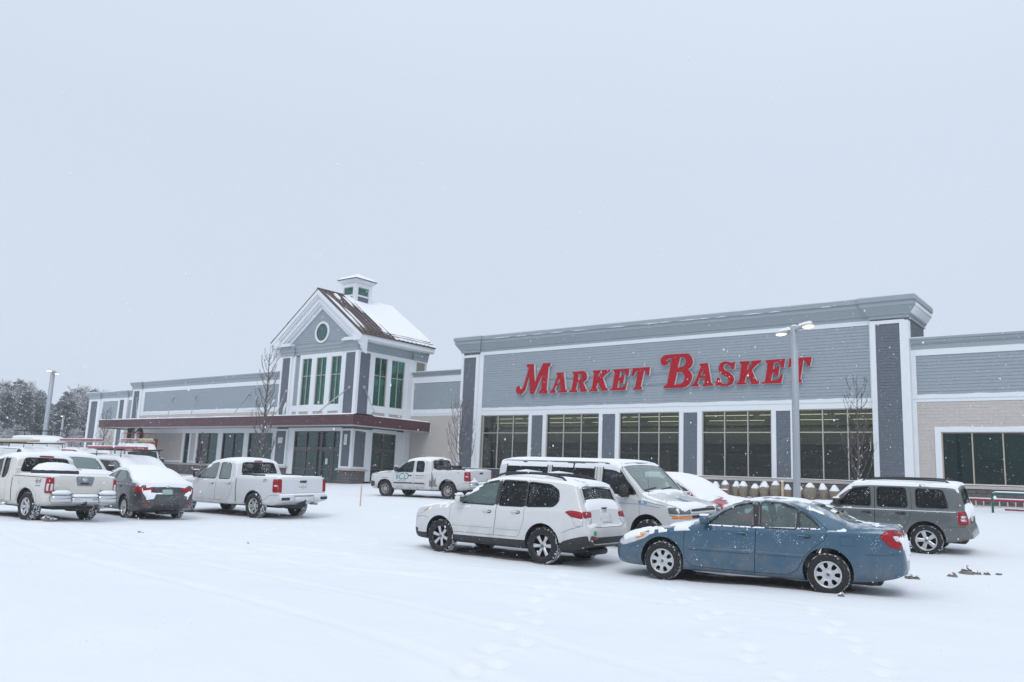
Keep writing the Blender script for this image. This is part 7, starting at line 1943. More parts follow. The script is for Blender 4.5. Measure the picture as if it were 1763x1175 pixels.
# ---- vehicles of the row behind, seen over the others ------------------------
def thick_snow(s, y, z, nz, nf, nl):
    return .05 * clamp01((nf + .95) * 3) * clamp01((nz - .78) * 6)
# white pickup nose to nose with the parked sedan
S = pickup(M['paint_white2']); S['seed'] = 21; S['snow'] = lambda s, y, z, nz, nf, nl: (.06 * clamp01((nf + .9) * 3) if nz > .6 and (s < 1.4 or s > 2.1) else 0); S['detail'] = 1; S['doors'] = []
S['windshield']['mat'] = M['car_glass_frost2']
th_ = R(-3); f_ = Vector((math.cos(th_), math.sin(th_)))
def by_front(S, name, label, cat, front, heading, **k):
    th = R(heading); f = Vector((math.cos(th), math.sin(th))); l = Vector((-f.y, f.x))
    w = pchip(S['w'])(S['axles'][1]) - .13
    return place_car(S, name, label, cat, Vector(front) - f * S['axles'][1] - l * w, heading, 1, -1, **k)
by_front(S, 'pickup_truck', 'snow-topped white pickup facing the camera, behind the cream pickup', 'pickup truck', (-29.0, 13.75), -3)
# minivan with a snowed-over windscreen and a red ladder on its roof
MV = dict(L=4.95, paint=M['paint_silver'], axles=(.95, 3.95), tyre_r=.335, tyre_w=.22, rim_r=.21, arch_r=.40, spokes=5, spoke_w=(.03, .05, 0), tum=.20, roofr=.12, detail=1, trim_w=.03,
    top=[(0, .66), (.05, .86), (.2, .98), (.7, 1.10), (.95, 1.17), (1.5, 1.52), (1.9, 1.74), (2.2, 1.80), (4.3, 1.82), (4.7, 1.78), (4.82, 1.68), (4.9, 1.1), (4.93, .8), (4.95, .6)],
    sh=[(0, .55), (.1, .80), (.5, .95), (1.2, 1.06), (4.6, 1.10), (4.85, 1.05), (4.93, .7), (4.95, .5)], bot=[(0, .32), (.3, .26), (4.5, .28), (4.95, .40)],
    w=[(0, .60), (.06, .74), (.2, .86), (.6, .95), (1.2, .985), (4.3, .985), (4.7, .96), (4.88, .91), (4.95, .84)],
    cabin=(1.1, 4.75), floor=.45, windows={'front_door': [(1.42, 1.14), (1.7, 1.38), (2.02, 1.60), (2.4, 1.64), (2.42, 1.13)], 'rear_door': [(2.56, 1.13), (2.56, 1.65), (3.60, 1.65), (3.62, 1.13)], 'rear_quarter': [(3.72, 1.15), (3.72, 1.64), (4.5, 1.60), (4.62, 1.2)]},
    glass={'front_door': M['car_glass_frost'], 'rear_door': M['car_glass_snowy']}, windshield=dict(poly=[(-.76, 1.24), (.76, 1.24), (.66, 1.68), (-.66, 1.68)], s=(.8, 2.3)), rear_glass=None,
    mirrors=[(1.5, 1.10, .2, .17, .15)], mirror_mat=M['black_plastic'], seats=[(2.5, (.4, -.4), .52, .8, .66)], dash=(1.25, 1.16), snow=lambda s, y, z, nz, nf, nl: .06 * clamp01((nf + 1.1) * 3) * clamp01((nz - .62) * 6), seed=23)
mv, mvs, mvc = by_front(MV, 'minivan', 'dark minivan with a red ladder on its roof and its windscreen hidden by snow', 'minivan', (-29.0, 16.1), -2)
def rack(root, L, s0, s1, w, z0, z1, m_, n=3):
    for i in range(n):
        x = L / 2 - (s0 + (s1 - s0) * i / (n - 1))
        r = MB(); r.tube([(x, -w, z0), (x, -w, z1), (x, w, z1), (x, w, z0)], .022, 6); r.build('rack_hoop', m_, root)
    for y in (-w, w):
        r = MB(); r.tube([(L / 2 - s0 + .2, y, z1 + .03), (L / 2 - s1 - .2, y, z1 + .03)], .02, 6); r.build('rack_rail', m_, root)
def ladder(label, root, x0, x1, y, z, mat_, wd=.42, cat='ladder', snow=True):
    o = thing('ladder', label, cat, (0, 0, 0)); o.location = root.matrix_basis @ Vector(((x0 + x1) / 2, y, z)); o.rotation_euler = root.rotation_euler
    h = abs(x1 - x0) / 2
    for yy in (-wd / 2, wd / 2):
        m_ = MB(); m_.box(-h, h, yy - .018, yy + .018, -.01, .085); m_.build('stile', mat_, o)
    n = int(h * 2 / .32)
    rm_ = MB(); rm_.tube([(0, -wd / 2, 0), (0, wd / 2, 0)], .017, 6); rme = rm_.mesh('rung', M['steel'])
    for i in range(n):
        q = link('rung', rme, o); q.location = (-h + .18 + i * .32, 0, .04)
    if snow:
        m_ = MB()
        for yy in (-wd / 2, wd / 2): m_.bbox(-h, h, yy - .026, yy + .026, .084, .125, .02)
        m_.build('ladder_snow', M['snow'], o)
    return o
rack(mv, MV['L'], 1.9, 4.0, .75, 1.78, 2.04, M['black_plastic'], 2)
ladder('faded red ladder on the roof of the dark minivan', mv, -2.6, 1.6, -.45, 2.08, M['ladder_red'])
# work vans in the far row
def van_copy(paint_, seed, snow=thick_snow, high=False, **k):
    S = dict(VAN); S['paint'] = paint_; S['seed'] = seed; S['snow'] = snow; S['detail'] = 1; S['doors'] = []; S['texts'] = []; S['mirror_snow'] = 1; S.pop('_wm', None)
    S['windows'] = {'front_door': VAN['windows']['front_door']}
    S['lines'] = [l for l in VAN['lines'] if l[0] != 'pin_stripe']
    if high:
        S['top'] = [(s, z if z < 1.9 else z + .62) for s, z in VAN['top'] if s not in (1.7,)]; S['top'][8:8] = []
        S['top'] = [(0, .86), (.04, 1.02), (.12, 1.09), (.5, 1.19), (.75, 1.26), (.85, 1.31), (1.3, 1.75), (1.7, 2.15), (2.0, 2.45), (2.4, 2.62), (2.8, 2.68), (5.3, 2.70), (5.55, 2.66), (5.62, 2.5), (5.64, 1.3), (5.67, .8), (5.69, .58)]
        S['windshield'] = dict(poly=[(-.80, 1.36), (.80, 1.36), (.76, 2.05), (-.76, 2.05)], s=(.7, 2.2), mat=M['car_glass']); S['rear_glass'] = None
    S.update(k); return S
v1, _, _ = by_front(van_copy(M['paint_white2'], 31), 'cargo_van', 'white cargo van with a tan ladder on its black roof rack, far left', 'van', (-37.4, 15.9), -2)
rack(v1, 5.69, 1.7, 5.2, .8, 2.05, 2.24, M['black_plastic'], 3)
ladder('tan ladder on the black roof rack of the white cargo van', v1, -2.5, 1.4, -.5, 2.30, M['ladder_wood'], .45, 'ladder', True)
v2, _, _ = by_front(van_copy(M['paint_white2'], 32, high=True), 'cargo_van', 'high-roofed white cargo van at the left edge, behind the other vans', 'van', (-45.2, 19.6), -2)
rack(v2, 5.69, 2.5, 5.3, .7, 2.72, 2.98, M['black_plastic'], 3)
v3, _, _ = by_front(van_copy(M['paint_red'], 33), 'cargo_van', 'red cargo van under snow with a red ladder on its roof rack', 'van', (-42.6, 20.6), -2)
rack(v3, 5.69, 1.7, 5.3, .8, 2.05, 2.42, M['steel'], 3)
ladder('long red ladder on the steel rack of the red cargo van', v3, -2.7, 2.4, -.4, 2.47, M['ladder_red'])
v4, _, _ = by_front(van_copy(M['paint_white2'], 34, high=True, top=[(0, .86), (.04, 1.02), (.12, 1.09), (.5, 1.19), (.75, 1.26), (.85, 1.31), (1.3, 1.72), (1.7, 2.05), (2.0, 2.25), (2.4, 2.34), (2.8, 2.36), (5.3, 2.36), (5.55, 2.32), (5.62, 2.2), (5.64, 1.3), (5.67, .8), (5.69, .58)]), 'cargo_van', 'high-roofed white cargo van facing the camera, below the orange lift', 'van', (-46.3, 24.6), -18)
rack(v4, 5.69, 2.4, 5.3, .8, 2.34, 2.50, M['steel'], 3)
ladder('red and yellow ladder on the roof of the van below the lift', v4, -2.4, 1.0, -.4, 2.55, M['ladder_red'])
ladder('short yellow ladder beside the red one on the van below the lift', v4, -1.2, 1.3, .35, 2.55, M['yellow'])
# red car beside the passenger van
def red_snow(s, y, z, nz, nf, nl):
    if s < 1.2: return .05 * clamp01((nf + .12) * 4) if nz > .4 else 0
    return .035 * clamp01((nf + .8) * 3) * clamp01((nz - .66) * 6)
RC = dict(SUV); RC.update(paint=M['paint_red'], seed=41, snow=red_snow, texts=[], patches=[p for p in SUV['patches'] if p[3] is not M['paint_white']]); RC.pop('_wm', None)
RC['mirror_mat'] = M['paint_red']
by_front(RC, 'hatchback_car', 'red car with its windscreen and roof white with snow, right of the passenger van', 'car', (-8.1, 20.55), -5)
# dark covered trailer behind the contractor's pickup

# ================================================================ street lamps
def lamp_post(label, x, y, ztop, w, head_dir, two=True, snow=True):
    g = gz(x, y)
    o = thing('street_lamp', label, 'street lamp', (x, y, g), head_dir, 'parking lot lamps')
    h = ztop - g
    m_ = MB(); m_.bbox(-w / 2, w / 2, -w / 2, w / 2, .0, h, w * .12); m_.build('pole', M['lamp_grey'], o)
    m_ = MB(); m_.bbox(-w * 1.6, w * 1.6, -w * 1.6, w * 1.6, -.1, .35, .04); m_.build('base', M['sill'], o)
    for sd in ((1, -1) if two else (1,)):
        m_ = MB()
        m_.tube([(0, 0, h - .10), (sd * .32, 0, h - .10)], .045, 8)
        pr = [(.26, .09, .07), (.38, .14, .08), (.64, .17, .07), (.88, .16, .05), (1.0, .10, .035)]
        vs, fs = [], []
        for (u, hw, th) in pr:
            zc = h - .10 + (u - .3) * .04
            vs += [(sd * u, -hw, zc - th * .35), (sd * u, hw, zc - th * .35), (sd * u, hw * .8, zc + th * .5), (sd * u, 0, zc + th * .8), (sd * u, -hw * .8, zc + th * .5)]
        n = 5
        for i in range(len(pr) - 1):
            for k in range(n): fs.append((i * n + k, i * n + (k + 1) % n, (i + 1) * n + (k + 1) % n, (i + 1) * n + k))
        fs += [tuple(range(n)), tuple(reversed(range((len(pr) - 1) * n, len(pr) * n)))]
        m_.add(vs, fs, 0, False)
        hd = m_.build('lamp_head', M['lamp_grey'], o)
        m_ = MB(); m_.bbox(sd * .62, sd * .96, -.11, .11, h - .145, h - .105, .02); m_.build('lamp_lens', M['lamp_led'], hd)
        if snow:
            m_ = MB(); vs, fs = [], []
            for (u, hw, th) in [(.34, .10, .10)] + pr[1:4]:
                zc = h - .10 + (u - .3) * .04
                f_ = 1 if u < .9 else .35
                vs += [(sd * u, -hw * .85, zc + th * .45), (sd * u, -hw * .5, zc + th * .8 + .07 * f_), (sd * u, 0, zc + th * .8 + .10 * f_), (sd * u, hw * .5, zc + th * .8 + .07 * f_), (sd * u, hw * .85, zc + th * .45)]
            for i in range(3):
                for k in range(4): fs.append((i * 5 + k, i * 5 + k + 1, i * 5 + k + 6, i * 5 + k + 5))
            fs += [(0, 1, 2, 3, 4), (19, 18, 17, 16, 15)]
            m_.add(vs, fs, 0, True); m_.build('lamp_snow', M['snow'], hd)
    if snow:
        m_ = MB(); m_.bbox(-w * .5, w * .5, -w * .5, w * .5, h, h + .07, .05); m_.build('pole_snow', M['snow'], o)
    return o
lamp_post('tall grey double-headed street lamp with snow on its heads, standing before the big windows', -9.33, 26.75, 6.95, .18, R(-38))
lamp_post('tall grey double-headed street lamp beside the snowy trees behind the vans', -58.4, 23.75, 7.5, .25, R(-38), True, False)
lamp_post('small single-headed street lamp far off against the snowy trees', -115.9, 49.2, 7.45, .24, R(-38), False, False)

# ================================================================ bare young trees
def bare_tree(name, label, x, y, h, spread, seed, dens=1.0, group='bare young trees along the store front', lean=0):
    g = gz(x, y)
    o = thing(name, label, 'tree', (x, y, g), 0, group)
    rr = random.Random(seed)
    tr, br = MB(), MB(); sn_ = MB()
    top = Vector((lean, 0, h))
    n = 12
    pts = [Vector((lean * (i / n) + rr.uniform(-.03, .03) * (i > 0), rr.uniform(-.03, .03) * (i > 0), h * i / n)) for i in range(n + 1)]
    r0 = .012 * h + .008
    tr.tube([pts[0] - Vector((0, 0, .15))] + pts[1:], [r0] + [r0 * (1 - .93 * i / n) for i in range(1, n + 1)], 7)
    tr.build('trunk', M['twig'], o)
    nb = int(34 * dens)
    for b in range(nb):
        f = .10 + .82 * (b / nb) ** .9
        z = h * f; az = b * 2.39996 + rr.uniform(-.4, .4)
        base = Vector((lean * f, 0, z))
        L = spread * (1.25 - .75 * f) * rr.uniform(.75, 1.2) * 2.0
        L = min(L, (h - z) * 1.02 + .2)
        d = Vector((math.cos(az), math.sin(az), 0))
        q = 6; P = []
        for i in range(q + 1):
            t = i / q
            out = spread * (1.05 - .6 * f) * (1 - (1 - t) ** 2.0)
            P.append(base + d * out + Vector((rr.uniform(-.03, .03), rr.uniform(-.03, .03), L * t ** 1.1 * .95)))
        r1 = r0 * (.34 - .18 * f)
        br.tube(P, [max(r1 * (1 - .80 * i / q), .009) for i in range(q + 1)], 5)
        for k in range(int(7 * dens)):
            t = rr.uniform(.2, .95); i = min(int(t * q), q - 1); s = P[i].lerp(P[i + 1], t * q - i)
            a2 = rr.uniform(0, 6.28); l2 = L * rr.uniform(.18, .42) * (1.1 - t * .6)
            e = s + Vector((math.cos(a2) * l2 * .34, math.sin(a2) * l2 * .34, l2 * .9))
            m = s.lerp(e, .5) + Vector((math.cos(a2), math.sin(a2), 0)) * l2 * .06
            br.tube([s, m, e], [.009, .007, .005], 4, 0, False)
            if rr.random() < .5:
                e2 = m + Vector((rr.uniform(-.1, .1), rr.uniform(-.1, .1), l2 * .5)); br.tube([m, e2], [.008, .006], 3, 0, False)
            if rr.random() < .06:
                sn_.tube([m + Vector((0, 0, .012)), e.lerp(m, .4) + Vector((0, 0, .012))], [.010, .006], 4)
        if rr.random() < .25:
            i = rr.randrange(1, q - 1); sn_.tube([P[i] + Vector((0, 0, .01)) + d * .005, P[i + 1] + Vector((0, 0, .01)) + d * .005], [.016, .010], 5)
        if f < .45: sn_.tube([base + d * r0 * .7, base + d * r0 * 1.4 + Vector((0, 0, .05)), base + d * (r0 * 1.5 + .04) + Vector((0, 0, .12))], [.010, .020, .006], 5)
    br.build('branches', M['twig'], o, kind='stuff'); sn_.build('branch_snow', M['snow'], o, kind='stuff')
    return o
bare_tree('bare_tree', 'tallest bare tree with upright branches, in front of the canopy left of the entrance', -44.5, 31.0, 8.7, .92, 3, 1.05)
bare_tree('bare_tree', 'bare tree against the beige wall between the tower and the big windows', -34.4, 38.5, 5.4, 1.0, 4, .85, lean=-.25)
bare_tree('bare_tree', 'bare tree in front of the rightmost big window', -10.65, 38.5, 5.5, .80, 5, .85)
bare_tree('bare_tree', 'small bare tree at the far left end of the canopy', -69.7, 33.0, 5.3, .75, 6, .9)
bare_tree('bare_tree', 'thin small bare tree dusted with snow before the windows under the canopy', -52.9, 32.0, 3.1, .45, 7, .8)

# ================================================================ wrapped shrubs
rr = random.Random(11)
ORD = ['first', 'second', 'third', 'fourth', 'fifth', 'sixth', 'seventh', 'eighth', 'tenth', 'eleventh', 'twelfth and last', 'ninth']
SHX = [(-17.54, .74), (-17.02, .80), (-16.50, .79), (-16.07, .80), (-15.54, .70), (-15.05, .84), (-14.49, .86), (-13.99, .72), (-12.88, .82), (-12.27, .80), (-11.78, .74), (-13.42, .66)]
for i, (x, h) in enumerate(SHX):
    y = 38.75 + rr.uniform(-.08, .08); g = gz(x, y)
    wd = rr.uniform(.16, .20) * (1.35 if i in (6, 8) else 1)
    o = thing('wrapped_shrub', ORD[i] + ' snow-capped burlap shrub from the left in the row under the big windows', 'shrub', (x, y, g), rr.uniform(0, 3), 'burlap-wrapped shrubs in a row')
    o.rotation_euler[0] = rr.uniform(-.09, .09); o.rotation_euler[1] = rr.uniform(-.09, .09)
    m_ = MB(); sn_ = MB()
    n, q = 9, 14
    def prof(t): return wd * (.78 + .45 * math.sin(min(t * 1.25, 1) * math.pi * .8)) * (1 if t < .62 else max(.05, (1 - t) / .38) ** .55)
    ph = rr.uniform(0, 9)
    ring = lambda t, e: [((prof(t) + e) * (1 + .16 * noise.noise(Vector((math.cos(a) * 1.6 + ph, math.sin(a) * 1.6, t * 3)))) * math.cos(a), (prof(t) + e) * (1 + .16 * noise.noise(Vector((math.cos(a) * 1.6 + ph, math.sin(a) * 1.6, t * 3)))) * math.sin(a), h * t + .05 * h * noise.noise(Vector((math.cos(a) * 2 + ph, math.sin(a) * 2, ph)))) for a in [2 * math.pi * k / q for k in range(q)]]
    vs, fs = [], []
    for j in range(n + 1): vs += ring(j / n * .99, 0)
    for j in range(n):
        for k in range(q): fs.append((j * q + k, j * q + (k + 1) % q, (j + 1) * q + (k + 1) % q, (j + 1) * q + k))
    fs.append(tuple(range(n * q, n * q + q)))
    m_.add(vs, fs, 0, True)
    for z in (.25, .5): m_.tube([(prof(z) * 1.06 * math.cos(a), prof(z) * 1.06 * math.sin(a), h * z) for a in [2 * math.pi * k / 12 for k in range(13)]], .007, 4)
    m_.build('burlap_wrap', M['burlap'], o)
    vs, fs = [], []; t0 = rr.uniform(.58, .74)
    for j in range(7):
        t = t0 + (1.02 - t0) * j / 6
        R_ = ring(min(t, .995), .022 if j else -.02)
        if j == 0: R_ = [(a, b, c + .05 * h * noise.noise(Vector((a * 9, b * 9, ph)))) for a, b, c in R_]
        vs += R_
    for j in range(6):
        for k in range(q): fs.append((j * q + k, j * q + (k + 1) % q, (j + 1) * q + (k + 1) % q, (j + 1) * q + k))
    fs.append(tuple(range(6 * q, 7 * q)))
    sn_.add(vs, fs, 0, True); sn_.build('snow_cap', M['snow'], o)

# ================================================================ pipes, rail, stake at the right and centre
g = gz(-5.2, 36.2)
o = thing('bike_rail', 'green bent pipe rail with snow along its top, at the right edge', 'rail', (-5.2, 36.25, g), R(12))
m_ = MB(); P = [(0, 0, -.1), (0, 0, .62), (.03, 0, .70), (.10, 0, .74)] + [(.3 + .3 * i, 0, .74) for i in range(9)] + [(2.86, 0, .70), (2.9, 0, .62), (2.9, 0, -.1)]
m_.tube(P, .042, 10); m_.build('pipe', M['green_pipe'], o)
m_ = MB(); m_.tube([(.02, 0, .755), (.15, 0, .785), (1.4, 0, .79), (2.8, 0, .785), (2.88, 0, .755)], [.012, .03, .032, .03, .012], 8); m_.build('rail_snow', M['snow'], o)
g = gz(-4, 39.2)
o = thing('cart_rail', 'low red rail on cream posts along the block wall at the right', 'rail', (-6.9, 39.25, g))
for z, r_ in ((.30, .035),):
    m_ = MB(); m_.bbox(0, 7.5, -.03, .03, z - .05, z + .04, .015); m_.build('red_bar', M['red_plastic'], o)
m_ = MB(); m_.tube([(0, 0, .06), (7.5, 0, .06)], .012, 6); m_.build('lower_wire', M['steel'], o)
pm_ = MB(); pm_.bbox(-.02, .02, -.03, .03, -.1, .25, .008); pme = pm_.mesh('post', M['cream'])
for i in range(26):
    q = link('post', pme, o); q.location = (.1 + i * .285, -.036 if i % 2 else .0, 0)
m_ = MB(); m_.bbox(0, 7.5, -.035, .035, .338, .385, .02); m_.build('rail_snow', M['snow'], o)
g = gz(-4.7, 37.7)
o = thing('red_pipe', 'short red pipe lying on the snow behind the green rail', 'pipe', (-5.0, 37.75, g))
m_ = MB(); m_.tube([(0, 0, .05), (2.8, .1, .05)], .035, 8); m_.build('pipe_body', M['red_plastic'], o)
m_ = MB(); m_.tube([(0, 0, .085), (2.8, .1, .085)], .025, 6); m_.build('pipe_snow', M['snow'], o)
o = thing('survey_stake', 'thin wooden stake standing in the snow beside the white pickup', 'stake', (-24.81, 22.02, gz(-24.81, 22.02)), .4)
m_ = MB(); m_.box(-.022, .022, -.012, .012, -.2, .80); m_.build('stake_shaft', M['wood'], o)
# two sign posts by the block wall
for x, c_ in ((-14.05, 'brown'),):
    o = thing('post', 'short brown post among the wrapped shrubs', 'post', (x, 38.35, gz(x, 38.35)))
    m_ = MB(); m_.bbox(-.05, .05, -.05, .05, -.1, .85, .015); m_.build('post_shaft', M['wood'], o)
    m_ = MB(); m_.bbox(-.06, .06, -.06, .06, .85, .90, .02); m_.build('post_snow', M['snow'], o)
# dark trailer behind the contractor's pickup
x, y = -27.0, 33.8
o = thing('utility_trailer', 'dark covered trailer standing against the block wall behind the muddy pickup', 'trailer', (-29.3, 36.6, gz(-29.3, 36.6)), R(6))
m_ = MB(); m_.bbox(-1.15, 1.15, -.8, .8, .35, 1.16, .05); m_.build('cargo_body', M['navy'], o)
for sd in (-1, 1):
    w_ = MB(); w_.lathe([(.18, -.08), (.30, -.09), (.31, 0), (.30, .09), (.18, .08)], 24, 'y', 0, (0, sd * .88, .30)); w_.build('wheel', M['tyre'], o)
m_ = MB(); m_.tube([(1.15, 0, .42), (2.1, 0, .44)], .04, 6); m_.build('tow_bar', M['steel'], o)
m_ = MB(); m_.bbox(1.14, 1.2, -.75, .75, .36, 1.14, .02); m_.build('tail_board', M['trim'], o)

# ================================================================ lumps of frozen slush that fell from wheel arches
for i, (x, y, s) in enumerate([(-3.12, 18.27, .13), (-2.95, 18.3, .07), (-3.26, 17.65, .07), (-2.8, 18.4, .06), (-2.62, 18.55, .05), (-4.15, 16.69, .12), (-3.83, 16.82, .07), (-3.70, 16.86, .05), (-4.0, 13.35, .05), (-18.91, 10.05, .035), (-18.65, 10.0, .03), (-15.4, 10.6, .03), (-22.6, 9.5, .13), (-22.45, 9.62, .09)]):
    o = bpy.data.objects.new('slush_lump', None)
    m_ = MB(); n, q = 6, 10; vs, fs = [], []
    r2 = random.Random(i)
    for a in range(n + 1):
        t = a / n * math.pi * .62
        for k in range(q):
            an = 2 * math.pi * k / q
            d = s * (1 + .7 * noise.noise(Vector((math.cos(an) * 1.4 + i * 5, math.sin(an) * 1.4, t * 1.5))))
            vs.append((d * math.sin(t) * math.cos(an) * 1.35, d * math.sin(t) * math.sin(an), d * math.cos(t) * .85))
    for a in range(n):
        for k in range(q): fs.append((a * q + k, (a + 1) * q + k, (a + 1) * q + (k + 1) % q, a * q + (k + 1) % q))
    m_.add(vs, fs, 0, True)
    o = m_.build('slush_lump', M['dirt'] if s > .045 else M['slush'])
    o.location = (x, y, gz(x, y) - s * .1); o.rotation_euler = (0, 0, r2.uniform(0, 6))
    big = {0: 'largest grey-brown lump of frozen slush on the snow right of the blue sedan', 5: 'upright lump of frozen slush behind the rear wheel of the blue sedan', 12: 'brown lump of slush behind the rear wheel of the cream pickup'}.get(i)
    cap = MB(); cap.add([(v[0] * .92, v[1] * .92, v[2] + .012 + .1 * s) for v in vs], [f for j, f in enumerate(fs) if (j // q) < 3 and (j * 7 + i) % 5], 0, True); cap.build('snow_dusting', M['snow'], o, kind='stuff')
    tag(o, big or 'small dirty lump of frozen slush lying on the snow', 'slush lump', 'lumps of frozen slush')
# ---- slush and wet asphalt under the cars, the dark tone also painting in shade -------------
def slush_and_shade(cx, cy, hd, L, W, seed, m_='asphalt'):
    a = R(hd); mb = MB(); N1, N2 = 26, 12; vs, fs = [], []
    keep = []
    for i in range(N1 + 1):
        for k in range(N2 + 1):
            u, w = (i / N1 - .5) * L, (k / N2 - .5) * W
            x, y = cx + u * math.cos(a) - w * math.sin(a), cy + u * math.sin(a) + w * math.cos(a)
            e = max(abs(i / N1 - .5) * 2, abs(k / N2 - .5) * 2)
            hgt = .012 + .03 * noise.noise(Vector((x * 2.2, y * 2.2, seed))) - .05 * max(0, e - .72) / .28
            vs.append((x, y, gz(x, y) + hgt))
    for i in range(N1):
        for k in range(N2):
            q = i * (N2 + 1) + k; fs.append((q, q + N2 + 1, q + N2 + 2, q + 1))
    mb.add(vs, fs, 0, True); mb.build('slush_shade_patch', M[m_], None, kind='structure')

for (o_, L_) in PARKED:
    slush_and_shade(o_.location.x, o_.location.y, math.degrees(o_.rotation_euler.z), L_ * .80, 1.72, L_, 'slush')

# ================================================================ orange lift with two workers under the canopy
lx, ly = -67.0, 34.6; g = gz(lx, ly); PZ = 3.02
lift = thing('scissor_lift', 'orange scissor lift raised under the left end of the canopy', 'lift', (lx, ly, g))
pz = PZ - g
m_ = MB(); m_.bbox(-1.2, 1.2, -.45, .45, .25, .75, .04); m_.build('chassis', M['orange'], lift)
for sx in (-.85, .85):
    for sy in (-.42, .42):
        w_ = MB(); w_.lathe([(.05, -.09), (.24, -.08), (.26, 0), (.24, .08), (.05, .09)], 20, 'y', 0, (sx, sy, .26)); w_.build('wheel', M['tyre'], lift)
m_ = MB()
for k in range(2):
    z0, z1 = .75 + k * (pz - .75) / 2, .75 + (k + 1) * (pz - .75) / 2
    for sy in (-.38, .38):
        m_.tube([(-1.0, sy, z0), (1.0, sy, z1)], .04, 6); m_.tube([(1.0, sy * .85, z0), (-1.0, sy * .85, z1)], .04, 6)
m_.build('scissor_arms', M['orange'], lift)
m_ = MB(); m_.bbox(-1.75, 1.75, -.55, .55, pz - .1, pz, .02); m_.build('platform', M['steel'], lift)
m_ = MB()
for z in (.5, 1.0):
    m_.tube([(-1.75, -.53, pz + z), (1.75, -.53, pz + z), (1.75, .53, pz + z), (-1.75, .53, pz + z), (-1.75, -.53, pz + z)], .022, 6)
for x in (-1.75, -.9, 0, .9, 1.75):
    for sy in (-.53, .53): m_.tube([(x, sy, pz), (x, sy, pz + 1.0)], .02, 6)
m_.build('guard_rail', M['orange'], lift)
m_ = MB(); m_.bbox(2.0, 2.62, -.45, .35, pz - .65, pz + .55, .06); m_.build('control_basket', M['orange'], lift)
m_ = MB(); m_.box(2.1, 2.5, -.456, -.451, pz + .05, pz + .45); m_.build('warning_plate', M['red_plastic'], lift)
m_ = MB(); m_.bbox(-1.6, -1.1, -.58, -.5, pz + .25, pz + .55, .03); m_.build('tool_tray', M['yellow'], lift)

def person(label, x, y, z, rz, joints, coat, trousers, hood):
    """one continuous skinned figure; joints is a dict of points in metres, feet at z = 0, facing +x"""
    root = thing('person', label, 'person', (x, y, z), rz)
    V, E, Rd = [], [], []
    idx = {}
    def add(k, p, r): idx[k] = len(V); V.append(p); Rd.append(r)
    J = joints
    for k, p, r in J: add(k, p, r)
    for a, b in (('pelvis', 'belly'), ('belly', 'chest'), ('chest', 'neck'), ('neck', 'head'), ('head', 'crown'), ('chest', 'sl'), ('sl', 'el'), ('el', 'wl'), ('wl', 'pl'), ('chest', 'sr'), ('sr', 'er'), ('er', 'wr'), ('wr', 'pr'),
                 ('pelvis', 'hl'), ('hl', 'kl'), ('kl', 'al'), ('al', 'tl'), ('pelvis', 'hr'), ('hr', 'kr'), ('kr', 'ar'), ('ar', 'tr')):
        E.append((idx[a], idx[b]))
    me = bpy.data.meshes.new('body'); me.from_pydata(V, E, [])
    o = bpy.data.objects.new('body', me); COL.objects.link(o)
    sk = o.modifiers.new('skin', 'SKIN'); ss = o.modifiers.new('sub', 'SUBSURF'); ss.levels = 2
    for i, v in enumerate(me.skin_vertices[0].data): v.radius = (Rd[i], Rd[i]); v.use_root = (i == idx['pelvis'])
    dg = bpy.context.evaluated_depsgraph_get(); dg.update()
    m2 = bpy.data.meshes.new_from_object(o.evaluated_get(dg)); bpy.data.objects.remove(o)
    m2.materials.clear()
    for m in (coat, trousers, M['skin'], hood, M['cloth_black']): m2.materials.append(m)
    P = {k: Vector(p) for k, p, r in J}
    for f in m2.polygons:
        c = f.center; f.use_smooth = True
        if (c - P['head']).length < .16: f.material_index = 3 if (c.x - P['head'].x) < .06 else 2
        elif c.z < .12: f.material_index = 4
        elif c.z < P['pelvis'].z - .02: f.material_index = 1
        else: f.material_index = 0
    link('body', m2, root)
    h = P['head']
    fc = MB()
    for sy in (-.035, .035): fc.lathe([(0, .0), (.012, .002), (.012, .006), (0, .008)], 8, 'x', 0, (h.x + .098, h.y + sy, h.z + .015))
    fc.build('eyes', M['cloth_black'], root)
    ns = MB(); ns.tube([(h.x + .095, h.y, h.z + .02), (h.x + .125, h.y, h.z - .025), (h.x + .095, h.y, h.z - .035)], [.01, .016, .01], 6); ns.build('nose', M['skin'], root)
    for k in 'lr':
        w, p, e = P['w' + k], P['p' + k], P['e' + k]
        d = (w - e).normalized(); sd = d.orthogonal().normalized(); up = d.cross(sd)
        hb = MB()
        for q, (off, ln) in enumerate(((-.03, .075), (-.01, .085), (.01, .08), (.03, .065))):
            a = p + sd * off; hb.tube([a, a + d * ln * .5 + up * .006, a + d * ln + up * .025], [.011, .010, .008], 6)
        hb.tube([p - d * .03 + sd * .035, p + sd * .062 + d * .01, p + sd * .066 + d * .045 + up * .01], [.012, .011, .009], 6)
        hb.build('hand', M['cloth_black'], root)
    return root
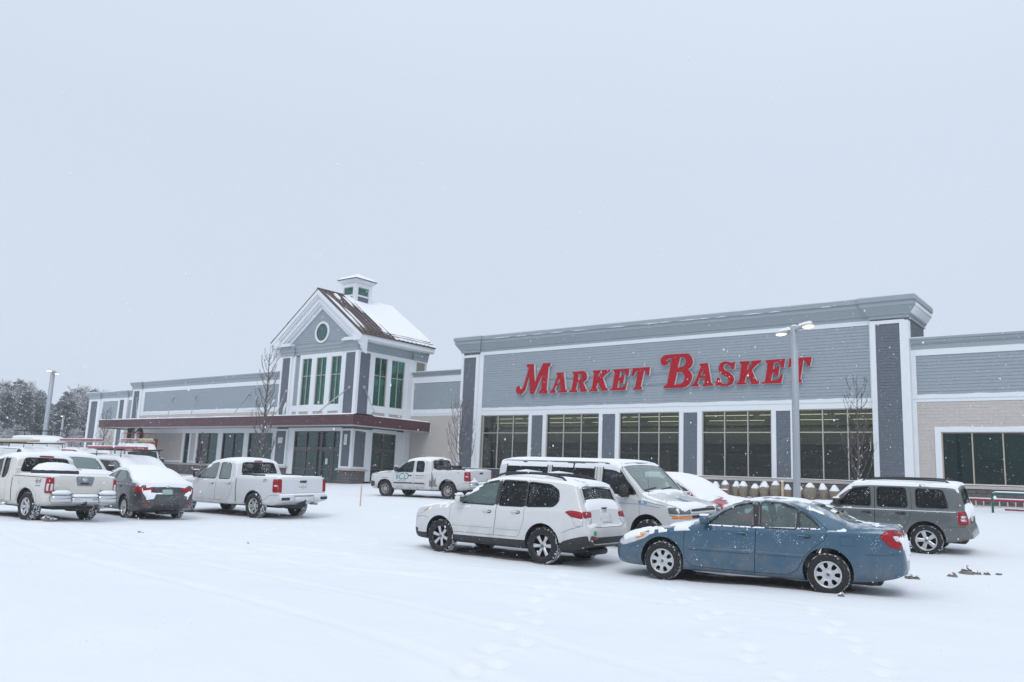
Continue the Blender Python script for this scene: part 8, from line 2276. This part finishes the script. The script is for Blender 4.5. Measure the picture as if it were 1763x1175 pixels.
# standing, both arms raised to the soffit
person('worker in a dark brown coat with both arms raised to the canopy soffit', -68.4, 34.5, PZ, R(20),
       [('pelvis', (0, 0, .93), .15), ('belly', (.02, 0, 1.08), .155), ('chest', (.03, 0, 1.32), .17), ('neck', (.05, 0, 1.50), .065), ('head', (.08, 0, 1.61), .095), ('crown', (.07, 0, 1.70), .075),
        ('sl', (.04, .20, 1.40), .075), ('el', (.26, .26, 1.46), .058), ('wl', (.36, .20, 1.66), .042), ('pl', (.38, .19, 1.73), .04), ('sr', (.04, -.20, 1.40), .075), ('er', (.28, -.26, 1.44), .058), ('wr', (.40, -.18, 1.62), .042), ('pr', (.42, -.17, 1.69), .04),
        ('hl', (0, .10, .86), .11), ('kl', (.03, .12, .48), .075), ('al', (0, .13, .09), .055), ('tl', (.16, .15, .05), .045), ('hr', (0, -.10, .86), .11), ('kr', (.03, -.12, .48), .075), ('ar', (-.02, -.13, .09), .055), ('tr', (.14, -.15, .05), .045)],
       M['cloth_brown'], M['cloth_black'], M['cloth_brown'])
person('worker in black bending over the rail of the orange lift', -66.2, 34.45, PZ, R(200),
       [('pelvis', (0, 0, .90), .15), ('belly', (.07, 0, 1.05), .155), ('chest', (.20, 0, 1.26), .17), ('neck', (.28, 0, 1.42), .065), ('head', (.35, 0, 1.52), .095), ('crown', (.36, 0, 1.61), .075),
        ('sl', (.20, .20, 1.33), .075), ('el', (.34, .28, 1.10), .058), ('wl', (.55, .22, 1.02), .042), ('pl', (.62, .20, 1.01), .04), ('sr', (.20, -.20, 1.33), .075), ('er', (.32, -.28, 1.10), .058), ('wr', (.52, -.24, 1.00), .042), ('pr', (.59, -.22, .99), .04),
        ('hl', (-.02, .10, .84), .11), ('kl', (.05, .12, .47), .075), ('al', (0, .13, .09), .055), ('tl', (.16, .15, .05), .045), ('hr', (-.02, -.10, .84), .11), ('kr', (.06, -.12, .47), .075), ('ar', (-.02, -.13, .09), .055), ('tr', (.14, -.15, .05), .045)],
       M['cloth_black'], M['cloth_black'], M['cloth_black'])

# ================================================================ snowy wood beyond the lot
def crown_mesh(kind, seed):
    r = np.random.RandomState(seed); vs, fs, ms = [], [], []
    def leaf(p, d, s, m):
        d = d / (np.linalg.norm(d) + 1e-9); a = np.cross(d, r.normal(size=3)); a /= np.linalg.norm(a) + 1e-9
        b = len(vs); vs.extend([p - a * s * .5, p + a * s * .5, p + d * s * 1.3 + a * s * .2]); fs.append((b, b + 1, b + 2)); ms.append(m)
    H = 1.0
    if kind == 'pine':
        for b in range(150):
            f = .20 + .78 * (b / 150) ** .92; az = b * 2.4 + r.uniform(-.5, .5)
            L = (.27 * (1 - f) ** .75 + .02) * r.uniform(.6, 1.25)
            d = np.array([math.cos(az), math.sin(az), r.uniform(-.12, .28)])
            for k in range(13):
                t = (k + 1) / 13; p = np.array([0, 0, f]) + d * L * t - np.array([0, 0, .05 * L * t * t])
                for q in range(2):
                    o = r.normal(size=3) * .016
                    leaf(p + o, np.array([d[0], d[1], -.2]) + r.normal(size=3) * .8, .020 + .010 * r.rand(), 0)
                if r.rand() < .8: leaf(p + np.array([0, 0, .012]) + r.normal(size=3) * .010, np.array([d[0], d[1], 0]) + r.normal(size=3) * np.array([.8, .8, .1]), .021, 1)
    else:
        for b in range(210):
            # twiggy broadleaf: clumps on rising limbs
            az = r.uniform(0, 6.28); f = r.uniform(.22, 1.0)
            rad = .26 * math.sin(min(1, (1.04 - f) * 1.5) * math.pi / 2) ** .7 * r.uniform(.3, 1.1)
            c = np.array([math.cos(az) * rad, math.sin(az) * rad, f])
            for q in range(10):
                dd = np.array([math.cos(az), math.sin(az), .9]) + r.normal(size=3) * .7
                p = c + r.normal(size=3) * .022
                b0 = len(vs); dd = dd / np.linalg.norm(dd); a = np.cross(dd, r.normal(size=3)); a /= np.linalg.norm(a)
                w = .0042; l = r.uniform(.03, .07)
                vs.extend([p - a * w, p + a * w, p + dd * l]); fs.append((b0, b0 + 1, b0 + 2)); ms.append(0)
                if r.rand() < .6:
                    b0 = len(vs); up = np.array([0, 0, .006]); vs.extend([p - a * w + up, p + a * w + up, p + dd * l + up]); fs.append((b0, b0 + 1, b0 + 2)); ms.append(1)
    me = bpy.data.meshes.new('crown'); me.from_pydata([tuple(v) for v in vs], [], fs)
    me.polygons.foreach_set('material_index', ms)
    me.materials.append(M['needle'] if kind == 'pine' else M['needle2']); me.materials.append(M['snow'])
    return me
crowns = {'pine': [crown_mesh('pine', s) for s in (1, 2, 3, 4)], 'leaf': [crown_mesh('leaf', s) for s in (5, 6, 7)]}
m_ = MB(); m_.tube([(0, 0, -.02), (.004, 0, .3), (-.003, .003, .65), (0, 0, .97)], [.016, .012, .008, .002], 7); trunk_me = m_.mesh('trunk', M['trunk'])
_f2 = Vector((math.sin(YAW), math.cos(YAW), 0)); _r3 = Vector((math.cos(YAW), -math.sin(YAW), 0))
rr = random.Random(5)
spots = []
for row, (d0, n, hh) in enumerate(((104, 17, .60), (118, 17, .95), (132, 16, 1.0), (150, 16, 1.05))):
    for i in range(n):
        px = -60 + (i + rr.uniform(-.35, .35)) * (300 / n)
        d = d0 + rr.uniform(-5, 5)
        # skyline read off the photograph as height above the lot at the tree's bearing
        hs = np.interp(px, [-60, 0, 25, 55, 75, 92, 110, 140, 160, 240], [12.6, 12.0, 12.4, 11.4, 10.4, 8.2, 9.4, 11.3, 11.2, 10])
        spots.append((px, d, hs * hh * rr.uniform(.86, 1.04) * (d / 130 if row else d / 130 * .8), row))
for px, d, h, row in spots:
    p = _f2 * d + _r3 * (d * (px - 881.5) / 1407)
    pine = rr.random() < (.70 if row else .15)
    o = thing('pine_tree' if pine else 'broadleaf_tree', (('snowy dark pine in the wood\'s ' if pine else 'snowy leafless tree in the wood\'s ') + ('front row, ' if row == 0 else 'second row, ' if row == 1 else 'third row, ' if row == 2 else 'back row, ') + ('left of the tall lamp' if px < 78 else 'between the two lamps' if px < 108 else 'by the store\'s far end')), 'tree', (p.x, p.y, ground_z(p.x, p.y) - .1), rr.uniform(0, 6.28), 'snowy trees beyond the lot')
    wd = rr.uniform(.85, 1.25)
    o.scale = (h * wd, h * wd, h)
    link('trunk', trunk_me, o); link('crown', rr.choice(crowns['pine' if pine else 'leaf']), o)

# ================================================================ air: haze and falling snow
hz = MB(); hz.box(-424, 144, -64, 344, -1.4, 19.0)
hm, hn, hl_, hb = nmat('haze'); hn.remove(hb)
pv = hn.new('ShaderNodeVolumePrincipled'); pv.inputs['Color'].default_value = (.93, .96, 1.0, 1); pv.inputs['Density'].default_value = .0008; pv.inputs['Anisotropy'].default_value = .2
hl_.new(pv.outputs[0], hn['Material Output'].inputs['Volume'])
hz.build('haze', hm, None, kind='stuff')
rs = np.random.RandomState(8)
N = 52000
dist = 2.2 + 44 * rs.rand(N) ** .62
lat = (rs.rand(N) - .5) * 2.0
FX = _f2 * 1; 
pos = np.stack([_f2.x * dist + _r3.x * dist * lat * .78, _f2.y * dist + _r3.y * dist * lat * .78, np.zeros(N)], 1)
pos[:, 2] = rs.rand(N) * np.minimum(9.5, 2.2 + dist * .42)
size = .0025 + .0034 * rs.rand(N) ** 3
octv = np.array([(1, 0, 0), (-1, 0, 0), (0, 1, 0), (0, -1, 0), (0, 0, 1.25), (0, 0, -1.25)], float)
octf = np.array([(0, 2, 4), (2, 1, 4), (1, 3, 4), (3, 0, 4), (2, 0, 5), (1, 2, 5), (3, 1, 5), (0, 3, 5)])
VV = (pos[:, None, :] + octv[None] * size[:, None, None]).reshape(-1, 3)
FF = (octf[None] + (np.arange(N) * 6)[:, None, None]).reshape(-1, 3)
me = bpy.data.meshes.new('falling_snow')
me.vertices.add(len(VV)); me.vertices.foreach_set('co', VV.ravel()); me.loops.add(FF.size); me.loops.foreach_set('vertex_index', FF.ravel())
me.polygons.add(len(FF)); me.polygons.foreach_set('loop_start', np.arange(0, FF.size, 3)); me.polygons.foreach_set('loop_total', np.full(len(FF), 3)); me.update(calc_edges=True)
me.materials.append(M['snow'])
link('falling_snow', me, None, 'stuff')
# snow caught along the ledges of the facade
lg = MB(); rr = random.Random(4)
for (a, b, y, z) in ((-34.1, -10.4, Y0 - .062, 5.962), (-8.5, 7, 40.238, 6.072), (-40.7, -36.1, 40.338, 6.012), (-70, -49.3, YL - .062, 6.052), (-7.87, 2.0, 40.238, 4.622), (-46.8, -42.7, YT - .066, 5.982)):
    x = a
    while x < b:
        L_ = rr.uniform(.4, 2.2); e_ = min(x + L_, b)
        lg.tube([(x, y + .025, z), ((x + e_) / 2, y + .02, z + .006), (e_, y + .025, z)], [.004, rr.uniform(.012, .026), .004], 5)
        x = e_ + rr.uniform(0, 1.2) * (rr.random() < .5)
bb(lg, 'ledge_snow', M['snow'], kind='stuff')
